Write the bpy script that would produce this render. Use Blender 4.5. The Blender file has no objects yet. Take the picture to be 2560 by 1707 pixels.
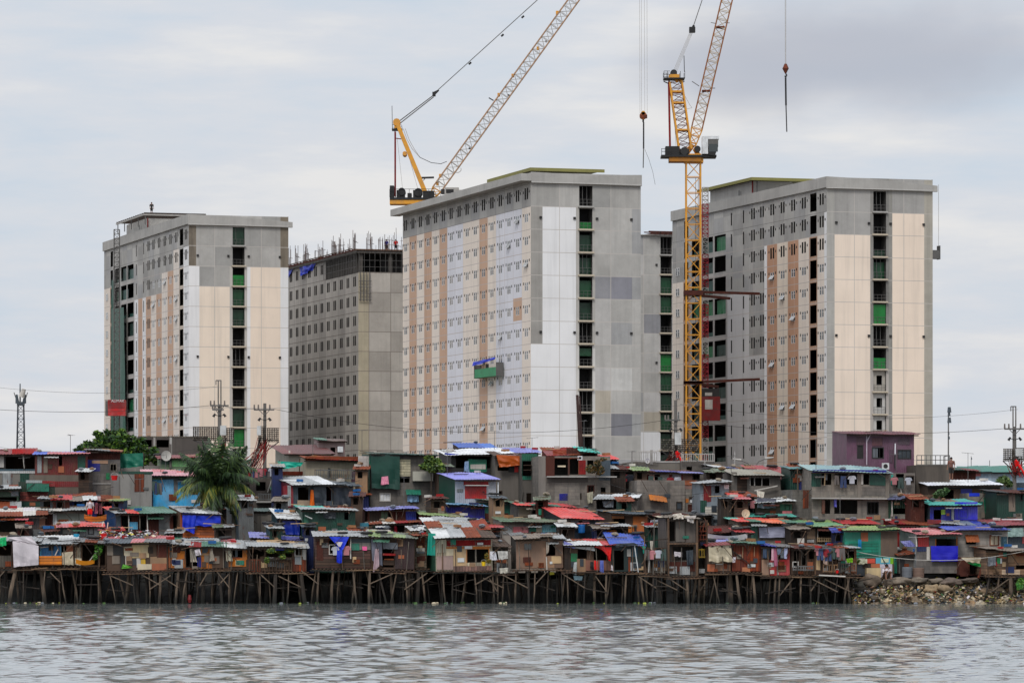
import bpy, bmesh, math, random
import numpy as np
from mathutils import Vector, Matrix, noise
SC = bpy.context.scene
COL = SC.collection
R = math.radians
# ------------------------------------------------------------------ camera
# photograph measured in its own pixels (2560 wide): focal length 10500 px, horizon at row 1350, eye 3.6 m above the water
FP, CZ, HY = 10500.0, 3.6, 1350.0
cam = bpy.data.cameras.new('camera'); cam_o = bpy.data.objects.new('camera', cam); COL.objects.link(cam_o)
cam_o.location = (0, 0, CZ); cam_o.rotation_euler = (R(90), 0, 0)
cam.sensor_width = 36; cam.lens = 36 * FP / 2560; cam.shift_y = (HY - 853.5) / 2560
cam.clip_start = 1; cam.clip_end = 9000
SC.camera = cam_o
SC.render.resolution_x, SC.render.resolution_y = 1024, 682
SC.view_settings.view_transform = 'Standard'; SC.view_settings.look = 'None'
SC.view_settings.exposure = 0.0; SC.view_settings.gamma = 1.0
# ------------------------------------------------------------------ sky: overcast, thin streaky cloud over a Nishita sky
SUN_EL, SUN_AZ = R(48), R(192)      # azimuth clockwise from +Y (view direction): behind the viewer, to the right
W = bpy.data.worlds.new('World'); SC.world = W; W.use_nodes = True
nt = W.node_tree; nt.nodes.clear(); N = nt.nodes.new; L = nt.links.new
out = N('ShaderNodeOutputWorld'); bg = N('ShaderNodeBackground'); bg.inputs[1].default_value = 0.1; L(bg.outputs[0], out.inputs[0])
sky = N('ShaderNodeTexSky'); sky.sky_type = 'NISHITA'; sky.sun_disc = False; sky.sun_elevation = SUN_EL; sky.sun_rotation = SUN_AZ
sky.air_density = 1.2; sky.dust_density = 2.0
tc = N('ShaderNodeTexCoord')
def mapn(sx, sy, sz):
    m = N('ShaderNodeMapping'); m.inputs['Scale'].default_value = (sx, sy, sz); L(tc.outputs['Generated'], m.inputs[0]); return m
def nz(m, sc, det=5, rough=.55):
    n = N('ShaderNodeTexNoise'); n.inputs['Scale'].default_value = sc; n.inputs['Detail'].default_value = det
    n.inputs['Roughness'].default_value = rough; L(m.outputs[0], n.inputs[0]); return n
def ramp(src, stops):
    r = N('ShaderNodeValToRGB'); e = r.color_ramp.elements
    while len(e) < len(stops): e.new(.5)
    for i, (p, c) in enumerate(stops): e[i].position = p; e[i].color = (*c, 1)
    L(src, r.inputs[0]); return r
n1 = nz(mapn(5, 5, 26), 2.6, 6, .58)
r1 = ramp(n1.outputs[0], [(.30, (6.0, 6.8, 7.8)), (.5, (7.0, 7.25, 7.8)), (.66, (8.2, 8.1, 8.1))])
n2 = nz(mapn(9, 9, 14), 2.2, 4, .5)
# darker cloud bank low on the right of the view
dd = Vector(((2200 - 1280) / FP, 1, (HY - 150) / FP)).normalized()
sub = N('ShaderNodeVectorMath'); sub.operation = 'SUBTRACT'; L(tc.outputs['Generated'], sub.inputs[0]); sub.inputs[1].default_value = dd
scl = N('ShaderNodeVectorMath'); scl.operation = 'MULTIPLY'; L(sub.outputs[0], scl.inputs[0]); scl.inputs[1].default_value = (20, 20, 62)
ln = N('ShaderNodeVectorMath'); ln.operation = 'LENGTH'; L(scl.outputs[0], ln.inputs[0])
ad = N('ShaderNodeMath'); ad.operation = 'MULTIPLY_ADD'; L(n2.outputs[0], ad.inputs[0]); ad.inputs[1].default_value = 1.5; L(ln.outputs['Value'], ad.inputs[2])
mr = N('ShaderNodeMapRange'); mr.interpolation_type = 'SMOOTHSTEP'; mr.inputs[1].default_value = 1.1; mr.inputs[2].default_value = 2.1
mr.inputs[3].default_value = .85; mr.inputs[4].default_value = 0; L(ad.outputs[0], mr.inputs[0])
mxd = N('ShaderNodeMix'); mxd.data_type = 'RGBA'; L(mr.outputs[0], mxd.inputs[0]); L(r1.outputs[0], mxd.inputs[6]); mxd.inputs[7].default_value = (4.7, 4.9, 5.65, 1)
# overcast skies are brighter overhead than at the horizon
sp = N('ShaderNodeSeparateXYZ'); L(tc.outputs['Generated'], sp.inputs[0])
mz = N('ShaderNodeMapRange'); mz.inputs[1].default_value = .15; mz.inputs[2].default_value = .9; mz.inputs[3].default_value = 1.0; mz.inputs[4].default_value = 1.6
L(sp.outputs['Z'], mz.inputs[0])
mul = N('ShaderNodeVectorMath'); mul.operation = 'SCALE'; L(mxd.outputs[2], mul.inputs[0]); L(mz.outputs[0], mul.inputs['Scale'])
mx = N('ShaderNodeMix'); mx.data_type = 'RGBA'; mx.inputs[0].default_value = .93; L(sky.outputs[0], mx.inputs[6]); L(mul.outputs[0], mx.inputs[7])
L(mx.outputs[2], bg.inputs[0])
sl = bpy.data.lights.new('sun', 'SUN'); sl.energy = 1.5; sl.angle = R(16); sl.color = (1, .96, .9)
so = bpy.data.objects.new('sun', sl); COL.objects.link(so)
sd = Vector((math.sin(SUN_AZ) * math.cos(SUN_EL), math.cos(SUN_AZ) * math.cos(SUN_EL), math.sin(SUN_EL)))
so.rotation_euler = sd.to_track_quat('Z', 'Y').to_euler(); so.location = (0, 0, 200)

# ------------------------------------------------------------------ helpers
def WX(px, D): return (px - 1280) * D / FP
def WZ(py, D): return CZ + (HY - py) * D / FP
def at(px, py, D): return Vector((WX(px, D), D, WZ(py, D)))
rnd = random.Random(7)
def lin(c): return tuple(((v / 255) / 12.92 if v / 255 <= .04045 else ((v / 255 + .055) / 1.055) ** 2.4) for v in c)

MATS = {}
def M(key):
    """'kind r g b [rust]' -> procedural material"""
    if key in MATS: return MATS[key]
    full = PAL.get(key, key); p = full.split(); kind = p[0]; c = lin(tuple(float(v) for v in p[1:4])); extra = float(p[4]) if len(p) > 4 else None
    if kind in ('metal', 'rust', 'wood', 'hwood', 'ply', 'tarp'):
        g_ = sum(c) / 3; c = tuple(min(.85, max(.004, g_ + (v - g_) * 1.28)) for v in c)
    m = bpy.data.materials.new(key.replace(' ', '_')); m.use_nodes = True; MATS[key] = m
    t = m.node_tree; b = t.nodes['Principled BSDF']; NN = t.nodes.new; LL = t.links.new
    b.inputs['Roughness'].default_value = {'metal': .5, 'tarp': .45, 'glass': .08, 'paint': .6, 'steel': .5}.get(kind, .85)
    if kind == 'glass':
        b.inputs['Base Color'].default_value = (*c, 1); b.inputs['Specular IOR Level'].default_value = .9; return m
    tcn = NN('ShaderNodeTexCoord'); oi = NN('ShaderNodeObjectInfo')
    def noi(scale, vec=(1, 1, 1), det=4, rg=.6):
        mp = NN('ShaderNodeMapping'); mp.inputs['Scale'].default_value = vec; LL(tcn.outputs['Object'], mp.inputs[0])
        ad = NN('ShaderNodeVectorMath'); ad.operation = 'ADD'; LL(mp.outputs[0], ad.inputs[0]); 
        rs = NN('ShaderNodeVectorMath'); rs.operation = 'SCALE'; rs.inputs[0].default_value = (31, 17, 23); LL(oi.outputs['Random'], rs.inputs['Scale']); LL(rs.outputs[0], ad.inputs[1])
        n = NN('ShaderNodeTexNoise'); n.inputs['Scale'].default_value = scale; n.inputs['Detail'].default_value = det; n.inputs['Roughness'].default_value = rg
        LL(ad.outputs[0], n.inputs[0]); return n.outputs[0]
    def rng(src, a, bb, lo, hi):
        r = NN('ShaderNodeMapRange'); r.inputs[1].default_value = a; r.inputs[2].default_value = bb; r.inputs[3].default_value = lo; r.inputs[4].default_value = hi; LL(src, r.inputs[0]); return r.outputs[0]
    def mix(f, a, bb):
        x = NN('ShaderNodeMix'); x.data_type = 'RGBA'
        if isinstance(f, float): x.inputs[0].default_value = f
        else: LL(f, x.inputs[0])
        for i, v in ((6, a), (7, bb)):
            if isinstance(v, tuple): x.inputs[i].default_value = (*v[:3], 1)
            else: LL(v, x.inputs[i])
        return x.outputs[2]
    def sc(k): return tuple(v * k for v in c)
    def hue(k, w=.22):                       # darker, pulled to grey
        g = sum(c) / 3; return tuple((v * (1 - w) + g * w) * k for v in c)
    bump = None
    xy = NN('ShaderNodeSeparateXYZ'); LL(tcn.outputs['Object'], xy.inputs[0])
    sm = NN('ShaderNodeMath'); LL(xy.outputs[0], sm.inputs[0]); LL(xy.outputs[1], sm.inputs[1])
    uv = NN('ShaderNodeCombineXYZ'); LL(sm.outputs[0], uv.inputs[0]); LL(xy.outputs[2], uv.inputs[1])
    if kind in ('metal', 'zinc'):
        ru = extra if extra is not None else .25
        col = mix(rng(noi(1.6), .3, .7, 0, 1), sc(1.08), hue(.72))
        col = mix(rng(noi(1.2, (4, 4, .5), 5, .7), .52, .75, 0, .55), col, hue(.45))
        col = mix(rng(noi(.8, (1, 1, .8), 3, .6), .5, .62, 0, .35), col, hue(1.35, .6))
        if ru > 0:
            col = mix(rng(noi(2.2, (1.6, 1.6, .7), 6, .72), .72 - ru * .45, .80 - ru * .4, 0, .85), col, lin((96, 52, 34)))
        wv = NN('ShaderNodeTexWave'); wv.inputs['Scale'].default_value = 2.6; wv.bands_direction = 'X'; LL(uv.outputs[0], wv.inputs[0]); bump = (wv.outputs[0], .5, .03)
    elif kind == 'rust':
        col = mix(rng(noi(1.5, (1, 1, .6), 6, .7), .3, .7, 0, 1), sc(1.2), sc(.5))
        col = mix(rng(noi(3, (1, 1, .5), 5, .7), .6, .75, 0, .6), col, lin((135, 105, 90)))
        wv = NN('ShaderNodeTexWave'); wv.inputs['Scale'].default_value = 2.6; LL(uv.outputs[0], wv.inputs[0]); bump = (wv.outputs[0], .5, .03)
    elif kind in ('wood', 'hwood'):
        mp = NN('ShaderNodeMapping'); LL(uv.outputs[0], mp.inputs[0])
        if kind == 'wood': mp.inputs['Rotation'].default_value = (0, 0, R(90))
        br = NN('ShaderNodeTexBrick'); br.offset = .37; br.inputs['Scale'].default_value = 1; br.inputs['Brick Width'].default_value = 1.9; br.inputs['Row Height'].default_value = .17
        br.inputs['Mortar Size'].default_value = .012; br.inputs['Color1'].default_value = (*sc(1.25), 1); br.inputs['Color2'].default_value = (*hue(.55, .2), 1); br.inputs['Mortar'].default_value = (*sc(.15), 1)
        LL(mp.outputs[0], br.inputs[0])
        col = mix(rng(noi(2.5, (1, 1, .4), 5, .7), .4, .75, 0, .65), br.outputs[0], hue(.45))
        bump = (br.outputs['Fac'], -.4, .02)
    elif kind == 'ply':
        col = mix(rng(noi(1.1, (1, 1, .5), 5, .65), .3, .7, 0, 1), sc(1.1), hue(.68, .3))
        col = mix(rng(noi(5, (1, 1, .15), 4, .7), .55, .8, 0, .5), col, hue(.4))
    elif kind == 'block':
        br = NN('ShaderNodeTexBrick'); br.inputs['Scale'].default_value = 1; br.inputs['Brick Width'].default_value = .42; br.inputs['Row Height'].default_value = .21
        br.inputs['Mortar Size'].default_value = .012; br.inputs['Mortar Smooth'].default_value = .4; br.inputs['Color1'].default_value = (*sc(1.14), 1); br.inputs['Color2'].default_value = (*hue(.78), 1); br.inputs['Mortar'].default_value = (*hue(.72), 1)
        LL(uv.outputs[0], br.inputs[0])
        col = mix(rng(noi(.9, (1, 1, .5), 6, .7), .42, .72, 0, .8), br.outputs[0], hue(.36)); col = mix(rng(noi(1.5, (2, 2, .2), 5, .7), .52, .75, 0, .6), col, hue(.3)); col = mix(rng(noi(.6, (1, 1, .6), 4, .7), .58, .68, 0, .35), col, lin((150, 140, 126)))
        bump = (br.outputs['Fac'], -.3, .02)
    elif kind == 'conc':
        col = mix(rng(noi(.35, (1, 1, 1), 6, .65), .3, .7, 0, 1), sc(1.1), sc(.82))
        col = mix(rng(noi(.9, (1.4, 1.4, .16), 5, .7), .48, .76, 0, .7 if extra is None else extra), col, hue(.36)); col = mix(rng(noi(.6, (1, 1, .7), 5, .7), .56, .68, 0, .4), col, tuple(min(.8, v * 1.4) for v in c))
        bump = (noi(6), .15, .02)
    elif kind == 'bare':                    # bare precast concrete with water streaks and cement-washed patches
        col = mix(rng(noi(.25, (1, 1, 1), 6, .7), .35, .65, 0, 1), sc(1.08), sc(.84))
        col = mix(rng(noi(1.1, (1.3, 1.3, .06), 5, .7), .50, .78, 0, .45), col, hue(.55))
        col = mix(rng(noi(.7, (1, 1, .9), 5, .75), .60, .72, 0, .3), col, tuple(v * 1.35 for v in c))
        col = mix(rng(noi(2.6, (1, 1, 1), 4, .8), .55, .8, 0, .25), col, (c[0] * .7, c[1] * .62, c[2] * .5))
    elif kind == 'facade':                  # painted precast concrete of the tower blocks: faint streaks only
        col = mix(rng(noi(.22, (1, 1, 1), 5, .6), .3, .7, 0, 1), sc(1.03), sc(.93))
        col = mix(rng(noi(.8, (1.5, 1.5, .07), 4, .7), .5, .78, 0, .4), col, hue(.55)); col = mix(rng(noi(1.6, (1, 1, .5), 5, .75), .58, .75, 0, .16), col, hue(.7))
    elif kind == 'leaf':
        col = mix(rng(noi(1.4, (1, 1, 1), 3), .3, .7, 0, 1), sc(1.5), sc(.45)); b.inputs['Roughness'].default_value = .6
    elif kind == 'stilt':
        col = mix(rng(noi(3, (3, 3, .3), 5, .7), .35, .7, 0, 1), sc(1.25), hue(.4))
        col = mix(rng(xy.outputs[2], .75, .25, 0, .9), col, lin((28, 30, 26)))     # weed and slime up to the tide mark
    elif kind == 'rock':
        col = mix(rng(noi(1.6, (1, 1, 1), 6, .7), .35, .65, 0, 1), sc(1.15), hue(.45)); bump = (noi(7, det=6), .5, .05)
    elif kind == 'tarp' or kind == 'cloth':
        col = mix(rng(noi(1.3, (1, 1, 1), 4, .6), .3, .7, 0, 1), sc(1.08), sc(.72))
    else:
        col = mix(rng(noi(1.2, (1, 1, 1), 5, .65), .3, .7, 0, 1), sc(1.06), hue(.75, .2))
    LL(col, b.inputs['Base Color'])
    if bump:
        bm_ = NN('ShaderNodeBump'); bm_.inputs['Strength'].default_value = abs(bump[1]); bm_.inputs['Distance'].default_value = bump[2]; bm_.invert = bump[1] < 0
        LL(bump[0], bm_.inputs['Height']); LL(bm_.outputs[0], b.inputs['Normal'])
    return m
PAL = {
 'conc':'bare 170 168 164', 'concd':'conc 96 91 86', 'concl':'conc 164 160 155', 'block':'block 142 137 129', 'blockd':'block 110 104 98', 'blockl':'block 160 154 146',
 'red':'metal 178 40 38 .1', 'redd':'metal 122 30 30 .3', 'pink':'metal 190 112 116 .3', 'coral':'metal 205 80 72 .15', 'green':'metal 70 112 92 .3', 'greend':'metal 20 66 54 .1', 'teal':'metal 24 118 98 .1',
 'aqua':'metal 70 170 155 .2', 'lime':'metal 128 150 96 .3', 'sage':'metal 96 112 88 .45', 'blue':'metal 28 62 150 .05', 'blued':'metal 30 42 84 .1', 'lav':'metal 132 134 190 .15', 'sky':'metal 96 168 206 .1', 'slate':'metal 66 76 84 .2',
 'zinc':'metal 158 161 162 .3', 'zincl':'metal 204 206 206 .15', 'zincd':'metal 104 106 106 .4', 'white':'metal 222 224 226 .08', 'rust':'rust 122 66 46', 'rustd':'rust 74 38 30', 'rustr':'rust 128 40 32', 'purple':'metal 104 74 92 .1',
 'wood':'wood 106 84 68', 'woodd':'wood 54 43 36', 'hwood':'hwood 112 92 74', 'hwoodd':'hwood 70 55 46', 'woodr':'wood 118 62 44', 'woodg':'wood 104 98 90',
 'ply':'ply 150 122 98', 'plyl':'ply 190 164 132', 'plyo':'ply 176 110 62', 'plyd':'ply 80 63 52', 'plyg':'ply 126 116 106', 'cream':'ply 208 196 172', 'pale':'ply 196 192 186', 'brick':'ply 168 104 78',
 'tblue':'tarp 16 74 190', 'tblued':'tarp 22 48 130', 'tgreen':'tarp 22 66 58', 'tteal':'tarp 34 140 124', 'twhite':'tarp 206 200 204', 'tgrey':'tarp 110 114 120', 'tslate':'tarp 52 58 64', 'torange':'tarp 216 120 30', 'tred':'tarp 214 70 58', 'tbeige':'tarp 190 180 160', 'tcyan':'tarp 44 132 176', 'tpink':'tarp 216 150 160',
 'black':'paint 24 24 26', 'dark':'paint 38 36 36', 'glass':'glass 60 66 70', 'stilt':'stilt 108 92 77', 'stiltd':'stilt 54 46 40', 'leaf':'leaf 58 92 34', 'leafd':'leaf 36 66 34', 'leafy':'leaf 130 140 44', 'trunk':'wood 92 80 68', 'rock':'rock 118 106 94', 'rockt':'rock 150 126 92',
 'ycrane':'paint 226 156 18', 'steel':'steel 96 94 92', 'steell':'steel 170 166 160', 'skin':'plain 150 104 80', 'hair':'plain 22 18 16',
}

class MB:
    def __init__(s): s.v = []; s.f = []; s.mi = []; s.mk = []; s.cur = 0
    def m(s, key):
        if key not in s.mk: s.mk.append(key)
        s.cur = s.mk.index(key); return s
    def poly(s, pts):
        n = len(s.v); s.v += [tuple(p) for p in pts]; s.f.append(tuple(range(n, n + len(pts)))); s.mi.append(s.cur)
    def raw(s, vs, fs):
        n = len(s.v); s.v += [tuple(p) for p in vs]
        for f in fs: s.f.append(tuple(i + n for i in f)); s.mi.append(s.cur)
    def box(s, x0, x1, y0, y1, z0, z1):
        s.raw([(x0,y0,z0),(x1,y0,z0),(x1,y1,z0),(x0,y1,z0),(x0,y0,z1),(x1,y0,z1),(x1,y1,z1),(x0,y1,z1)],
              [(0,3,2,1),(4,5,6,7),(0,1,5,4),(1,2,6,5),(2,3,7,6),(3,0,4,7)]); return s
    def tube(s, p, q, r0, r1=None, n=6, cap=True):
        p, q = Vector(p), Vector(q); d = q - p
        if d.length < 1e-6: return s
        r1 = r0 if r1 is None else r1
        a = d.normalized(); u = a.cross(Vector((0, 0, 1)) if abs(a.z) < .9 else Vector((1, 0, 0))).normalized(); w = a.cross(u)
        vs = []
        for c_, r_ in ((p, r0), (q, r1)):
            for i in range(n):
                t = 2 * math.pi * (i + .5) / n; vs.append(c_ + (u * math.cos(t) + w * math.sin(t)) * r_)
        fs = [(i, (i + 1) % n, n + (i + 1) % n, n + i) for i in range(n)]
        if cap: fs += [tuple(range(n - 1, -1, -1)), tuple(range(n, 2 * n))]
        s.raw(vs, fs); return s
    def bar(s, p, q, r): return s.tube(p, q, r, r, 4)
    def path(s, pts, r, n=4):
        for a, b_ in zip(pts[:-1], pts[1:]): s.tube(a, b_, r, r, n)
        return s
    def build(s, name, parent=None, smooth=False, loc=None):
        me = bpy.data.meshes.new(name); me.from_pydata(s.v, [], s.f)
        for k in s.mk: me.materials.append(M(k))
        if s.mi: me.polygons.foreach_set('material_index', s.mi)
        if smooth: me.polygons.foreach_set('use_smooth', [True] * len(me.polygons))
        me.update()
        o = bpy.data.objects.new(name, me); COL.objects.link(o)
        if parent: o.parent = parent
        if loc is not None: o.location = loc
        return o
def tag(o, label=None, cat=None, group=None, kind=None):
    if label: o['label'] = label
    if cat: o['category'] = cat
    if group: o['group'] = group
    if kind: o['kind'] = kind
    return o
def thing(name, label, cat, loc, rz=0, group=None):
    o = bpy.data.objects.new(name, None); COL.objects.link(o); o.location = loc; o.rotation_euler = (0, 0, rz); o.empty_display_size = .2
    return tag(o, label, cat, group)
def copy_tree(o, parent=None, loc=None, rz=None, label=None):
    kids = [k for k in o.children]
    c = o.copy(); COL.objects.link(c); c.parent = parent
    if loc is not None: c.location = loc
    if rz is not None: c.rotation_euler = (0, 0, rz)
    if label: c['label'] = label
    for k in kids: copy_tree(k, c)
    return c
def onemesh(name, mb, label, cat, base, group=None, smooth=False):
    """mesh built in world coordinates -> single-mesh thing with its origin at base"""
    b = Vector(base); mb.v = [tuple(Vector(p) - b) for p in mb.v]
    o = mb.build(name, None, smooth, b); return tag(o, label, cat, group)
def cloth(mb, c, nx=10, nz=8, amp=.05, seed=0, thick=.012, fold=7):
    """bilinear sheet through corners TL,TR,BR,BL with folds and a wavy hem"""
    TL, TR, BR, BL = [Vector(p) for p in c]; nrm = (TR - TL).cross(BL - TL).normalized()
    if nrm.y > 0: nrm = -nrm
    vs = []
    for side in (0, 1):
        for j in range(nz + 1):
            v = j / nz
            for i in range(nx + 1):
                u = i / nx; p = (TL * (1 - u) + TR * u) * (1 - v) + (BL * (1 - u) + BR * u) * v
                a = amp * (math.sin(u * fold * 2 + seed) * .6 + noise.noise(Vector((u * 5 + seed, v * 3, seed)))) * (.25 + v)
                p = p + nrm * (a + amp - side * thick) + Vector((0, 0, (noise.noise(Vector((u * 4, seed, 3))) * amp * 1.3) * v)); vs.append(p)
    k = (nx + 1) * (nz + 1); fs = []
    for j in range(nz):
        for i in range(nx):
            a = j * (nx + 1) + i; fs.append((a, a + nx + 1, a + nx + 2, a + 1)); fs.append((k + a, k + a + 1, k + a + nx + 2, k + a + nx + 1))
    mb.raw(vs, fs); return mb
def holed(mb, f, u0, u1, v0, v1, holes, matfn, uc=(), vc=(), rev=.25, revm='conc'):
    us = sorted({round(x, 3) for x in [u0, u1, *uc] + [h[i] for h in holes for i in (0, 1)] if u0 - 1e-6 <= x <= u1 + 1e-6})
    vs = sorted({round(x, 3) for x in [v0, v1, *vc] + [h[i] for h in holes for i in (2, 3)] if v0 - 1e-6 <= x <= v1 + 1e-6})
    H = np.array(holes).reshape(-1, 4) if holes else np.zeros((0, 4))
    for a, b_ in zip(us[:-1], us[1:]):
        uc_ = (a + b_) / 2; hh = H[(H[:, 0] < uc_) & (H[:, 1] > uc_)]
        run = None
        for c, d in zip(vs[:-1], vs[1:]):
            vm = (c + d) / 2
            k = None if len(hh) and bool(((hh[:, 2] < vm) & (hh[:, 3] > vm)).any()) else matfn(uc_, vm)
            if run and run[2] == k: run[1] = d
            else:
                if run and run[2]: mb.m(run[2]); mb.poly([f(a, run[0], 0), f(b_, run[0], 0), f(b_, run[1], 0), f(a, run[1], 0)])
                run = [c, d, k]
        if run and run[2]: mb.m(run[2]); mb.poly([f(a, run[0], 0), f(b_, run[0], 0), f(b_, run[1], 0), f(a, run[1], 0)])
    mb.m(revm)
    for a, b_, c, d in holes:
        q = [(a, c), (b_, c), (b_, d), (a, d)]
        for i in range(4):
            (p0, p1), (r0, r1) = q[i], q[(i + 1) % 4]
            mb.poly([f(p0, p1, 0), f(p0, p1, rev), f(r0, r1, rev), f(r0, r1, 0)])
def lattice(mb, p, q, w0, w1, n, rc, rb, side=Vector((1, 0, 0)), chordm=None, bracem=None):
    p, q = Vector(p), Vector(q); a = (q - p).normalized(); u = (side - a * side.dot(a)).normalized(); w = a.cross(u)
    def cor(t, i):
        wd = (w0 * (1 - t) + w1 * t) / 2; s1, s2 = ((-1, -1), (1, -1), (1, 1), (-1, 1))[i % 4]; return p.lerp(q, t) + u * s1 * wd + w * s2 * wd
    if chordm: mb.m(chordm)
    for i in range(4): mb.tube(cor(0, i), cor(1, i), rc, rc, 4)
    if bracem: mb.m(bracem)
    for k in range(n):
        t0, t1 = k / n, (k + 1) / n
        for i in range(4):
            if k % 2: mb.tube(cor(t0, i), cor(t1, i + 1), rb, rb, 4, False)
            else: mb.tube(cor(t0, i + 1), cor(t1, i), rb, rb, 4, False)
            mb.tube(cor(t1, i), cor(t1, i + 1), rb, rb, 4, False)
# ------------------------------------------------------------------ ground, water
WAMP = .0031
xs = np.concatenate([np.array([-3000,-1500,-700,-300,-150,-90,-60]), np.arange(-40, 40.01, .19), np.array([60,90,150,300,700,1500,3000])])
ys = np.concatenate([np.array([-600,-200,-50,0,40,70]), np.arange(96, 250.1, .24), np.array([262.])])
X, Y = np.meshgrid(xs, ys); rs = np.random.RandomState(3); Z = np.zeros_like(X)
for k in range(64):
    wl = np.exp(rs.uniform(np.log(.6), np.log(1.8))); an = rs.normal(math.pi / 2 + .25, .75); ph = rs.uniform(0, 6.28)
    kx, ky = math.cos(an) * 2 * math.pi / wl, math.sin(an) * 2 * math.pi / wl
    env = .6 + .4 * np.sin(X * rs.uniform(.05, .25) + Y * rs.uniform(.03, .12) + rs.uniform(0, 6))
    Z += np.sin(kx * X + ky * Y + ph) * wl * WAMP * env
Z = Z + 9 * np.clip(Z, 0, 1) ** 2
fade = np.clip((40 - np.abs(X)) / 4, 0, 1) * np.clip((Y - 96) / 3, 0, 1) * (1 - .72 * np.clip((Y - 190) / 44, 0, 1))
Z *= fade
nx, ny = len(xs), len(ys)
me = bpy.data.meshes.new('water'); me.vertices.add(nx * ny); me.vertices.foreach_set('co', np.stack([X, Y, Z], -1).reshape(-1))
I = (np.arange(ny - 1)[:, None] * nx + np.arange(nx - 1)[None, :]).reshape(-1); Q = np.stack([I, I + 1, I + nx + 1, I + nx], -1)
me.loops.add(Q.size); me.loops.foreach_set('vertex_index', Q.reshape(-1)); me.polygons.add(len(Q)); me.polygons.foreach_set('loop_start', np.arange(len(Q)) * 4)
me.polygons.foreach_set('use_smooth', [True] * len(Q)); me.update(); me.validate()
wm = bpy.data.materials.new('river_water'); wm.use_nodes = True; t = wm.node_tree; b = t.nodes['Principled BSDF']
b.inputs['Base Color'].default_value = (.19, .21, .205, 1); b.inputs['Roughness'].default_value = .04; b.inputs['IOR'].default_value = 1.5
tcn = t.nodes.new('ShaderNodeTexCoord')
def wn(scale, vec):
    mp = t.nodes.new('ShaderNodeMapping'); mp.inputs['Scale'].default_value = vec; t.links.new(tcn.outputs['Object'], mp.inputs[0])
    n = t.nodes.new('ShaderNodeTexNoise'); n.inputs['Scale'].default_value = scale; n.inputs['Detail'].default_value = 4; t.links.new(mp.outputs[0], n.inputs[0]); return n.outputs[0]
b1 = t.nodes.new('ShaderNodeBump'); b1.inputs['Strength'].default_value = .5; b1.inputs['Distance'].default_value = .012; t.links.new(wn(4.2, (1, .8, 1)), b1.inputs['Height'])
b2 = t.nodes.new('ShaderNodeBump'); b2.inputs['Strength'].default_value = .3; b2.inputs['Distance'].default_value = .04; t.links.new(wn(1.1, (1, .8, 1)), b2.inputs['Height']); t.links.new(b1.outputs[0], b2.inputs['Normal'])
t.links.new(b2.outputs[0], b.inputs['Normal'])
me.materials.append(wm); o = bpy.data.objects.new('water', me); COL.objects.link(o); o['kind'] = 'structure'
g = MB().m('conc 96 88 78'); g.box(-3000, 3000, 247.2, 6000, -3, 1.7); g.build('ground')['kind'] = 'structure'
g = MB().m('rock 24 24 20')                                                   # muddy bank under the houses, its colour blackened for the shade below the decks
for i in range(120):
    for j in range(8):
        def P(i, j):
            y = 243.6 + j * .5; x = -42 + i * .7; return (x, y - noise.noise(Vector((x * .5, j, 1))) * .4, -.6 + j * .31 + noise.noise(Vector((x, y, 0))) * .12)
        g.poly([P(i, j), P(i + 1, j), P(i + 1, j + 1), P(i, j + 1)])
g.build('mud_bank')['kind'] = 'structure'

# ------------------------------------------------------------------ tower blocks: every block is 13.7 x 55.6 m, storeys of 2.7 m
PHI = math.atan2(3255, 10500); EX = Vector((math.cos(PHI), math.sin(PHI), 0)); EY = Vector((-math.sin(PHI), math.cos(PHI), 0))
FH, S0, BW, BL = 2.7, 42.9, 13.7, 55.6
def pxt(P, px):                     # where along the long face a photo column falls
    dx = px - 1280; return (FP * P[0] - dx * P[1]) / (dx * EY.y - EY.x * FP)
def slab(k): return S0 - FH * k
def pair_unit(glazed=True):
    f = MB().m('facade 224 224 224'); y = 0
    for c in (-.37, .37):
        f.box(.012, .05, c - .30, c - .25, 0, 1.0); f.box(.012, .05, c + .25, c + .30, 0, 1.0)
        f.box(.012, .05, c - .25, c + .25, 0, .05); f.box(.012, .05, c - .25, c + .25, .95, 1.0); f.box(.015, .045, c - .25, c + .25, .6, .64)
    return f
def pair_pane():
    f = MB().m('glass 96 102 108')
    for c in (-.37, .37): f.box(.035, .042, c - .249, c + .249, .051, .949)
    return f
def open_sash():
    f = MB().m('facade 206 206 206')
    for c in (-.37, .37):
        a = [(.1, c - .27, .75), (.1, c + .27, .75), (-.32, c + .27, .15), (-.32, c - .27, .15)]
        f.m('glass 150 156 162'); f.poly(a); f.m('facade 206 206 206')
        for i in range(4): f.bar(a[i], a[(i + 1) % 4], .03)
    return f
UNIT = {}
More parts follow.
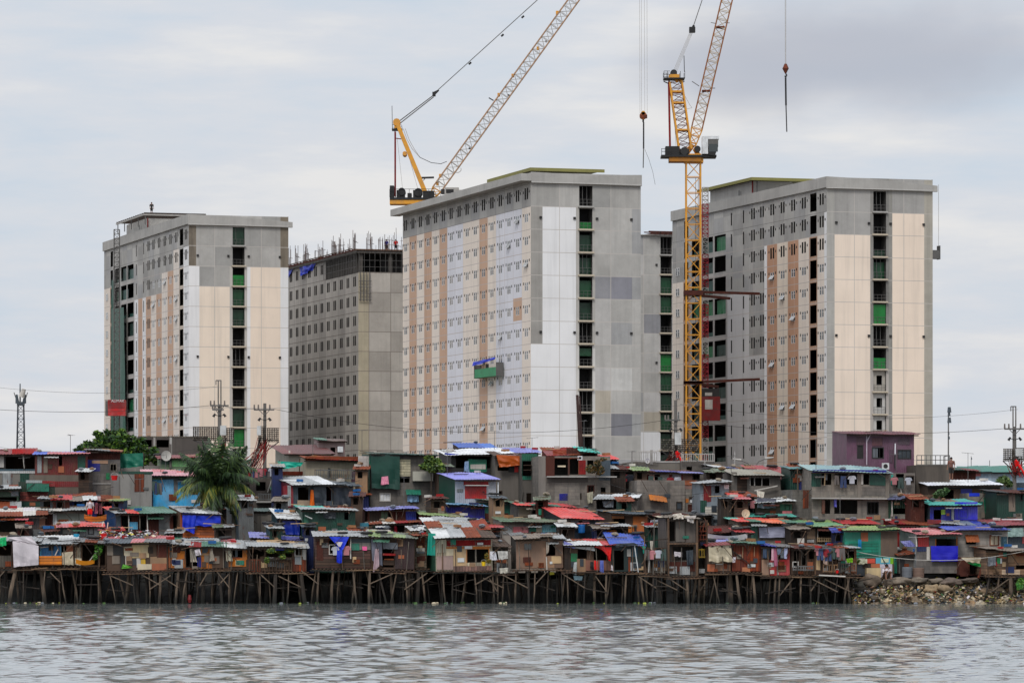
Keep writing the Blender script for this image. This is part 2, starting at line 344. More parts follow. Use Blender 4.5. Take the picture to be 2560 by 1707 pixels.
def block(name, label, P, cols, leftmat, frontmat, rows=range(0, 13), glazed=None, slots=True, extra_holes=(), slits=(), strip=None, core=None, wing=None, top=47.1, jt=3.6, over=False, front_vis=True, seed=1, nmax=100):
    rn = random.Random(seed); root = thing(name, label, 'apartment block', (P[0], P[1], 1.7), PHI); z0 = 1.7
    def rel(v): return v - z0
    fl = lambda u, v, d: (d, u, v)                   # long left face at x=0 (seen from -x)
    ff = lambda u, v, d: (u, d, v)                   # short front face at y=0
    holes = []; wins = []
    for k in rows:
        zb = slab(k) + .95
        for ci, c in enumerate(cols):
            gl = glazed and glazed(k, ci)
            for s_ in (-.37, .37) if gl else (-.42, .42): holes.append((c + s_ - (.30 if gl else .27), c + s_ + (.30 if gl else .27), zb, zb + (1.0 if gl else 1.35)))
            wins.append((k, ci, c, zb))
            for s_ in (-1.15, 1.15): holes.append((c + s_ - .15, c + s_ + .15, zb + .72, zb + 1.04))
        for c in slits: holes.append((c - .22, c + .22, slab(k) + .7, slab(k) + 2.3))
        if strip: holes.append((strip[0], strip[1], slab(k) + .35, slab(k) + 2.55))
        if core and k > 0:
            for a, b_ in core: holes.append((a, b_, slab(k) + .45, slab(k) + 2.5))
        if wing:
            holes.append((wing[0], wing[1], slab(k) + .3, slab(k) + 2.5))
    vc = []; 
    for k in range(-1, 16): vc += [slab(k), slab(k) + .07]
    uc = []
    for i in range(1, int(BL / jt) + 1): uc += [i * jt - .035, i * jt + .035]
    ucs = set(uc[::2]); 
    def mfl(u, v):
        kk = (S0 - v) / FH; fr = (v - S0) % FH
        base = leftmat(u, v)
        if base == 'conc': base = ('bare 170 168 164', 'bare 160 158 155', 'bare 178 176 172', 'bare 164 163 162')[(int(u / jt) * 5 + int((v - z0) / FH) * 3) % 4]
        if fr < .07 or abs((u / jt) - round(u / jt)) * jt < .035: return 'facade 186 176 170' if v < S0 - .1 else 'conc 132 130 127'
        return base
    w = MB()
    uc2 = [x for x in getattr(leftmat, 'cuts', [])]
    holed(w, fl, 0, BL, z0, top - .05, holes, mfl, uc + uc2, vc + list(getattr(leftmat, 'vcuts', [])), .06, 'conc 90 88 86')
    # front face
    hf = []
    if slots:
        for k in range(0, 15): hf.append((6.0, 7.65, slab(k) + .22, slab(k) + 2.62 if k else 45.5))
    xc = []
    for s_ in (3.55, 9.95, 12.05): xc += [s_ - .035, s_ + .035]
    def mff(u, v):
        fr = (v - S0) % FH
        if fr < .06 or min(abs(u - s_) for s_ in (3.55, 9.95)) < .035: return 'facade 190 184 178'
        base = frontmat(u, v)
        if base == 'conc': base = ('bare 168 166 162', 'bare 158 157 154', 'bare 176 174 170')[(int(u / 3.3) * 2 + int((v - z0) / FH)) % 3]
        return base
    holed(w, ff, 0, BW, z0, top - .05, hf, mff, xc + [1.0, 1.45, 5.6, 8.0, 8.45, 12.6], vc + list(getattr(frontmat, 'vcuts', [])), 1.6, 'conc 70 68 66')
    # blank side and back, roof deck
    w.m('conc'); w.poly([(BW, 0, z0), (BW, BL, z0), (BW, BL, top), (BW, 0, top)]); w.poly([(0, BL, z0), (0, BL, top), (BW, BL, top), (BW, BL, z0)])
    w.poly([(0, 0, 45.6), (BW, 0, 45.6), (BW, BL, 45.6), (0, BL, 45.6)])
    w.m('conc 26 26 26')  # inner core and floors coloured dark: room shade painted in behind the openings
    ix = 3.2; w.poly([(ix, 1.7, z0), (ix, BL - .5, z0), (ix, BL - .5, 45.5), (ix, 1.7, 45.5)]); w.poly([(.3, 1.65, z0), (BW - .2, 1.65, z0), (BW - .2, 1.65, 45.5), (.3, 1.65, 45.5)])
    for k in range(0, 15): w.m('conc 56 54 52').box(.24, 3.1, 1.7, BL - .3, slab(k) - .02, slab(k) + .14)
    for o_ in (w,): o_.v = [(a, b_, c - z0) for a, b_, c in o_.v]
    w.build('wall', root)
    # parapet
    BR = BW + (.02 if over else .5); p = MB().m('conc')
    p.raw([(-.02 - .0, -.35, 45.75 - z0), (BR, -.35, 45.6 - z0), (BR, -.35, top - .75 * (not over) - .02 - z0), (6.5, -.35, top - .2 - z0), (-.02, -.35, top - z0),
           (-.02, -.02, 45.75 - z0), (BR, -.02, 45.6 - z0), (BR, -.02, top - .75 * (not over) - .02 - z0), (6.5, -.02, top - .2 - z0), (-.02, -.02, top - z0)],
          [(0, 1, 2, 3, 4), (9, 8, 7, 6, 5), (0, 5, 6, 1), (1, 6, 7, 2), (2, 7, 8, 3), (3, 8, 9, 4), (4, 9, 5, 0)])
    if over: p.box(-1.3, -.03, -.4, BL + 1.4, 45.9 - z0, 46.75 - z0)
    else: p.box(-.22, -.02, -.35, BL + .1, 45.8 - z0, top - z0)
    p.m('facade 196 194 190').box(-.2 if not over else -.03, BR - .1, -.38, -.355, 45.70 - z0, 45.77 - z0)
    p.build('parapet', root)
    # windows
    wins.sort(key=lambda q: (q[2] + q[0] * .8))
    if 'u' not in UNIT: UNIT['u'] = pair_unit().build('window', root); UNIT['p'] = pair_pane().build('pane', UNIT['u']); first = True; UNIT['o'] = None
    else: first = False
    n = 0; rest = MB(); um, pm = UNIT['u'].data, UNIT['p'].data
    for k, ci, c, zb in wins:
        if glazed and not glazed(k, ci): continue
        if n < nmax:
            if first and n == 0: u_ = UNIT['u']; pp = UNIT['p']
            else:
                u_ = bpy.data.objects.new('window', um); COL.objects.link(u_); pp = bpy.data.objects.new('pane', pm); COL.objects.link(pp); pp.parent = u_
            u_.parent = root; u_.location = (0, c, zb - z0); n += 1
            if rn.random() < .14:
                if UNIT['o'] is None: UNIT['o'] = open_sash().build('open_sash', u_)
                else: q = bpy.data.objects.new('open_sash', UNIT['o'].data); COL.objects.link(q); q.parent = u_
        else:
            for src in (pair_unit(), pair_pane()):
                for fi, f in enumerate(src.f):
                    rest.m(src.mk[src.mi[fi]]); rest.poly([(src.v[i][0], src.v[i][1] + c, src.v[i][2] + zb - z0) for i in f])
    if rest.f: rest.build('window', root)['kind'] = 'stuff'
    # balcony ledges and netting in the slot of the front face
    if slots:
        for k in range(0, 13):
            b_ = MB().m('facade 196 184 164' if k else 'conc').box(5.85, 7.8, -.32, 1.3, slab(k) + .02 - z0, slab(k) + .2 - z0); led = b_.build('balcony', root)
            r = rn.random(); g_ = SLOTNET.get(name, lambda k: None)(k)
            if g_:
                h0, h1, mm, y_ = g_; cloth(MB().m(mm), [(6.05, y_, slab(k) + h1 - z0), (7.6, y_, slab(k) + h1 - z0), (7.6, y_, slab(k) + h0 - z0), (6.05, y_, slab(k) + h0 - z0)], 6, 4, .03, k).build('netting', led)
            rl = MB().m('steel')
            for q in range(2): rl.bar((6.0, .05, slab(k) + .6 + q * .4 - z0), (7.65, .05, slab(k) + .6 + q * .4 - z0), .025)
            for q in range(4): rl.bar((6.1 + q * .48, .05, slab(k) + .2 - z0), (6.1 + q * .48, .05, slab(k) + 1.02 - z0), .02)
            if k % 3 == 0: rl.bar((6.5, .3, slab(k) + .2 - z0), (6.5, .3, slab(k) + 2.6 - z0), .04); rl.bar((7.1, .5, slab(k) + .2 - z0), (7.1, .5, slab(k) + 2.6 - z0), .04)
            rl.build('railing', led)
    if core:
        nt_ = 0
        for k in rows:
            if k == 0: continue
            for a, b_ in core:
                if rn.random() < .8:
                    h = rn.choice([1.0, 1.0, 1.9, 2.3]); cloth(MB().m(rn.choice(['tgreen', 'tarp 16 98 62', 'tarp 24 52 44'])), [(.35, a + .1, slab(k) + h - z0), (.35, b_ - .1, slab(k) + h - z0), (.35, b_ - .1, slab(k) + .45 - z0), (.35, a + .1, slab(k) + .45 - z0)], 6, 4, .04, k).build('netting', root)
    # drain brackets and lifting sockets
    br = MB().m('dark')
    for k in (1, 6) if slots else ():
        for s_ in (1.2, 5.4, 8.2, 12.5): br.box(s_ - .14, s_ + .14, -.16, -.01, slab(k) + 1.3 - z0, slab(k) + 1.58 - z0)
    if br.f: br.build('bracket', root)
    return root
SLOTNET = {}
G1, G2, G3 = 'tarp 10 62 38', 'tarp 10 48 32', 'tarp 8 108 52'
def cols_fn(spec, top_z, cuts_extra=()):
    def fn(u, v):
        for a, b_, k, tz in spec:
            if a <= u < b_: return k if v < (tz if tz is not None else top_z) else 'conc'
        return 'conc'
    fn.cuts = [s_[0] for s_ in spec]; fn.vcuts = [s_[3] for s_ in spec if s_[3]]; return fn
CR, TAN, WH, LAV, GL, BRN = 'facade 228 216 204', 'facade 198 164 140', 'facade 230 230 231', 'facade 219 219 226', 'facade 200 198 198', 'facade 176 142 118'
WC = [1.7, 7.6, 11.2, 14.8, 18.4, 22, 25.2]
# left tower
P1 = (WX(472, 561), 561)
lm = cols_fn([(0, 3.2, WH, slab(0)), (3.2, 5.9, 'facade 200 186 170', slab(1)), (5.9, 9.4, 'facade 224 214 204', slab(0)), (9.4, 13, TAN, slab(1)), (13, 16.7, 'facade 226 216 206', slab(1)), (16.7, 20.2, TAN, slab(2)), (20.2, 23.6, 'facade 226 216 206', slab(2)), (23.6, 27, TAN, slab(2)), (27, 29.2, WH, slab(2)), (29.2, 32, TAN, slab(2)), (32, 34.5, WH, slab(2)), (34.5, 48.5, 'facade 166 162 158', None), (48.5, 51.3, BRN, slab(1)), (51.3, 56, CR, slab(1))], slab(2))
def fm1(u, v):
    if u < 1.45: return WH if v < slab(1) else 'conc 128 118 104' if u < 1 else 'conc'
    if u < 5.8: return 'facade 238 222 204' if v < slab(2) else 'conc'
    if u < 8: return 'facade 190 186 180' if v < slab(1) else 'conc'
    if u < 8.45: return WH if v < slab(1) else 'conc'
    if u < 12.6: return 'facade 238 221 203' if v < slab(1) else 'conc'
    return WH if v < slab(1) else 'conc 128 118 104'
SLOTNET['apartment_tower'] = lambda k: {0: (.2, 2.55, G2, .3), 2: (.2, 1.6, G3, .2), 3: (.2, 2.4, G1, .3), 4: (.2, 2.4, G2, .3), 9: (.2, 2.5, G2, .3), 10: (.2, 2.5, G3, .3), 11: (.2, 2.3, G2, .3)}.get(k)
T1 = block('apartment_tower', 'leftmost cream and tan tower with green netting and red hoist', P1, WC, lm, fm1, glazed=lambda k, c: k > 1 and not (c == 6), slits=(28.4, 33.2), strip=(3.35, 5.5), core=((35.1, 39.3), (39.9, 43.7), (44.3, 48)), wing=(49.3, 51), seed=11)
# wing windows of a recessed end
def wing_windows(root, rows, c=53.4):
    for k in rows:
        u_ = bpy.data.objects.new('window', UNIT['u'].data); COL.objects.link(u_); u_.parent = root; u_.location = (-.08, c, slab(k) + .95 - 1.7)
        q = bpy.data.objects.new('pane', UNIT['p'].data); COL.objects.link(q); q.parent = u_
wing_windows(T1, range(2, 13))
def canopy(root, x0, x1, y0, y1, z, mat, edge, wallm='conc', truss=False):
    if truss:
        m = MB().m('woodd')
        for q in range(14): yy = y0 + (y1 - y0) * q / 13; m.box(x0 - .8, x1, yy - .1, yy + .1, z - 1.72, z - 1.5)
        m.m('steell').box(x0 - .9, x0 - .7, y0, y1, z - 1.9, z - 1.7); m.box(x0 - .9, x1, y0 - .2, y0 - .05, z - 1.9, z - 1.72); m.box(x1 - .2, x1, y0, y1, z - 1.9, z - 1.72)
        for q in range(5): yy = y0 + (y1 - y0) * q / 4; m.m('steel').bar((x0 - .6, yy, z - 3.2), (x0 - .6, yy, z - 1.8), .08); m.bar((x1 - .3, yy, z - 3.2), (x1 - .3, yy, z - 1.8), .08)
        m.build('roof_frame', root)
    else:
        m = MB().m(mat); m.box(x0 - .6, x1, y0 - .6, y1, z - 1.7 - .12, z - 1.7); m.m(edge).box(x0 - .72, x1 + .1, y0 - .72, y0 - .61, z - 1.7 - .34, z - 1.66); m.box(x0 - .72, x0 - .61, y0 - .6, y1, z - 1.7 - .34, z - 1.66)
        m.m('steel')
        for q in range(4): m.bar((x0 + .4, y0 + .3 + q * 4, z - 3.5), (x0 + .4, y0 + .3 + q * 4, z - 1.8), .1)
        m.build('canopy', root)
def penthouse(root, y0, y1, z, d=.02):
    m = MB(); fl = lambda u, v, dd: (d + dd, u, v)
    hs = [(y0 + 9.4, y0 + 9.9, 46.0 - 1.7, 47.6 - 1.7), (y0 + 5.0, y0 + 5.5, 46.0 - 1.7, 47.6 - 1.7)]
    holed(m, fl, y0 + 1.2, y1, 47.1 - 1.7, z - 1.7, [], lambda u, v: 'conc'); m.m('conc')
    m.box(d + .01, 5.5, y0 + 1.2, y1, 45.6 - 1.7, z - 1.72); m.m('rust 120 40 34').box(.0, .12, y0 + .9, y0 + 1.15, 47.1 - 1.7, z - 1.72)
    m.m('dark').box(-.004 - .22, -.01 - .2, y0 + 5, y0 + 5.3, 47.15 - 1.7, 47.8 - 1.7)
    m.build('stair_housing', root)
penthouse(T1, 25, 40, 48.5); canopy(T1, 0, 8, 24.5, 43, 48.95, '', '', truss=True)
# middle tower
P2 = (WX(1327, 495), 495); C16 = [1.75 + 3.5 * i for i in range(16)]
st = [CR, LAV, LAV, LAV, CR, TAN, CR, CR, LAV, LAV, TAN, CR, TAN, CR, TAN, CR]
def lm2(u, v):
    i = min(15, int(u / 3.5))
    if v > slab(0): return 'conc'
    if i == 1 and slab(5) + .3 < v < slab(4) + .3: return TAN
    return st[i]
lm2.cuts = [3.5 * i for i in range(1, 16)]; lm2.vcuts = [slab(5) + .3, slab(4) + .3]
rp = random.Random(5); PATCH = {(i, k): rp.choice(['bare 170 168 164', 'bare 180 178 174', 'bare 160 160 160', 'bare 176 174 170', 'bare 186 184 181']) for i in range(4) for k in range(-2, 18)}
PATCH.update({(1, 4): 'bare 146 146 150', (2, 4): 'bare 138 138 146', (2, 10): 'bare 126 126 132', (1, 9): 'bare 176 168 154', (2, 8): 'bare 196 195 192', (1, 8): 'bare 188 186 184'})
def fm2(u, v):
    k = int((S0 + FH - v) // FH)
    if v > slab(0) or u > 7.9:
        i = 0 if u < 3.55 else 1 if u < 9.95 else 2 if u < 12.6 else 3; return PATCH[(i, k)] if v < slab(0) else 'conc'
    if u < 1.45: return 'bare 158 155 150' if v > slab(6) else WH
    if u < 5.75: return WH
    return 'bare 176 173 168' if v > slab(6) else 'facade 206 204 200'
SLOTNET['apartment_slab'] = lambda k: {1: (.2, 1.0, G3, .3), 2: (.2, 2.2, G2, .5), 3: (.2, 2.2, G2, .5), 4: (.2, 2.2, G1, .4), 5: (.2, 2.3, G2, .6), 7: (1.4, 2.3, G1, .3), 11: (.2, 1.3, 'tblue', .2)}.get(k)
T2 = block('apartment_slab', 'central white and tan tower with long window face behind yellow crane', P2, C16, lm2, fm2, rows=range(0, 13), glazed=lambda k, c: k > 0, jt=3.5, over=True, top=46.95, seed=22)
canopy(T2, 2.0, 10.5, 5, 22, 47.85, 'conc 120 116 80', 'facade 132 128 74')
# right tower
P3 = (WX(2067, 503), 503)
lm3 = cols_fn([(0, .8, WH, slab(0)), (.8, 3.1, CR, slab(1)), (3.1, 5.8, BRN, slab(1)), (5.8, 9.4, CR, slab(1)), (9.4, 13, 'facade 190 146 118', slab(1)), (13, 16.7, 'facade 226 212 196', slab(1)), (16.7, 20.2, 'facade 190 146 118', slab(1)), (20.2, 21.2, WH, slab(1)), (21.2, 26.6, GL, slab(6)), (26.6, 34.5, 'facade 204 202 202', slab(3)), (34.5, 48.5, 'facade 160 156 152', None), (48.5, 51.3, BRN, slab(2)), (51.3, 56, CR, slab(2))], slab(2))
def fm3(u, v):
    if u < 1.0: return 'bare 172 170 165'
    if u < 5.7: return 'facade 238 221 204' if v < slab(1) else 'bare 164 162 159'
    if u < 8.0: return 'facade 176 170 164' if v < slab(7) else 'conc 138 136 132'
    if u < 8.45: return 'conc 150 148 142'
    if u < 12.6: return 'facade 240 222 204' if v < slab(0) else 'bare 164 162 159'
    return 'bare 172 167 156'
SLOTNET['apartment_high_rise'] = lambda k: {3: (.2, 2.2, G1, .5), 5: (.2, 2.5, G3, .1), 7: (.2, 1.5, G3, .1), 2: (.2, .9, G2, .3)}.get(k)
T3 = block('apartment_high_rise', 'rightmost cream and tan tower beside the tower crane mast', P3, WC, lm3, fm3, glazed=lambda k, c: k > 2 and c < 5, slits=(28.6, 33.0), strip=(3.35, 5.5), core=((35.1, 39.3), (39.9, 43.7), (44.3, 48)), wing=(49.3, 51), seed=33)
wing_windows(T3, range(2, 13))
penthouse(T3, 24.5, 41, 48.7); canopy(T3, 0, 8, 24.5, 44, 48.95, 'conc 110 108 70', 'facade 132 128 72')
# closed-off lower storeys of its balcony slot
sm = MB()
for k in (8, 9, 10, 11, 12):
    ff = lambda u, v, d: (u, .25 + d, v - 1.7)
    holed(sm, ff, 6.0, 7.65, slab(k) + .2, slab(k) + 2.7, [(6.5, 7.25, slab(k) + .95, slab(k) + 2.1)], lambda u, v: 'facade 176 170 160' if k == 8 else 'facade 196 194 190', rev=.2)
sm.build('infill_wall', T3)
# tower glimpsed between the two right ones
P4 = (14.8, 579)
def fm4(u, v): return 'facade 222 222 224' if u < 5.9 and v < slab(9) - 1 else PATCH[(0 if u < 3.55 else 1, int((S0 + FH - v) // FH))]
SLOTNET['apartment_tower_core'] = lambda k: {2: (.2, 2.4, G1, .3), 3: (.2, 2.4, G1, .3), 6: (.2, 2.5, G3, .2), 7: (.2, 2.5, G1, .2), 8: (.2, 2.4, G2, .2), 9: (.2, 2.4, G1, .3), 10: (.2, 2.4, G2, .3), 11: (.2, 2.2, G2, .3)}.get(k)
T4 = block('apartment_tower_core', 'bare grey tower glimpsed between the middle and right towers', P4, [], lambda u, v: 'conc', fm4, top=45.8, seed=44)
m = MB().m('rustd')
for q in range(12): m.box(5 + q * .7, 5.2 + q * .7, -1.2, 8, 45.8 - 1.7, 46.1 - 1.7)
m.box(4, 13.6, -.9, -.75, 46.11 - 1.7, 46.25 - 1.7); m.box(4, 13.6, 1, 1.2, 46.11 - 1.7, 46.25 - 1.7); m.build('roof_frame', T4)
# unfinished grey tower with rebar
P5 = (WX(896, 575), 575)
def lmb(u, v):
    i = int(u / 3.5); return ('bare 186 180 173', 'bare 194 188 181', 'bare 174 168 162')[(i * 7 + int(v / FH) * 3) % 3]
def fmb(u, v):
    if u < 1.5: return 'bare 178 168 146'
    return ('bare 176 170 162', 'bare 184 178 170', 'bare 166 160 152')[(int(u / 3.55) + int(v / FH) * 2) % 3]
GC = [2.0 + 3.55 * i for i in range(15)]
root = thing('unfinished_tower', 'unfinished grey concrete tower topped with rebar and scaffolding', 'apartment block', (P5[0], P5[1], 1.7), PHI)
w = MB(); holes = []
zt = slab(2) + .2
for k in range(1, 13):
    for ci, c in enumerate(GC):
        if k == 1 and c < 18: continue
        for s_ in (-.42, .42): holes.append((c + s_ - .3, c + s_ + .3, slab(k) + .9, slab(k) + 2.25))
vc = [x for k in range(0, 16) for x in (slab(k), slab(k) + .08)]; uc = [x for i in range(1, 16) for x in (i * 3.55 - .04, i * 3.55 + .04)]
def jl(fn, js): return lambda u, v: 'facade 124 115 108' if (v - S0) % FH < .08 or min(abs(u - j) for j in js) < .04 else fn(u, v)
fl = lambda u, v, d: (d, u, v - 1.7); ff = lambda u, v, d: (u, d, v - 1.7)
lowm = [h for h in holes if h[2] < slab(1)]; him = [h for h in holes if h[2] > slab(1)]
holed(w, fl, 0, BL, 1.7, slab(1), [h for h in holes if h[3] < slab(1)], jl(lmb, [3.55 * i for i in range(1, 16)]), uc, vc, .06, 'conc 60 56 54')
holed(w, fl, 17.5, BL, slab(1), slab(0), him, jl(lmb, [3.55 * i for i in range(1, 16)]), uc, vc, .06, 'conc 60 56 54')
holed(w, ff, 0, BW, 1.7, slab(1) + .1, [], jl(fmb, [1.5, 4.6, 8, 12.6]), [1.46, 1.54, 4.56, 4.64, 7.96, 8.04, 12.56, 12.64], vc, .2)
w.m('conc'); w.poly([(BW, 0, 0), (BW, BL, 0), (BW, BL, slab(1) - 1.7), (BW, 0, slab(1) - 1.7)]); w.m('conc 24 23 22').poly([(2.5, 1, 0), (2.5, BL, 0), (2.5, BL, slab(0) - 1.7), (2.5, 1, slab(0) - 1.7)])  # inner wall coloured near black, painting the shade seen through the openings
w.m('conc 70 66 62').box(.05, BW, .3, BL, slab(1) - 1.9, slab(1) - 1.75)
w.build('wall', root)
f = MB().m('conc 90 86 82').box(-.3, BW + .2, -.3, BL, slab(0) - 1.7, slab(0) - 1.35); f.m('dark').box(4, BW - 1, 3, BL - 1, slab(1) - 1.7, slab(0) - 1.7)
f.build('top_slab', root)
for i in range(14):
    for x_ in ((.4,) if i else (.4, 4.6, 8.4, 12.6)): MB().m('conc 84 80 76').box(x_ - .25, x_ + .25, i * 1.35 + .1, i * 1.35 + .5, slab(1) - 1.7, slab(0) - 1.7).build('column', root)
sc_ = MB().m('steel')
for i in range(26):
    sc_.bar((-.35, i * .7, slab(1) - 1.7), (-.35, i * .7, slab(0) - 1.2), .03)
    if i < 19: sc_.bar((i * .75, -.35, slab(1) - 1.7), (i * .75, -.35, slab(0) - 1.2), .03)
for z_ in (.8, 1.7): sc_.bar((-.35, 0, slab(1) - 1.7 + z_), (-.35, 18, slab(1) - 1.7 + z_), .03); sc_.bar((0, -.35, slab(1) - 1.7 + z_), (BW, -.35, slab(1) - 1.7 + z_), .03)
for k in range(4): sc_.bar((.2 + k * .45, -.3, slab(2) - 1.7 - 1.2), (.2 + k * .45, -.3, slab(1) - 1.6), .07)
for k in range(4): sc_.bar((.0, -.35, slab(2) - 2.7 + k * .85), (1.8, -.35, slab(2) - 2.7 + k * .85), .06); sc_.bar((12.2, -.35, slab(2) - 2.7 + k * .85), (13.6, -.35, slab(2) - 2.7 + k * .85), .06)
for k in range(3): sc_.bar((12.4 + k * .5, -.3, slab(2) - 3), (12.4 + k * .5, -.3, slab(1) - 1.6), .06)
sc_.build('scaffold', root)
fw = MB().m('rustd'); rr = random.Random(4)
for i in range(30): fw.box(-.9, 13.6, i * 1.8, i * 1.8 + .14, slab(0) - 1.34, slab(0) - 1.2)
fw.m('wood').box(-1.0, -.85, 0, 50, slab(0) - 1.19, slab(0) - 1.1); fw.box(-.8, 13.5, -.5, -.38, slab(0) - 1.33, slab(0) - 1.18)
for i in range(14): a, b_ = rr.uniform(0, 12), rr.uniform(0, 40); fw.m(rr.choice(['woodr', 'wood', 'rustd'])).box(a, a + rr.uniform(.5, 1.5), b_, b_ + 1.2, slab(0) - 1.33, slab(0) - 1.3 + rr.uniform(.2, .6))
fw.build('formwork', root)
for i in range(20):
    rb = MB().m('rust 84 66 60')
    cx, cy = (rr.choice([.5, 4.6, 9, 13]), i * 2.7 + .4) if i < 18 else (4.5 + (i - 18) * 4, .4)
    for (x_, n_) in ((cx, rr.randint(3, 7)),):
        for q in range(n_):
            h = rr.uniform(1.2, 2.6); a = rr.uniform(-.5, .5); b_ = rr.uniform(-.6, .6); rb.bar((x_ + a, cy + b_, slab(0) - 1.35), (x_ + a + rr.uniform(-.08, .08), cy + b_, slab(0) - 1.3 + h), .028)
        if rr.random() < .5: rb.bar((x_ - .6, cy, slab(0) - .5), (x_ + .6, cy, slab(0) - .45), .03); rb.bar((x_ - .6, cy, slab(0) + .2), (x_ + .6, cy, slab(0) + .15), .03)
    rb.build('rebar', root)
for x_ in (1.5, 3, 5, 6.2, 7.2, 8, 9, 10, 11, 12.2, 13):
    rb = MB().m('rust 84 66 60')
    for q in range(3): h = rr.uniform(1.6, 3.2); rb.bar((x_ + q * .28, .5, slab(0) - 1.35), (x_ + q * .28 + rr.uniform(-.1, .1), .5, slab(0) - 1.3 + h), .035)
    rb.bar((x_ - .1, .5, slab(0) + .1), (x_ + .7, .5, slab(0) + .1), .03); rb.build('rebar', root)
for q in range(26):
    yy = 1 + q * 1.9; rb = MB().m('rust 84 66 60'); x_ = rr.choice([.5, 1.2, 4, 9])
    for k in range(rr.randint(2, 5)): h = rr.uniform(1.4, 3.4); rb.bar((x_ + k * .2, yy + k * .35, slab(0) - 1.35), (x_ + k * .2, yy + k * .35 + rr.uniform(-.1, .1), slab(0) - 1.3 + h), .04)
    rb.bar((x_, yy, slab(0) + .3), (x_ + 1, yy + 1.6, slab(0) + .3), .035); rb.build('rebar', root)
for i, (a, b_) in enumerate(((22, 32), (35, 52))): cloth(MB().m('tblue'), [(-.4, b_, slab(0) - 1.4), (-.4, a, slab(0) - 1.4), (-.5, a + 3, slab(0) - 2.6), (-.5, b_ - 1, slab(0) - 3.0)], 12, 5, .25, i).build('tarpaulin', root)
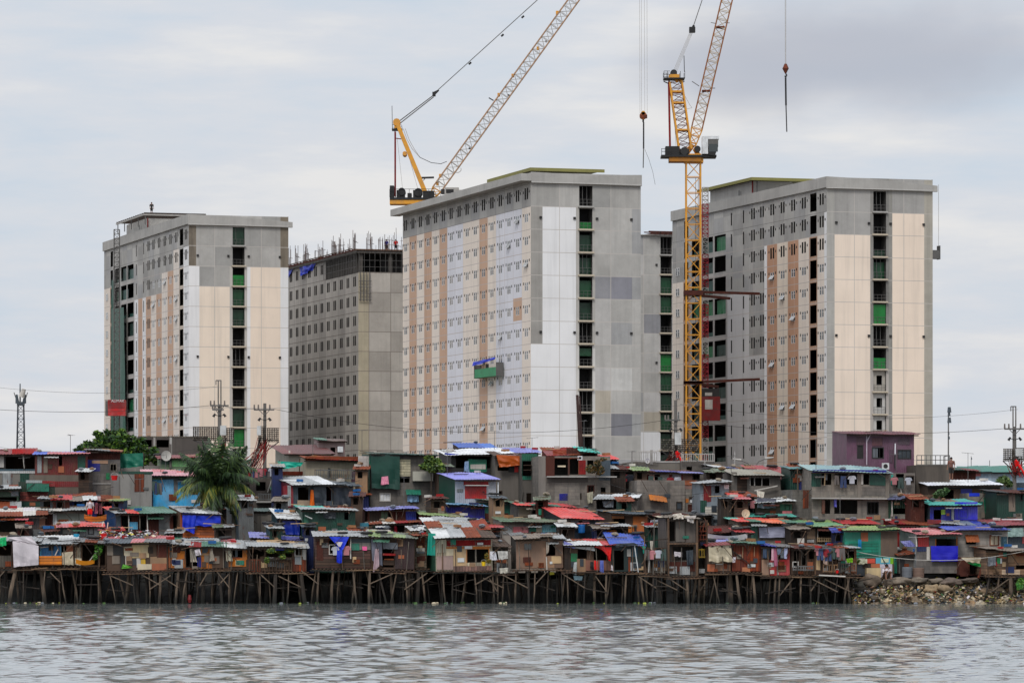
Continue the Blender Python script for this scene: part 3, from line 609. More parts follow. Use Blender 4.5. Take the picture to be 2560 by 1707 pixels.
# ------------------------------------------------------------------ tower cranes
def wire_mb(mb, a, b_, sag, r, n=10):
    pts = [Vector(a).lerp(Vector(b_), i / n) - Vector((0, 0, sag * 4 * (i / n) * (1 - i / n))) for i in range(n + 1)]; mb.path(pts, r, 4)
def crane(name, label, D, base, fn):
    root = thing(name, label, 'crane', (base[0], base[1], 1.7)); b0 = Vector(root.location)
    def part(nm, mb, parent=root, ):
        mb.v = [tuple(Vector(p) - b0) for p in mb.v]; return mb.build(nm, parent)
    fn(part, lambda x, y, dy=0: at(x, y, D) + Vector((0, dy, 0))); return root
def crane_left(part, A):
    def K(x, y, dy=0): return A(x, y, dy)
    m = MB(); lattice(m, (A(1072, 515).x, 560, 1.7), A(1072, 515), 1.9, 1.9, 26, .12, .07, chordm='ycrane', bracem='ycrane'); part('mast', m)
    a, b_ = A(975, 512), A(1092, 497); m = MB().m('ycrane').box(a.x, b_.x, 558.6, 561.4, a.z, a.z + .55); m.m('black').box(a.x, b_.x, 558.5, 561.5, a.z + .56, a.z + .85); part('slewing_deck', m)
    m = MB().m('black'); z = a.z + .86
    for x0, x1, h in ((0, .55, 1.6), (.9, 2.0, 1.0), (2.35, 2.9, .6), (3.1, 4.2, 1.0), (4.4, 5.9, .9)): m.box(a.x + x0, a.x + x1, 558.8, 561.0, z, z + h)
    m.tube((a.x + 1.6, 558.6, z + .8), (a.x + 1.6, 561.2, z + .8), .5, n=12); m.tube((a.x + 3.8, 558.6, z + .7), (a.x + 3.8, 561.2, z + .7), .55, n=12)
    for q in range(5): m.bar((a.x + q * 1.3, 558.5, z), (a.x + q * 1.3, 558.5, z + 1.1), .04)
    m.bar((a.x, 558.5, z + 1.1), (a.x + 6, 558.5, z + 1.1), .04); part('winch', m)
    m = MB().m('ycrane')
    for dy in (-.7, .7): m.tube(A(1065, 486, dy), A(994, 312, dy), .42, .36, 4)
    for q in range(7): t = q / 6; p = A(1065, 486).lerp(A(994, 312), t); m.bar(p + Vector((0, -.7, 0)), p + Vector((0, .7, 0)), .1)
    m.tube(A(1012, 385, -.7), A(1012, 387, .7), .3, .3, 8); part('a_frame', m)
    m = MB().m('rustr'); [m.tube(A(988, 330, dy), A(988, 492, dy), .1) for dy in (-.6, .6)]; m.bar(A(988, 346), A(1003, 348), .08); m.m('black').bar(A(1052, 445), A(1085, 444), .17); m.bar(A(1058, 452), A(1064, 445), .06); part('back_stay', m)
    m = MB().m('black').box(A(980, 0).x, A(1006, 0).x, 559.2, 560.8, A(0, 327).z, A(0, 323).z); m.bar(A(980, 265), A(981, 325), .05); m.bar(A(980, 313), A(1002, 312), .04); m.bar(A(980, 319), A(1004, 318), .04); m.bar(A(1004, 312), A(1006, 326), .04)
    m.m('ycrane').tube(A(992, 307, -.8), A(992, 307, .8), .5, .5, 10); m.box(A(986, 0).x, A(1001, 0).x, 559.3, 560.7, A(0, 322).z, A(0, 306).z); part('mast_head', m)
    tip = A(1605, -236); m = MB(); lattice(m, A(1078, 497), A(1092, 474), .5, 1.25, 2, .09, .05, side=Vector((0, 1, 0)), chordm='ycrane', bracem='ycrane')
    lattice(m, A(1092, 474), A(1590, -215), 1.25, 1.25, 44, .085, .05, side=Vector((0, 1, 0)), chordm='plain 182 140 104', bracem='steell'); lattice(m, A(1590, -215), tip, 1.25, .5, 2, .08, .05, side=Vector((0, 1, 0)))
    for x, y in ((1094, 460), (1101, 440), (1345, 122), (1393, 33), (1247, 238), (1282, 190)): m.m('ycrane').box(A(x, y).x - .18, A(x, y).x + .18, 559.5, 560.1, A(x, y).z - .22, A(x, y).z + .22)
    for x, y in ((1270, 237), (1172, 370), (1363, 103)): m.m('dark').bar(A(x, y), A(x + 4, y + 3), .14)
    m.m('dark').bar(A(1222, 245), A(1234, 252), .1)
    m.m('steell')
    for k in range(9): t0, t1 = k / 9 * 4.2 - .5, (k + 1) / 9 * 4.2 - .5; m.bar(A(1143 + 10 * math.cos(t0), 424 + 8 * math.sin(t0)), A(1143 + 10 * math.cos(t1), 424 + 8 * math.sin(t1)), .05)
    part('boom', m)
    m = MB().m('steell'); a, b_ = A(1112, 492), A(1157, 472); m.box(a.x, b_.x - .5, 558, 559.6, a.z, b_.z); m.m('pale').box(b_.x - .5, b_.x, 558.1, 559.5, a.z, b_.z - .3); m.m('dark').box(A(1103, 0).x, a.x - .01, 558, 559.5, A(0, 487).z, A(0, 476).z); m.m('black').box(a.x + .2, a.x + 1.2, 557.97, 557.99, a.z + .3, b_.z - .25)
    m.m('steell')
    for q in range(4): m.bar(A(1083 + q * 6, 498), A(1083 + q * 6, 484), .04)
    m.bar(A(1083, 484), A(1101, 484), .04); part('cab', m)
    m = MB().m('steel')
    for dy in (-.35, .35): m.tube(A(996, 305, dy), A(1082, 240, dy), .045, .045, 4); m.tube(A(1000, 309, dy), A(1084, 243, dy), .045, .045, 4)
    m.tube(A(1090, 230), tip, .07, .07, 4); m.m('black').box(A(1081, 0).x, A(1089, 0).x, 559.5, 560.5, A(0, 241).z, A(0, 231).z); m.tube(A(1087, 233), A(1097, 226), .22, .1, 6)
    for x, y in ((1175, 159), (1256, 89), (1307, 43)): m.tube(A(x - 3, y + 2.6), A(x + 3, y - 2.6), .13, .13, 6)
    part('pendant', m)
    m = MB().m('steell')
    for s_, o_ in ((0, 0), (1.5, 5)):
        pts = [A(1008 + o_, 322), A(1018 + o_, 350), A(1030 + o_, 372), A(1050, 394), A(1078, 407), A(1102, 410), A(1117, 404)]; m.path(pts, .05)
    for x0, x1 in ((993, 1007), (1010, 1046)): m.bar(A(x0, 345), A(x1, 478), .03)
    part('power_cable', m)
    m = MB().m('steell')
    for x0, x1 in ((1598, 1600), (1603, 1604), (1610, 1612), (1617, 1618)): m.tube(A(x0, -236), A(x1, 284), .03, .03, 4)
    h = part('hoist_rope', m)
    m = MB().m('ycrane'); m.tube(A(1608, 283, -.3), A(1608, 283, .3), .28, .28, 10); m.m('plain 176 96 30').tube(A(1608, 290, -.3), A(1608, 290, .3), .5, .5, 10); m.m('woodr').box(A(1600, 0).x, A(1618, 0).x, 559.6, 560.4, A(0, 296).z, A(0, 288).z)
    m.m('dark').tube(A(1608, 298), A(1608, 306), .12); m.tube(A(1609, 306), A(1609, 372), .1); m.m('steel').tube(A(1609, 372), A(1608, 420), .07)
    m.path([A(1612, 374), A(1622, 398), A(1632, 430), A(1638, 462)], .03); part('hook_block', m, h)
crane('tower_crane', 'crane with solid yellow A-frame and black winches rising behind the central tower', 560, (WX(1072, 560), 560), crane_left)
def crane_right(part, A):
    D = 515; mx = A(1733, 0).x
    m = MB(); lattice(m, (mx, D, 1.7), (mx, D, A(0, 404).z), 1.75, 1.75, 25, .13, .065, chordm='ycrane', bracem='ycrane')
    m.m('dark')
    for k in range(30): z = 2 + k * 1.5; m.bar((mx + .3, D - .3, z), (mx + .6, D - .3, z), .03)
    m.bar((mx + .3, D - .3, 2), (mx + .3, D - .3, 48), .04); m.bar((mx + .6, D - .3, 2), (mx + .6, D - .3, 48), .04); part('mast', m)
    m = MB().m('ycrane').box(mx - 1.1, mx + 1.2, D - 1.1, D + 1.1, A(0, 408).z, A(0, 398).z); m.tube((mx, D, A(0, 398).z), (mx, D, A(0, 388).z), 1.2, 1.2, 16)
    m.m('plain 178 116 30').box(A(1672, 0).x, A(1752, 0).x, D - 1.3, D + 1.3, A(0, 406).z, A(0, 395).z); m.m('black').box(A(1652, 0).x, A(1790, 0).x, D - 1.5, D + 1.5, A(0, 395).z, A(0, 390).z)
    for q in range(7):
        if q in (3, 4): continue
        x = A(1653 + q * 22, 0).x; m.bar((x, D - 1.5, A(0, 390).z), (x, D - 1.5, A(0, 374).z), .04)
    m.bar(A(1653, 375, -1.5), A(1672, 375, -1.5), .04); m.bar(A(1653, 382, -1.5), A(1672, 382, -1.5), .04); part('slewing_deck', m)
    m = MB().m('black').box(A(1663, 0).x, A(1698, 0).x, D - 1.2, D + 1.2, A(0, 390).z, A(0, 368).z); m.m('dark').box(A(1699, 0).x, A(1722, 0).x, D - 1, D + 1, A(0, 390).z, A(0, 374).z); m.tube(A(1710, 380, -1.2), A(1710, 380, 1.2), .5, .5, 10)
    m.tube(A(1743, 374, -.8), A(1743, 374, .8), .4, .4, 10); part('winch', m)
    m = MB().m('ycrane').box(A(1700, 0).x, A(1752, 0).x, D - .9, D + .9, A(0, 392).z, A(0, 386).z); m.tube(A(1712, 388), A(1732, 362), .35, .3, 6); m.tube(A(1746, 388), A(1736, 372), .3, .25, 6); part('turret', m)
    m = MB().m('ycrane'); lattice(m, A(1713, 376), A(1689, 205), 1.5, 1.5, 11, .15, .05, side=Vector((1, 0, 0)), chordm='ycrane', bracem='woodr'); m.m('ycrane'); m.tube(A(1692, 206, -.7), A(1686, 190), .2); m.tube(A(1703, 206, -.7), A(1686, 190), .2)
    for y, x in ((258, 1695), (326, 1706), (230, 1690)): m.box(A(x - 14, 0).x, A(x + 14, 0).x, D - .8, D + .8, A(0, y + 2).z, A(0, y - 2).z)
    part('a_frame', m)
    m = MB().m('black').box(A(1659, 0).x, A(1711, 0).x, D - 1.2, D + 1.2, A(0, 200).z, A(0, 197).z)
    for x in (1659, 1668, 1700, 1711):
        for dy in (-1.2, 1.2): m.bar(A(x, 199, dy), A(x, 181, dy), .04)
    for y in (181, 190): [m.bar(A(1659, y, dy), A(1674, y, dy), .04) or m.bar(A(1699, y, dy), A(1711, y, dy), .04) for dy in (-1.2, 1.2)]
    m.bar(A(1659, 204), A(1672, 210), .08); m.bar(A(1711, 204), A(1700, 210), .08); m.bar(A(1710, 140), A(1711, 180), .06)
    m.m('ycrane').box(A(1672, 0).x, A(1698, 0).x, D - .8, D + .8, A(0, 196).z, A(0, 188).z); m.m('dark').tube(A(1684, 184, -.7), A(1684, 184, .7), .42, .42, 10); part('mast_head', m)
    m = MB().m('rustr'); [m.tube(A(1672, 204, dy), A(1675, 368, dy), .1) for dy in (-.7, .7)]; m.m('steell').bar(A(1684, 270), A(1690, 366), .03); part('back_stay', m)
    tip = A(1964, -626); m = MB(); lattice(m, A(1729, 376), A(1742, 322), .5, 1.35, 3, .1, .06, side=Vector((1, 0, 0)), chordm='ycrane', bracem='ycrane'); lattice(m, A(1742, 322), A(1958, -600), 1.3, 1.3, 44, .1, .05, side=Vector((1, 0, 0)), chordm='plain 150 92 50', bracem='plain 190 170 140'); lattice(m, A(1958, -600), tip, 1.3, .4, 2, .08, .05)
    for x, y in ((1765, 228), (1801, 69)): m.m('woodr').box(A(x - 10, 0).x, A(x + 10, 0).x, D - .7, D + .7, A(0, y + 1.5).z, A(0, y - 1.5).z)
    m.m('steel').bar(A(1748, 216), A(1730, 204), .06); m.bar(A(1774, 221), A(1788, 221), .06); m.bar(A(1777, 57), A(1792, 60), .05); m.bar(A(1812, 58), A(1824, 58), .05); part('boom', m)
    m = MB().m('steell')
    for o_ in (-6, -3, 0, 3): m.tube(A(1686 + o_, 186), A(1729 + o_ * .8, 82), .03, .03, 4)
    m.m('black').box(A(1723, 0).x, A(1738, 0).x, D - .5, D + .5, A(0, 82).z, A(0, 69).z); m.tube(A(1732, 70), A(1735, 64), .15); m.m('steel').tube(A(1734, 65), tip, .07, .07, 4); part('pendant', m)
    m = MB().m('white'); a, b_ = A(1754, 388), A(1796, 344)
    m.box(a.x, a.x + .7, D - 1.7, D - .1, a.z, b_.z); m.box(a.x + .71, b_.x, D - 1.7, D - .1, b_.z - .35, b_.z); m.m('steel').box(a.x + .71, b_.x - .1, D - 1.66, D - .12, a.z + .9, b_.z - .36); m.m('glass 40 48 50').box(a.x + .8, b_.x - .15, D - 1.72, D - 1.68, a.z + .25, a.z + 1.2); m.m('black').raw([(a.x + .71, D - 1.69, a.z + .89), (b_.x - .1, D - 1.69, a.z + .89), (b_.x - .5, D - 1.69, a.z - .25), (a.x + .71, D - 1.69, a.z - .1), (a.x + .71, D - .12, a.z + .89), (b_.x - .1, D - .12, a.z + .89), (b_.x - .5, D - .12, a.z - .25), (a.x + .71, D - .12, a.z - .1)], [(0, 3, 2, 1), (4, 5, 6, 7), (0, 1, 5, 4), (1, 2, 6, 5), (2, 3, 7, 6), (3, 0, 4, 7)]); part('cab', m)
    m = MB().m('steell')
    for o_ in (-2, 2): m.tube(A(1963 + o_ * .8, -620), A(1964 + o_ * .4, 162), .035, .035, 4)
    m.path([A(1800, 110), A(1790, 170), A(1778, 215)], .03); m.path([A(1703, 206), A(1712, 240), A(1724, 262), A(1730, 270), A(1714, 274)], .03); h = part('hoist_rope', m)
    m = MB().m('woodr').tube(A(1964, 160), A(1964, 172), .15, .42, 8); m.tube(A(1964, 172), A(1964, 184), .42, .1, 8); m.m('dark').path([A(1964, 184), A(1967, 189), A(1964, 193), A(1962, 190)], .09, 6); m.m('black').tube(A(1964, 194), A(1965, 264), .11); m.m('dark').tube(A(1965, 264), A(1967, 330), .07); part('hook_block', m, h)
    for (y0, x1, y1) in ((730, 1905, 727), (736, 1830, 739), (957, 1905, 943), (956, 1800, 962)):
        m = MB().m('rustd'); m.tube(A(1714, y0, -.6), A(x1, y1, 6), .22, .22, 4); m.box(mx - 1.15, mx + 1.15, D - 1.15, D + 1.15, A(0, y0 + 3).z, A(0, y0 - 3).z); part('wall_tie', m)
crane('tower_crane', 'tower crane with full lattice mast and white cab at its deck', 515, (WX(1733, 515), 515), crane_right)
# red and white passenger hoist mast + car
m = MB(); x, D = WX(1763, 528), 528; base = Vector((x, D, 1.7)); root = thing('construction_hoist', 'red lattice hoist mast standing right of the yellow crane mast', 'hoist', base)
for k in range(22):
    z0, z1 = k * 2.1, (k + 1) * 2.1; lattice(m, (0, 0, z0), (0, 0, z1), .72, .72, 4, .06, .04, chordm='plain 150 34 50' if k % 3 else 'steell', bracem='plain 170 50 60' if k % 3 else 'steell')
m.build('mast', root)
m = MB().m('redd').box(-.6, 1.8, -1.6, -.5, 16.9, 19.9); m.m('pale').box(-.1, .85, -1.63, -1.61, 18.3, 19.5); m.box(-.1, .8, -1.63, -1.61, 20.0, 20.4); m.m('dark').box(-.5, 1.7, -1.5, -.6, 19.91, 20.9); m.build('hoist_car', root)
x, D = WX(292, 583), 583; root = thing('construction_hoist', 'grey lattice mast with bright red hoist car on the leftmost tower', 'hoist', (x, D, 1.7))
m = MB(); lattice(m, (0, 0, 0), (0, 0, WZ(574, D) - 1.7), .75, .75, 70, .06, .035, chordm='steel', bracem='steel'); m.build('mast', root)
zc = lambda py: WZ(py, D) - 1.7
xc = lambda px: WX(px, D) - x
m = MB().m('red').box(xc(274), xc(317), -2.4, -.7, zc(1040), zc(1001)); m.m('metal 130 24 24 .1').box(xc(275), xc(316), -2.43, -2.41, zc(1022), zc(1002)); m.m('steel').box(xc(267), xc(273), -2.2, -.8, zc(1040), zc(1003)); m.m('steel').bar((xc(267), -2.3, zc(1001)), (xc(317), -2.3, zc(1001)), .05); car = m.build('hoist_car', root)
tx = bpy.data.curves.new('lettering', 'FONT'); tx.body = 'ALIMAK'; tx.size = .52; tx.extrude = .01; to = bpy.data.objects.new('lettering', tx); COL.objects.link(to); bpy.context.view_layer.update()
tm = bpy.data.meshes.new_from_object(to); bpy.data.objects.remove(to); tm.materials.clear(); tm.materials.append(M('white')); tm.name = 'lettering'
for v in tm.vertices: v.co = Vector((v.co.x, -v.co.z, v.co.y))
to = bpy.data.objects.new('lettering', tm); COL.objects.link(to); to.parent = car; to.location = (xc(282), -2.46, zc(1006.5)); to.scale = (1.0, 1, 1)
# green safety net behind the hoist, in front of the recess
a, b_ = 39.0, 47.6
def onface(P, t, z, off=0): return Vector((P[0], P[1], 0)) + EY * t - EX * off + Vector((0, 0, z))
m = MB().m('tarp 18 74 58'); cloth(m, [onface(P1, b_, WZ(764, 598), .5), onface(P1, a, WZ(770, 600), .5), onface(P1, a - 1, WZ(1080, 600), .5), onface(P1, b_, WZ(1080, 600), .5)], 10, 24, .12, 3)
m.m('tarp 40 78 66'); cloth(m, [onface(P1, b_, WZ(690, 598), .45), onface(P1, b_ - 2.2, WZ(700, 600), .45), onface(P1, b_ - 2, WZ(764, 600), .45), onface(P1, b_, WZ(764, 598), .45)], 5, 6, .1, 8)
onemesh('safety_net', m, 'long dark green safety netting hanging down the leftmost tower beside the red hoist', 'netting', onface(P1, 43, 20, .5))
# suspended work platforms
def gondola(label, p, ux, n_, w, mats, top):
    root = thing('work_platform', label, 'work platform', p, math.atan2(ux.y, ux.x)); m = MB().m(mats[0]).box(-w, w, -.9, -.82, 0, 1.05); m.box(-w, w, -.1, -.02, 0, 1.05); m.box(-w, w, -.82, -.1, 0, .08); m.build('basket', root)
    m = MB().m('steel')
    for x in (-w, w): m.box(x - .04, x + .04, -.95, 0, -.05, 1.6)
    m.m('steell').bar((-w, -.45, 1.6), (-w, -.45, top), .025); m.bar((w, -.45, 1.6), (w, -.45, top), .025); m.build('rope', root)
    if mats[1]: m = MB().m(mats[1]); cloth(m, [(-w, -.9, 1.95), (w + .2, -.9, 2.2), (w - .3, -.92, 1.9), (-w, -.95, 1.45)], 8, 3, .15, 2); m.m('dark').box(-.9, -.5, -.6, -.3, .1, 1.6); m.build('canopy', root)
gondola('green hanging work platform with blue cover on the central tower', onface(P2, pxt(P2, 1233), WZ(941, 508), .1), -EY, 0, (pxt(P2, 1206) - pxt(P2, 1261)) / 2, ('tarp 26 132 90', 'tblue'), 17)
gondola('small grey work platform hung at the far right edge of the rightmost tower', Vector((*(Vector((P3[0], P3[1], 0)) + EX * 13.9 + EY * 1).xy, WZ(648, 508))), EX, 0, .8, ('steel', None), 9)
m = MB().m('rust 62 46 44'); D = 480; m.tube(at(1464, 1390, D), at(1443, 987, D), .3, .22, 4); m.tube(at(1470, 1390, D), at(1449, 990, D), .15, .12, 4); onemesh('steel_post', m, 'dark rusty leaning steel post before the white face of the central tower', 'post', at(1452, 1340, D))
# worker on the roof frame and lattice masts far away
# ------------------------------------------------------------------ lattice masts, poles, meters, wires
def mast(label, px, D, ytop, w0, w1, dish, cat='radio mast'):
    root = thing('lattice_mast', label, cat, (WX(px, D), D, 1.7)); h = WZ(ytop, D) - 1.7; m = MB(); lattice(m, (0, 0, 0), (0, 0, h), w0, w1, 22, .09, .045, chordm='paint 60 66 76', bracem='paint 70 76 86'); m.build('frame', root)
    m = MB().m('slate').box(-1.0 * dish, 1.0 * dish, -.8, .8, h, h + .5)
    for sx in (-1, 1): m.tube((sx * dish, 0, h + .3), (sx * dish * 1.25, 0, h + 1.6), .3, .15, 6); m.m('steel').bar((sx * dish * 1.3, 0, h + .8), (sx * dish * 2, 0, h + 1.9), .08); m.m('slate')
    m.m('pale').tube((.1, -.2, h + 1.2), (.5, -.2, h + 2.4), .5, .3, 8); m.m('slate').tube((-.1, 0, h + .5), (-.1, 0, h + 3.2), .12, .08, 5); m.build('antenna', root)
    return root
mast('thin lattice mast with horn shaped top above the far left roofs', 52, 620, 1013, 1.7, .85, .5)
def thinmast(label, px, D, ytop, blobs, r=.1):
    root = thing('antenna_mast', label, 'antenna', (WX(px, D), D, 1.7)); h = WZ(ytop, D) - 1.7; MB().m('steel').tube((0, 0, 0), (0, 0, h), r, r * .6, 6).build('pole', root); m = MB().m('slate')
    for y, rr in blobs: z = WZ(y, D) - 1.7; m = MB().m('slate'); m.tube((rr * .3, 0, z - rr * .9), (rr * .3, 0, z + rr * .9), rr * .7, rr * .5, 6); m.build('antenna', root)
    return root
thinmast('tall slim antenna mast at the roof railing right of the rightmost tower', 2371, 420, 1022, ((1024, .3), (1035, .22), (1050, .3), (1083, .12), (1094, .16)))
thinmast('short bare antenna above the far right white warehouse', 2428, 420, 1140, ((1146, .1),), .05); thinmast('shorter bare antenna pole at the warehouse roof corner', 2474, 420, 1150, (), .05)
for i, (x, y) in enumerate(((260, 500),)): pass
def meters(mb, x, y, z, w, h, nx, nz):
    mb.m('woodd')
    for j in range(nz + 1): mb.box(x - w / 2, x + w / 2, y + .12, y + .15, z + h * j / nz - .02, z + h * j / nz + .02)
    dx, dz = w / nx, h / nz
    for i in range(nx):
        for j in range(nz):
            cx, cz = x - w / 2 + (i + .5) * dx, z + (j + .5) * dz
            mb.m('plain 120 110 100' if (i * 3 + j) % 4 else 'plain 186 176 156').box(cx - dx * .27, cx + dx * .27, y - .02, y + .115, cz - dz * .33, cz + dz * .33); mb.m('black').tube((cx, y - .03, cz), (cx, y - .09, cz), dx * .26, dx * .2, 6)
def upole(label, px, D, ytop, arms, racks, twin=None, box=None, wires_y=None, cable=None, yb=1180):
    root = thing('utility_pole', label, 'utility pole', (WX(px, D), D, 1.7)); X = root.location.x; h = WZ(ytop, D) - 1.7; zz = lambda y: WZ(y, D) - 1.7; xx = lambda x: WX(x, D) - X
    m = MB().m('conc 110 106 102')
    if twin: m.tube((0, 0, 0), (0, 0, zz(twin)), .16, .13, 8); [m.tube((s_ * .09, 0, zz(twin)), (s_ * .09, 0, h), .045, .04, 6) for s_ in (-1, 1)]; m.m('steel').bar((xx(px - 9), 0, h), (.12, 0, h), .05); m.bar((xx(px - 9), 0, h), (xx(px - 9), 0, h - .3), .04)
    else: m.tube((0, 0, 0), (0, 0, h), .16, .11, 8)
    m.build('pole', root)
    for (y, x0, x1) in arms:
        a = MB().m('steel').box(xx(x0), xx(x1), -.2, -.1, zz(y) - .05, zz(y) + .05); a.bar((0, -.15, zz(y) - .4), (xx(x0) * .55, -.15, zz(y)), .03); a.bar((0, -.15, zz(y) - .4), (xx(x1) * .55, -.15, zz(y)), .03); ao = a.build('crossarm', root)
        i_ = MB().m('plain 120 110 104')
        for x in (x0 + 1, x0 + (x1 - x0) * .22, x1 - 1 - (x1 - x0) * .2): i_.tube((xx(x), -.15, zz(y) + .05), (xx(x), -.15, zz(y) + .34), .06, .045, 6)
        i_.build('insulator', ao)
    m = MB().m('black')
    for s_ in (-1, 1): m.tube((s_ * .28 + .0, -.2, zz(ytop) * 0 + zz(arms[0][0]) - .55), (s_ * .42, -.2, zz(arms[0][0]) - .2 - .55), .06, .09, 6); m.bar((0, -.1, zz(arms[0][0]) - .7), (s_ * .34, -.2, zz(arms[0][0]) - .62), .03)
    m.build('fuse', root)
    for (x0, x1, y0, y1, nx, nz) in racks:
        m = MB(); meters(m, xx((x0 + x1) / 2), -.5, zz(y1), (x1 - x0) * D / FP, (y1 - y0) * D / FP, nx, nz); m.m('steel').bar((xx(x0), -.3, zz(y1)), (0, 0, zz(y1) - .7), .04); m.bar((xx(x1), -.3, zz(y1)), (0, 0, zz(y1) - .7), .04); m.bar((xx(x0), -.32, zz(y1) + .1), (xx(x1), -.32, zz(y1) + .1), .04); m.build('meter_rack', root)
    if box: m = MB().m('zincl').box(xx(box[0]), xx(box[1]), -.75, -.45, zz(box[3]), zz(box[2])); m.build('transformer', root)
    if cable:
        rr = random.Random(int(px)); m = MB()
        for q in range(34):
            s_ = cable * rr.uniform(.3, 1.5); y0 = rr.uniform(0, 1) * .8; m.m(rr.choice(['rustd', 'rustr', 'black', 'rustd', 'rustr'])); p0 = Vector((rr.uniform(-.5, .5), -.3, zz(racks[0][3]) - rr.uniform(-.3, .4))); p1 = Vector((s_ * 1.6 + rr.uniform(-.3, .3), rr.uniform(-1, 0), zz(yb) - rr.uniform(-.3, .4)))
            wire_mb(m, p0, p1, rr.uniform(.1, .5), .025, 6)
        m.build('drop_cable', root)
    return root
DP = 284
upole('utility pole with wide wing of meters behind the coconut palm', 549, DP, 951, ((1014, 526, 572), (1024, 531, 560)), ((483, 546, 1067, 1100, 14, 7), (556, 587, 1070, 1104, 6, 7)), twin=1010, box=(552, 567, 1064, 1088), cable=.12)
upole('utility pole with meters and dark red cables right of the palm', 662, DP, 1008, ((1024, 635, 686),), ((646, 666, 1066, 1100, 4, 7), (668, 698, 1070, 1104, 7, 7)), box=(644, 654, 1065, 1088), cable=-.9)
upole('utility pole with meter clusters in front of the yellow crane mast', 1689, DP, 1000, ((1050, 1662, 1700),), ((1652, 1688, 1098, 1126, 9, 6), (1692, 1746, 1098, 1128, 14, 6)), box=(1686, 1702, 1082, 1112), cable=-1.1)
upole('utility pole with stacked meter clusters at the far right edge', 2536, 275, 1016, ((1072, 2510, 2562),), ((2506, 2534, 1122, 1152, 7, 6), (2538, 2566, 1120, 1152, 7, 6)), twin=1066, box=(2536, 2552, 1122, 1140), cable=.15)
# red plastic strips tied to the two right poles
for i, (px, D, pts, lab) in enumerate(((1700, 282, ((1690, 1128), (1700, 1146), (1714, 1170), (1728, 1190)), 'bright red plastic strip hanging from the pole by the yellow crane'), (2540, 273, ((2536, 1150), (2544, 1162), (2556, 1180), (2566, 1196)), 'bright red plastic strip tangled on the far right pole'))):
    m = MB().m('tarp 220 40 24')
    for (a, b_), (c, d) in zip(pts[:-1], pts[1:]): m.tube(at(a, b_, D) + Vector((0, -.6, 0)), at(c, d, D) + Vector((0, -.6, 0)), .1, .06, 5)
    m.tube(at(pts[0][0] + 4, pts[0][1] + 3, D) + Vector((0, -.6, 0)), at(pts[0][0] + 2, pts[0][1] + 16, D) + Vector((0, -.6, 0)), .2, .07, 5); onemesh('plastic_strip', m, lab, 'plastic strip', at(*pts[0], D))
for i, (a, b_, sag, lab) in enumerate(((((-60, 1020)), (530, 1013), .35, 'long power line crossing the sky left of the pole by the palm'), ((552, 1013), (640, 1022), .1, 'short power line between the two poles by the palm'), ((684, 1022), (1664, 1050), 1.2, 'power line crossing before the central tower at meter height'), ((1699, 1050), (2512, 1071), .6, 'power line crossing before the rightmost tower'),
        ((-60, 962), (545, 966), .5, 'upper faint power line in the sky at far left'), ((2545, 1023), (1700, 1010), .8, 'faint upper wire between the two right poles'), ((-60, 1104), (500, 1120), .8, 'lower twin cable above the far left red roof'))):
    m = MB().m('dark'); wire_mb(m, at(*a, DP - .3), at(*b_, DP - .3), sag, .018 if i < 4 else .011, 24); onemesh('power_line', m, lab, 'power line', at(*a, DP - .3))
# ------------------------------------------------------------------ waterfront houses
SHD = {'block': 'blockd'}
def ribroof(mb, W, d0, d1, z0, z1, mats, ovl, ovr, rn, ribbed=True, sag=.05, sheet=.8, ragged=.12):
    """sheets side by side from front eave (y=d0,z0) to back (y=d1,z1), in one or two overlapping courses"""
    tilt = rn.uniform(-.15, .15) * (1 if ragged > .04 else .25) if W > 1 else 0; xs0, xs1 = -W / 2 - ovl, W / 2 + ovr; n = max(1, round((xs1 - xs0) / sheet)); sw = (xs1 - xs0) / n; ph = rn.uniform(0, 9)
    courses = 2 if len(mats) >= 3 and d1 - d0 > 1.8 else 1
    for cz_ in range(courses):
        c0 = d0 + (d1 - d0) * cz_ / courses; c1 = d0 + (d1 - d0) * (cz_ + 1) / courses + (.12 if cz_ < courses - 1 else 0); last = None; lift = -.03 * cz_
        for i in range(n):
            if last is None or rn.random() < .7 or len(mats) == 1: last = rn.choice(mats)
            mb.m(last); a = xs0 + i * sw; b_ = a + sw + .03; dz = rn.uniform(0, .03) * ragged * 8 + lift; f0 = c0 - rn.uniform(0, ragged) * 1.3; f1 = c1 + rn.uniform(0, ragged); tw = rn.uniform(-.03, .03) * ragged * 8
            if ribbed:
                k = max(2, round(sw / .2)); st = (b_ - a) / k; prof = []
                for q in range(k): prof += [(a + q * st, 0), (a + q * st + st * .6, 0), (a + q * st + st * .7, .022), (a + q * st + st * .9, .022)]
                prof.append((b_, 0))
            else: prof = [(a + (b_ - a) * q / 3, 0) for q in range(4)]
            rows = 4; vs = []
            for side in (0, 1):
                for r_ in range(rows + 1):
                    t = r_ / rows; y = f0 + (f1 - f0) * t
                    for (x, h) in prof:
                        z = z0 + (z1 - z0) * (y - d0) / (d1 - d0) + h + dz - side * .012 + noise.noise(Vector((x * .7 + ph, y * .6, ph))) * sag + tw * (x - a) + tilt * (x / W + .0)
                        vs.append((x, y, z))
            c = len(prof); K = c * (rows + 1); fs = []
            for r_ in range(rows):
                for q in range(c - 1): v = r_ * c + q; fs.append((v, v + 1, v + c + 1, v + c)); fs.append((K + v, K + v + c, K + v + c + 1, K + v + 1))
            for q in range(c - 1): fs.append((q, K + q, K + q + 1, q + 1)); v = rows * c + q; fs.append((v, v + 1, K + v + 1, K + v))
            for r_ in range(rows): v = r_ * c; fs.append((v, v + c, K + v + c, K + v)); v += c - 1; fs.append((v, K + v, K + v + c, v + c))
            mb.raw(vs, fs)
HN = [0]
AWN = ['rust', 'zinc', 'zincd', 'rustd', 'lime', 'pink', 'zincl', 'green', 'slate', 'plyg']
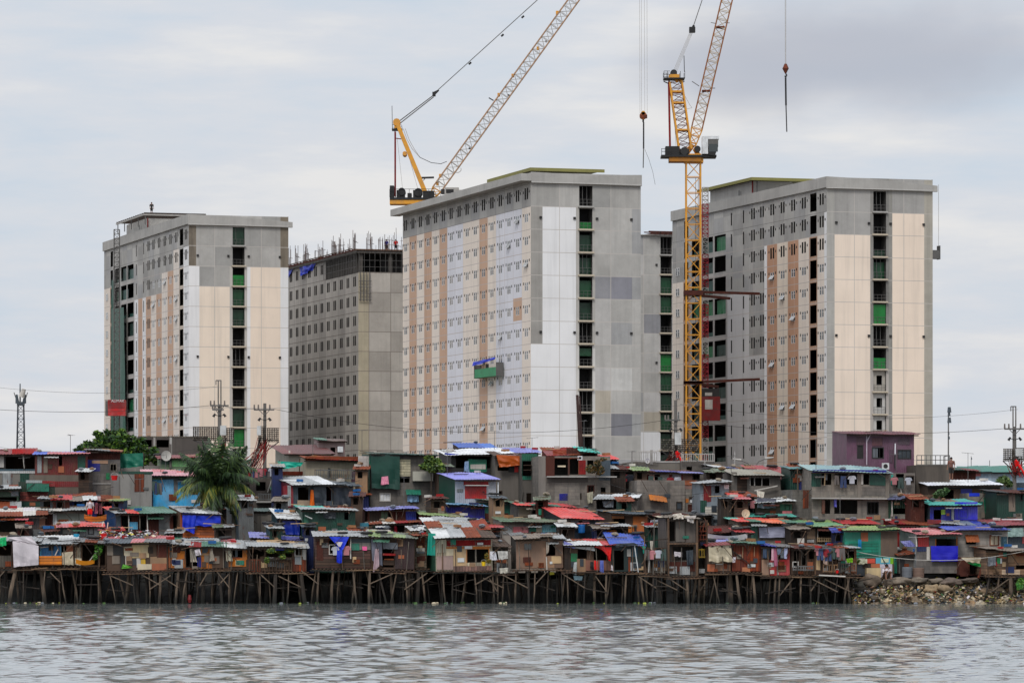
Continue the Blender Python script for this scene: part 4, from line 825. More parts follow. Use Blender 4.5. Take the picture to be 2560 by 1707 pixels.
def house(label, x0, x1, ye, yb, D, wall, roof=None, feats=(), yaw=7, dep=4.2, stilt=0, name='shack', rope=(.15, .15), side=None, zb=None, clutter=2, cat='house', ov=.45, ragged=.12, ribbed=True):
    HN[0] += 1; rn = random.Random(HN[0] * 13 + 5)
    ya = R(yaw); xc = (x0 + x1) / 2; Wd = (x1 - x0) * D / FP / math.cos(ya)
    zbase = WZ(yb, D) if stilt else (1.7 if zb is None else zb)
    root = thing('stilt_house' if stilt else name, label, cat, (WX(xc, D), D, zbase), ya)
    lx = lambda px: (px - xc) * D / FP / math.cos(ya)
    lz = lambda py: WZ(py, D) - zbase
    ze = lz(ye); H0 = ze
    zt = ze
    if roof: rz0, rz1 = ze + .02, CZ + (HY - roof[0]) * (D + dep) / FP - zbase
    else: rz0 = rz1 = ze
    slope = (rz1 - rz0) / (dep + ov)
    feats = list(feats)
    if ragged > .04 and 244 <= D < 263 and cat == 'house' and (x1 - x0) > 36 and not wall.startswith('metal 20'):
        yv = min(yb, ye + 46)
        def free(a, b_): return not any(f[0] in ('o', 'w', 'd', 't', 'x', 'a') and (lambda q: q[0] < b_ and q[1] > a)((min(p[0] for p in f[1]), max(p[0] for p in f[1])) if f[0] == 't' else (f[1], f[2])) for f in feats)
        for q in range(max(2, int((x1 - x0) / 26))):
            a = rn.uniform(x0 + 2, x1 - 16); w_ = rn.uniform(7, 20); ya_ = ye + rn.uniform(2, 10); yb_ = ya_ + rn.uniform(9, 26)
            if a + w_ > x1 - 1 or not free(a - 1, a + w_ + 1): continue
            if rn.random() < .42: feats.append(('o', a, a + w_, ya_, min(yb_, yv)) if rn.random() < .6 else ('w', a, a + w_, ya_, min(ya_ + 14, yv), rn.choice(['woodd', 'woodg', 'dark'])))
            else: feats.insert(0, ('p', a, a + w_ * 1.3 if a + w_ * 1.3 < x1 else a + w_, ye + 1, yv, rn.choice(['rust', 'rustd', 'plyd', 'zincd', 'blued', 'greend', 'hwoodd', 'ply', 'slate', 'zinc', 'redd', 'plyg', 'woodr'])))
    holes = [(lx(f[1]), lx(f[2]), max(lz(f[4]), .03), min(lz(f[3]), ze - .03)) for f in feats if f[0] in ('o', 'w')]
    w = MB(); ff = lambda u, v, d: (u, d, v)
    zf = ze - .03 + slope * ov if slope < 0 else ze
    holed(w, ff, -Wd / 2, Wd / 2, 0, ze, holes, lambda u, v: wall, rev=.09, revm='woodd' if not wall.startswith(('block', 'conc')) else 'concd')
    zk = rz0 + slope * (dep + ov) - .02 if roof else ze
    w.m(side or wall); h0 = rz0 + slope * ov - .02 if roof else ze
    w.poly([(-Wd / 2, 0, 0), (-Wd / 2, 0, h0), (-Wd / 2, dep, zk), (-Wd / 2, dep, 0)]); w.poly([(Wd / 2, 0, 0), (Wd / 2, dep, 0), (Wd / 2, dep, zk), (Wd / 2, 0, h0)])
    w.m(wall).poly([(-Wd / 2, dep, 0), (-Wd / 2, dep, zk), (Wd / 2, dep, zk), (Wd / 2, dep, 0)])
    if h0 > ze + .02: w.poly([(-Wd / 2, 0, ze), (Wd / 2, 0, ze), (Wd / 2, 0, h0), (-Wd / 2, 0, h0)])
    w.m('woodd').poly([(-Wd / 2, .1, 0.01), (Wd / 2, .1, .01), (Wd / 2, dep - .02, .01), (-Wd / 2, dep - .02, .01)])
    if not roof: w.m('concd').poly([(-Wd / 2, 0, ze), (Wd / 2, 0, ze), (Wd / 2, dep, ze), (-Wd / 2, dep, ze)])
    # an inner partition half way back gives the dark rooms some content
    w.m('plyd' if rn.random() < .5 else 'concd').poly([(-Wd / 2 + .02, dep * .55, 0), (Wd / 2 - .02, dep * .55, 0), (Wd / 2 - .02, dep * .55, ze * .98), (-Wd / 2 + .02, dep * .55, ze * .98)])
    w.build('wall', root)
    if ragged > .04 and cat == 'house' and D < 258: root.rotation_euler = (R(rn.uniform(-.6, .6)), R(rn.uniform(-1.1, 1.1)), ya)
    if roof:
        rb = MB(); ribroof(rb, Wd, -ov, dep + .1, rz0, rz1 + slope * .1, roof[1], rope[0], rope[1], rn, ribbed=ribbed, ragged=ragged); rb.build('roof', root)
        m = MB().m('woodd'); m.box(-Wd / 2 - rope[0] * .7, Wd / 2 + rope[1] * .7, -ov + .06, -ov + .12, rz0 - .12, rz0 - .05 ); m.build('eave_beam', root)
    k = 0
    for f in feats:
        c = f[0]; k += 1; off = .018 + .004 * (k % 9)
        if c in ('p', 'd', 's'):
            a, b_, t_, u_ = lx(f[1]), lx(f[2]), lz(f[3]), lz(f[4]); nm = {'p': 'panel', 'd': 'door', 's': 'sign'}[c]
            m = MB().m(f[5]); e = rn.uniform(-.02, .02); y1 = -.002; m.raw([(a, -off, u_), (b_, -off, u_ + e), (b_ + e * .5, -off, t_), (a, -off, t_ + e), (a, y1, u_), (b_, y1, u_ + e), (b_ + e * .5, y1, t_), (a, y1, t_ + e)], [(0, 1, 2, 3), (7, 6, 5, 4), (0, 4, 5, 1), (1, 5, 6, 2), (2, 6, 7, 3), (3, 7, 4, 0)])
            if c == 'd': m.m('dark').box(a + (b_ - a) * .82, a + (b_ - a) * .9, -off - .04, -off, (t_ + u_) / 2, (t_ + u_) / 2 + .05)
            m.build(nm, root)
        elif c == 'w':
            a, b_, t_, u_ = lx(f[1]), lx(f[2]), min(lz(f[3]), ze - .03), max(lz(f[4]), .03); fm_ = f[5] if len(f) > 5 else 'woodg'
            m = MB().m(fm_); r_ = .045
            m.box(a - r_, a + .01, -.03, .03, u_ - r_, t_ + r_); m.box(b_ - .01, b_ + r_, -.03, .03, u_ - r_, t_ + r_); m.box(a + .011, b_ - .011, -.03, .03, t_ - .01, t_ + r_); m.box(a + .011, b_ - .011, -.03, .03, u_ - r_, u_ + .01)
            nb = max(1, round((b_ - a) / .4))
            for q in range(1, nb + 1):
                if nb > 1 or b_ - a > .3: xx = a + (b_ - a) * q / (nb + 1); m.box(xx - .012, xx + .012, .0, .024, u_ + .011, t_ - .011)
            wo = m.build('window', root)
            if len(f) > 6 and f[6]: MB().m(f[6]).box(a + .012, a + (b_ - a) * (f[7] if len(f) > 7 else .98), .03, .04, u_ + .012, t_ - .012).build('pane', wo)
        elif c == 'o' and len(f) > 5 and f[5]:
            a, b_, t_, u_ = lx(f[1]), lx(f[2]), min(lz(f[3]), ze - .03), max(lz(f[4]), .03); m = MB().m(f[5]); m.box(a - .04, a, -.03, .06, u_, t_); m.box(b_, b_ + .04, -.03, .06, u_, t_); m.box(a - .04, b_ + .04, -.031, .061, t_, t_ + .05); m.build('frame', root)
        elif c == 't':
            pts = f[1]; m = MB().m(f[2]); o_ = f[3] if len(f) > 3 else .12; amp = f[4] if len(f) > 4 else .05
            cloth(m, [(lx(p[0]), -o_ - (.0), lz(p[1])) for p in pts], 12, 7, amp, rn.uniform(0, 9), fold=rn.uniform(3, 8)).build('tarpaulin' if f[2].startswith('t') else 'curtain', root)
        elif c == 'a':
            a, b_, t_, u_ = lx(f[1]), lx(f[2]), lz(f[3]), lz(f[4]); pr = f[6] if len(f) > 6 else .6; m = MB(); ribroof(m, b_ - a, 0, pr, 0, t_ - u_, [f[5]] if isinstance(f[5], str) else f[5], 0, 0, rn, sag=.02, ragged=.05)
            m.v = [(x + (a + b_) / 2, y - pr, z + u_) for x, y, z in m.v]; m.build('awning', root)
        elif c == 'r':
            a, b_, t_, u_ = lx(f[1]), lx(f[2]), lz(f[3]), lz(f[4]); m = MB().m(f[5] if len(f) > 5 else 'woodd'); n_ = max(3, int((b_ - a) / .13)); o_ = -.32
            for q in range(n_ + 1): xx = a + (b_ - a) * q / n_ + rn.uniform(-.02, .02); m.box(xx - .022, xx + .022, o_, o_ + .03, u_, t_ - rn.uniform(0, .06))
            m.box(a, b_, o_ + .031, o_ + .06, t_ - .1, t_ - .04); m.box(a, b_, o_ + .031, o_ + .06, u_ + .03, u_ + .09); m.build('railing', root)
        elif c == 'l':
            m = MB().m(f[5] if len(f) > 5 else 'wood'); o_ = f[6] if len(f) > 6 else -.2; m.bar((lx(f[1]), o_, lz(f[2])), (lx(f[3]), o_ + rn.uniform(-.1, .1), lz(f[4])), f[7] if len(f) > 7 else .04).build('pole', root)
        elif c == 'x':       # shelf / ledge with a box planter or crate front
            a, b_, t_, u_ = lx(f[1]), lx(f[2]), lz(f[3]), lz(f[4]); m = MB().m(f[5]); m.box(a, b_, -.5, -.05, u_, t_); m.build('ledge', root)
    if stilt:
        m = MB().m('hwoodd'); m.box(-Wd / 2 - .05, Wd / 2 + .05, -.45, dep + .1, -.12, -.06); m.m('wood')
        q = -Wd / 2 - .2
        while q < Wd / 2 + .1: m.box(q, q + .1, -.5 - rn.uniform(0, .12), -.3, -.055, -.02); q += .22
        
        a, nn = -Wd / 2 - rn.uniform(.1, .3), 0
        while a < Wd / 2: b2 = min(a + rn.uniform(.9, 2.2), Wd / 2 + rn.uniform(.05, .4)); z_ = rn.uniform(-.06, .03); m.m(rn.choice(['hwood', 'hwoodd', 'wood', 'stiltd'])); m.tube((a, -.54 - .03 * (nn % 2), -.12 + z_), (b2 + .15, -.54 - .03 * (nn % 2), -.12 + z_ + rn.uniform(-.08, .08)), .04, .035, 4); a = b2; nn += 1
        m.build('deck', root)
        n_ = max(2, round(Wd / .85)) if stilt is True else stilt
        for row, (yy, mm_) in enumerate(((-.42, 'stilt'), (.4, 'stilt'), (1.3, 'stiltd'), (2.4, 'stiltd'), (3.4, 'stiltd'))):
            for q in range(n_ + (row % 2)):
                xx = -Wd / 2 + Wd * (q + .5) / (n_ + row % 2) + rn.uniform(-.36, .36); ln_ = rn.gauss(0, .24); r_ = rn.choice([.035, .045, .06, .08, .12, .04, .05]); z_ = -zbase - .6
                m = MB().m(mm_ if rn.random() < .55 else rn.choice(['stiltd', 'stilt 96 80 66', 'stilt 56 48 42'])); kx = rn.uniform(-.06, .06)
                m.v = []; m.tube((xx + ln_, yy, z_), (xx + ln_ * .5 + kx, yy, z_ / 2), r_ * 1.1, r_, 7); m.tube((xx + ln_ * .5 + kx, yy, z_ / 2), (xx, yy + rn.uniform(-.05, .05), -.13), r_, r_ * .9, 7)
                # mesh shares world height with its own frame so the tide mark sits right
                m.v = [(a, b_, c_ + zbase) for a, b_, c_ in m.v]; o_ = m.build('stilt', root); o_.location.z = -zbase
                if row == 0 and rn.random() < .35:
                    s_ = rn.choice((-1, 1)); b2 = MB().m('stilt'); b2.bar((xx, yy - .07, zbase - rn.uniform(.8, 1.2)), (xx + s_ * rn.uniform(.4, 1.5), yy - .05, zbase - rn.uniform(.1, .3)), .04); o_ = b2.build('brace', root); o_.location.z = -zbase
        for q in range(n_): m = MB().m('stiltd'); z_ = rn.uniform(-1.1, -.5); a = rn.uniform(-Wd / 2, Wd / 4); m.bar((a, rn.choice((-.5, .8)), z_), (a + rn.uniform(.8, 1.8), rn.choice((-.5, .8)), z_ + rn.uniform(-.4, .4)), .035); m.v = [(p, q_, r_ + zbase) for p, q_, r_ in m.v]; m.build('brace', root).location.z = -zbase
        # odd poles and scraps that make up such fronts
        for q in range(clutter):
            xx = rn.uniform(-Wd / 2, Wd / 2); m = MB().m(rn.choice(['wood', 'woodg', 'woodd', 'stilt'])); m.bar((xx, -.4, -.1), (xx + rn.uniform(-.12, .12), -.32, min(ze, rn.uniform(.9, 2.0))), .028).build('pole', root)
    if D < 262 and roof and D > 238.9 and rn.random() < (.5 if not stilt else .2) and Wd > 1.4 and yb - ye > 20:
        m = MB(); aw = rn.uniform(.5, 1.0); ax = rn.uniform(-Wd / 2, Wd / 2 - aw); pr = rn.uniform(.3, .6); zz_ = ze - rn.uniform(.1, .35); ribroof(m, aw, 0, pr, 0, rn.uniform(.05, .2), [rn.choice(AWN)], 0, 0, rn, sag=.02); m.v = [(x + ax + aw / 2, y - pr - .05, z + zz_) for x, y, z in m.v]; m.build('awning', root)
    if ragged > .04 and D < 258 and cat == 'house':
        for q in range(3 if stilt else 2):
            xx = rn.uniform(-Wd / 2, Wd / 2); m = MB().m(rn.choice(['wood', 'woodd', 'woodd', 'hwoodd'])); z_ = ze + rn.uniform(-.1, .1); m.bar((xx, -ov - .1, z_), (xx + rn.uniform(-.7, .7), -ov - rn.uniform(.05, .3), z_ - rn.uniform(.1, .9)), .022).build('pole', root)
        for q in range(5 if stilt else 3):            # stained scraps and repairs low on the walls
            aw, ah = rn.uniform(.15, .5), rn.uniform(.12, .4); xx, z_ = rn.uniform(-Wd / 2 + .05, Wd / 2 - aw - .05), (rn.uniform(.02, ze * .8) if stilt else rn.uniform(max(.1, lz(yb)), ze * .97))
            if any(h_[0] < xx + aw and h_[1] > xx and h_[2] < z_ + ah and h_[3] > z_ for h_ in holes) or z_ + ah > ze: continue
            MB().m(rn.choice(['plyd', 'rustd', 'rust', 'ply', 'zincd', 'tslate', 'pale', 'plyg', 'zincl', 'woodd', 'teal', 'plyl', 'brick', 'blued'])).box(xx, xx + aw, -.076, -.07, z_, z_ + ah).build('patch', root)
    if stilt or clutter > 2:
        for q in range(clutter + 1):
            xx = rn.uniform(-Wd / 2 + .1, Wd / 2 - .5); z_ = (rn.uniform(0, .5) if stilt else lz(yb) + rn.uniform(0, .6)); ww, hh = rn.uniform(.2, .6), rn.uniform(.2, .55)
            if any(h_[0] < xx + ww and h_[1] > xx and h_[2] < z_ + hh and h_[3] > z_ for h_ in holes): continue
            m = MB().m(rn.choice(['plyl', 'ply', 'plyg', 'rust', 'zinc', 'hwood', 'tslate', 'plyo', 'pale', 'plyd'])); m.box(xx, xx + ww, -.068, -.058, z_, min(z_ + hh, ze - .05)).build('patch', root)
    return root
LD = 'plyd'
# ---- front row, standing in the water, left to right
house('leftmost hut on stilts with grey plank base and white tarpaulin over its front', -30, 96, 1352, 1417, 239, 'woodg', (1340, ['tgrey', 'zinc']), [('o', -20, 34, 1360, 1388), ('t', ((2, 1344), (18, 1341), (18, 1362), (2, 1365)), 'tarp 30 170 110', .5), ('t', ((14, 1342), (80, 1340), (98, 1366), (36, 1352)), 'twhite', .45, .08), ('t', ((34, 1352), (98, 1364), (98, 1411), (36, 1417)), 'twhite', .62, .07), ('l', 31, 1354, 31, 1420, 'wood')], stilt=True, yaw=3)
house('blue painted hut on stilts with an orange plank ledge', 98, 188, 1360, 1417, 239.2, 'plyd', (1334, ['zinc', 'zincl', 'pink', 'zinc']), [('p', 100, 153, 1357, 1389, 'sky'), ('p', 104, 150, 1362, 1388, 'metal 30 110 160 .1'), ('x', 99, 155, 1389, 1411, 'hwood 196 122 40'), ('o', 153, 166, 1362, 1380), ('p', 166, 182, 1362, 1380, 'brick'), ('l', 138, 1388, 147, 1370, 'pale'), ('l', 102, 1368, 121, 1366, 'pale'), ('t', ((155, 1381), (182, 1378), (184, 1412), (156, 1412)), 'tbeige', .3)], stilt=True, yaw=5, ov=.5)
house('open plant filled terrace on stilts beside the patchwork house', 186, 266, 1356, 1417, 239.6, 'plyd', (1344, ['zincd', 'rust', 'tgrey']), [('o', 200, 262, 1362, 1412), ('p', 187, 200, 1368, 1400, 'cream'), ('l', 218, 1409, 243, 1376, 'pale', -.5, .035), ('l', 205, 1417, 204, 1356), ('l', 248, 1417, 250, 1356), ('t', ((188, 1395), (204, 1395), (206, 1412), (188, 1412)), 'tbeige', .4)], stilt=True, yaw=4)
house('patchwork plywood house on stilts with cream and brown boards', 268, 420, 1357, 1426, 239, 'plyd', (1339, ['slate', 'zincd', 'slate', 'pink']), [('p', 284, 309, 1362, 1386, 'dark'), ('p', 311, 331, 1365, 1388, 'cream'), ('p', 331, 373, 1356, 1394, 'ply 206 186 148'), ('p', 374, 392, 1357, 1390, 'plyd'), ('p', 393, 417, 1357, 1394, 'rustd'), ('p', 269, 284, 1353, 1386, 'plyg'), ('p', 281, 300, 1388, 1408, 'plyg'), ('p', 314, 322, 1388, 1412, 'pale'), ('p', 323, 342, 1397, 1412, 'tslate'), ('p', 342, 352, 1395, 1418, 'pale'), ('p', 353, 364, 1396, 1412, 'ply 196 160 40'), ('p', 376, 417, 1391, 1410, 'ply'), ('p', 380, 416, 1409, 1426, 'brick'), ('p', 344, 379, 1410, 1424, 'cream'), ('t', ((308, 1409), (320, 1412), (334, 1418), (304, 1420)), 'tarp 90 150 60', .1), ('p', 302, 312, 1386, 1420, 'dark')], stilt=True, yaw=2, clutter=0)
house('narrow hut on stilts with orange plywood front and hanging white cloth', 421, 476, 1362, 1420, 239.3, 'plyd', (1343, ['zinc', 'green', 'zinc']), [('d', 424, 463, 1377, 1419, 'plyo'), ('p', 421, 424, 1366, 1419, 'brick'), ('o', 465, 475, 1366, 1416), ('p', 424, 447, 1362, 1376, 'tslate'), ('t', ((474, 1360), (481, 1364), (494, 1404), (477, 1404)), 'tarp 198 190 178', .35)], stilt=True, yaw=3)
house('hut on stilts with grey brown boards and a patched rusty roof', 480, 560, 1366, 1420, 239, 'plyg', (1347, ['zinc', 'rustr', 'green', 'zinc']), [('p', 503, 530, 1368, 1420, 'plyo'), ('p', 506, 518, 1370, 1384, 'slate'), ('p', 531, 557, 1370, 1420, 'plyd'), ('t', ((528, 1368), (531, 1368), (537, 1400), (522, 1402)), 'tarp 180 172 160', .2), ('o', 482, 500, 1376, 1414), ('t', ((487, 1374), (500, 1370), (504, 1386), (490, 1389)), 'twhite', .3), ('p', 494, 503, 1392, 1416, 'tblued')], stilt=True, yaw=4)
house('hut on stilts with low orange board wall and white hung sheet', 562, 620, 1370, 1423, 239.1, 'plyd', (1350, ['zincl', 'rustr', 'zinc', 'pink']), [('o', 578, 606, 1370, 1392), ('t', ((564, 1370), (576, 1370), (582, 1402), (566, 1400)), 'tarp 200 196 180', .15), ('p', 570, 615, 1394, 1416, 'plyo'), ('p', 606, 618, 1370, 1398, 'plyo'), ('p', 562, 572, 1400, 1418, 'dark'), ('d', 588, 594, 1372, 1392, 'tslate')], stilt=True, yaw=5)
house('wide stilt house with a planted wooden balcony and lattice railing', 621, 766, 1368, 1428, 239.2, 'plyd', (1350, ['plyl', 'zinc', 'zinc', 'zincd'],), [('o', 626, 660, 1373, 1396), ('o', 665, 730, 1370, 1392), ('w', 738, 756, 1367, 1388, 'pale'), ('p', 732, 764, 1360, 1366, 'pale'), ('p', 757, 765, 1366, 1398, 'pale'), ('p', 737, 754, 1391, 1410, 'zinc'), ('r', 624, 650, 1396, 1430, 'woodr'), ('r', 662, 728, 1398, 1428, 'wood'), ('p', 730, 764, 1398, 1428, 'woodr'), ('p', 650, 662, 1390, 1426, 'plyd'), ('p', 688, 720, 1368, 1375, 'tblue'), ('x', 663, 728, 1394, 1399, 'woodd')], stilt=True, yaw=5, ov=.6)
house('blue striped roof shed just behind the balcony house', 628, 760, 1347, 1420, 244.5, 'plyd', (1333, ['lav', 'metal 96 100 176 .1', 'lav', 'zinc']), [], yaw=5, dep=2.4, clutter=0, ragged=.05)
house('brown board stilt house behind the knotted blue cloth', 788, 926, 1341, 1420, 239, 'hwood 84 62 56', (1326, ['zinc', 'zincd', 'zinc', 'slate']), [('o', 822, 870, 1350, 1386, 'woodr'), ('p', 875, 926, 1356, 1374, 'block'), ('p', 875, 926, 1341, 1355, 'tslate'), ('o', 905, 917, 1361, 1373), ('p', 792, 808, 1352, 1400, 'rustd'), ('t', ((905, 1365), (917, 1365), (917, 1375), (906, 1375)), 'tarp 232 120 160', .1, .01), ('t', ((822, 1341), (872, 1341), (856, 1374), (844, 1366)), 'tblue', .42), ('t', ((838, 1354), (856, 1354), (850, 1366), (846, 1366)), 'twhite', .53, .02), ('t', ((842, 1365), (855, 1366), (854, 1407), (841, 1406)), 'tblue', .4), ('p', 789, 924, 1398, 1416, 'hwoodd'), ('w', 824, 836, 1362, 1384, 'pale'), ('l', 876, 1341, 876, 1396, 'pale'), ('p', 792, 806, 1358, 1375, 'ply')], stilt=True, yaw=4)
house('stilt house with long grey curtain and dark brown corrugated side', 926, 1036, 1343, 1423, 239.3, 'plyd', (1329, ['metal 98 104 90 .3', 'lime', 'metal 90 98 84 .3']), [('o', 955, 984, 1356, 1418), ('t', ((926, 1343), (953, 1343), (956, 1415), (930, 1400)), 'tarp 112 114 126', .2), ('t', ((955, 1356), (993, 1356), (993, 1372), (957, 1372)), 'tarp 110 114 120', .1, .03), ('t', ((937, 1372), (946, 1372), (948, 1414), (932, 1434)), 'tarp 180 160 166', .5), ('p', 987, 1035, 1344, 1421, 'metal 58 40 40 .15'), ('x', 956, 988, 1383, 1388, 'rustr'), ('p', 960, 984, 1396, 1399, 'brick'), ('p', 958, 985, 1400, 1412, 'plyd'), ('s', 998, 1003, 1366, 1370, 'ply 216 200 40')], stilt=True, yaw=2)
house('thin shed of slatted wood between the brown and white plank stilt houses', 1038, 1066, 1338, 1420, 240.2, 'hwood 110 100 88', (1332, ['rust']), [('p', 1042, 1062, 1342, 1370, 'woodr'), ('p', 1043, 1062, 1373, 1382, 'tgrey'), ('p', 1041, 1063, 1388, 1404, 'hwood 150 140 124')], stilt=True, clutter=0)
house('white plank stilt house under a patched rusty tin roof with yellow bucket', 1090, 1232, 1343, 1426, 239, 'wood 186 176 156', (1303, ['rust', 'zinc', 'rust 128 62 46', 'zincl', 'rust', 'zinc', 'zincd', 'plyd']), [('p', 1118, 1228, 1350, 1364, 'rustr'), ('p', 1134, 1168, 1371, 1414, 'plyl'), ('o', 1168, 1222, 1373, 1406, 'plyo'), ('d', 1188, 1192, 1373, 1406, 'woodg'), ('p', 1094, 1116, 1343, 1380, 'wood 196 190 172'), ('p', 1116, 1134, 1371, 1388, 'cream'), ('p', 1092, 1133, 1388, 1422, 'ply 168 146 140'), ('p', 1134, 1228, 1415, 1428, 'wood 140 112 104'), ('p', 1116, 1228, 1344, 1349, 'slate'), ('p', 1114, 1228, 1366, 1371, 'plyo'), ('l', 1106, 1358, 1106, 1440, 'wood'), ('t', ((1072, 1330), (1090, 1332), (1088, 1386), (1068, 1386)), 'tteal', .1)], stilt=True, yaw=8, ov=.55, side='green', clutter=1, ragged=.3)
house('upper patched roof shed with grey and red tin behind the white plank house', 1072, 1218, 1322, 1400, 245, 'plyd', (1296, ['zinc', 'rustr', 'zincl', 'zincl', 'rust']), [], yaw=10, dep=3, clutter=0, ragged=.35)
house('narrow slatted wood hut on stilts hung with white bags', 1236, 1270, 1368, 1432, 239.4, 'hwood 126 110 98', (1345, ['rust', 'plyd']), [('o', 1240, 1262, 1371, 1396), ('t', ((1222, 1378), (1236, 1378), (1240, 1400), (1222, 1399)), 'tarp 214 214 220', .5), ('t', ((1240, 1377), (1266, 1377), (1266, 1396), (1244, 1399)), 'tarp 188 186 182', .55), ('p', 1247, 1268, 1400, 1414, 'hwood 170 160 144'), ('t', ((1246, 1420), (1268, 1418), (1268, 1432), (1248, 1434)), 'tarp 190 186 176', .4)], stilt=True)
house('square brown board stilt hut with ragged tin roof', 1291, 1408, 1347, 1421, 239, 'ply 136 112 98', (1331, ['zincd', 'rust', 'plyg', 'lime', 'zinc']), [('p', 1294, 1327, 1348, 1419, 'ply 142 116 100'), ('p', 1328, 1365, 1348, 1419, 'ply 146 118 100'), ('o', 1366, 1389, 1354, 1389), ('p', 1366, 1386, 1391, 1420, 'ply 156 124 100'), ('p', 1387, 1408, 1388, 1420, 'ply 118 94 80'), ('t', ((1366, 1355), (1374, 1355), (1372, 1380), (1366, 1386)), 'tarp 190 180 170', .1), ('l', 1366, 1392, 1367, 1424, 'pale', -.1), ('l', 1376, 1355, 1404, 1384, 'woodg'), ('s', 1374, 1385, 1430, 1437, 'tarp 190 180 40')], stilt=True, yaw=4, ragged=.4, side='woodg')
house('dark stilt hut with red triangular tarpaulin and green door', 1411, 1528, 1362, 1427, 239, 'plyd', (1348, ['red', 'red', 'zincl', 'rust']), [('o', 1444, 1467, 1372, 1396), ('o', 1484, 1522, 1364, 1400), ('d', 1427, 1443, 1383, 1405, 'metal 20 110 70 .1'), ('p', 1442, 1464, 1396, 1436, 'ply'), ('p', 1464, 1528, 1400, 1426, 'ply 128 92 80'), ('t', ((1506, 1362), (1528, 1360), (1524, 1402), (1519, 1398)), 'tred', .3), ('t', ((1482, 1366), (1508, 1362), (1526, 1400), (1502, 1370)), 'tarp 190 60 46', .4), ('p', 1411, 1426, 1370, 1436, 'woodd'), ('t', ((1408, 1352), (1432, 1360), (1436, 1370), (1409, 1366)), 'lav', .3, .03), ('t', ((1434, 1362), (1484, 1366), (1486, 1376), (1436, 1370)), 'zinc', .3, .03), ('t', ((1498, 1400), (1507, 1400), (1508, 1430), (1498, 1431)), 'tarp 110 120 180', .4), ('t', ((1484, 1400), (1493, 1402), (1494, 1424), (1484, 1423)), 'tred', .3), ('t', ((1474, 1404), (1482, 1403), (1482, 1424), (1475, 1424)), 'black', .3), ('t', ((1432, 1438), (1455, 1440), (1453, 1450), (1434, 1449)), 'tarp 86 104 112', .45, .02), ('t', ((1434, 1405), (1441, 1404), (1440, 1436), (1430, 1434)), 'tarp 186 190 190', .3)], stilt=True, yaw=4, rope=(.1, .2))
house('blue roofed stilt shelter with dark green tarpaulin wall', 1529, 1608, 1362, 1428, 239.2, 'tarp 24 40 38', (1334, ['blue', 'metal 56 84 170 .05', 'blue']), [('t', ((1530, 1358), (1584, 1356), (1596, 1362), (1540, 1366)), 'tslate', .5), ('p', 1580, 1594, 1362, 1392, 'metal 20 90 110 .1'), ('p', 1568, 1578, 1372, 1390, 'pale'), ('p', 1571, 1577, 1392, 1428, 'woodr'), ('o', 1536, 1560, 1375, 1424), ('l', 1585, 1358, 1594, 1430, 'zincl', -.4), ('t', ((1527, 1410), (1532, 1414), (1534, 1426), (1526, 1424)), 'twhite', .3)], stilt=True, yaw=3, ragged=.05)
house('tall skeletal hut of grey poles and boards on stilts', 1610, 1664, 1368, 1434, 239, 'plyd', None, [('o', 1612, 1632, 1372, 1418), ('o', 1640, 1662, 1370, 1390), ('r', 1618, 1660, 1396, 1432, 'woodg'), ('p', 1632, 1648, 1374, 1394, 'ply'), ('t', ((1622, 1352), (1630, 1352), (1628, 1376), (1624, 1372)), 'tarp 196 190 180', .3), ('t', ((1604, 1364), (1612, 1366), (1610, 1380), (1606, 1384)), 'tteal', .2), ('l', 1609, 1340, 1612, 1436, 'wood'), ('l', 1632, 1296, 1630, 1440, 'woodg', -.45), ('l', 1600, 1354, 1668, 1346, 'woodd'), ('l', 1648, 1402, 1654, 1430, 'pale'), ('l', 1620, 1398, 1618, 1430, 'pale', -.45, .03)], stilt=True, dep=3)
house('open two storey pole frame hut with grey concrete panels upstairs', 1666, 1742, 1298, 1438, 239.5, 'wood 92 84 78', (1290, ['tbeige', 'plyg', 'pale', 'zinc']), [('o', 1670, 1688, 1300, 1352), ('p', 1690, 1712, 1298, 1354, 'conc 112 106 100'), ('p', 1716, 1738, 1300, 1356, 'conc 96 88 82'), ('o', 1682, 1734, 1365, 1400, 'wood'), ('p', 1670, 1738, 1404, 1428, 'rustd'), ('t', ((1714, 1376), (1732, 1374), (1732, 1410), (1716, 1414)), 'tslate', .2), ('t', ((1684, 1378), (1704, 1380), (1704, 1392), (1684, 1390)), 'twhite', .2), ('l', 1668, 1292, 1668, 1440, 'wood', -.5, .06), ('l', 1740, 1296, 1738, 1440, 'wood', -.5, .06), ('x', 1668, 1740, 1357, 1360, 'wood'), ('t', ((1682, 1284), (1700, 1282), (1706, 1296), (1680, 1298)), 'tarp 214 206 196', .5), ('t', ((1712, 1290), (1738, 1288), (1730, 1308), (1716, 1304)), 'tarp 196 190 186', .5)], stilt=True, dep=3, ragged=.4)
house('narrow ladder like frame tower of grey and red sticks', 1744, 1768, 1300, 1438, 240.5, 'woodd', None, [('o', 1747, 1765, 1306, 1346), ('o', 1747, 1765, 1366, 1420), ('r', 1744, 1766, 1312, 1330, 'woodr'), ('r', 1744, 1766, 1334, 1350, 'woodr'), ('r', 1746, 1766, 1370, 1394, 'ply 190 160 60'), ('l', 1743, 1298, 1742, 1440, 'wood', -.4, .05), ('l', 1767, 1300, 1766, 1440, 'wood', -.4, .05), ('l', 1744, 1360, 1766, 1300, 'woodr'), ('l', 1742, 1398, 1764, 1376, 'wood')], stilt=True, dep=2)
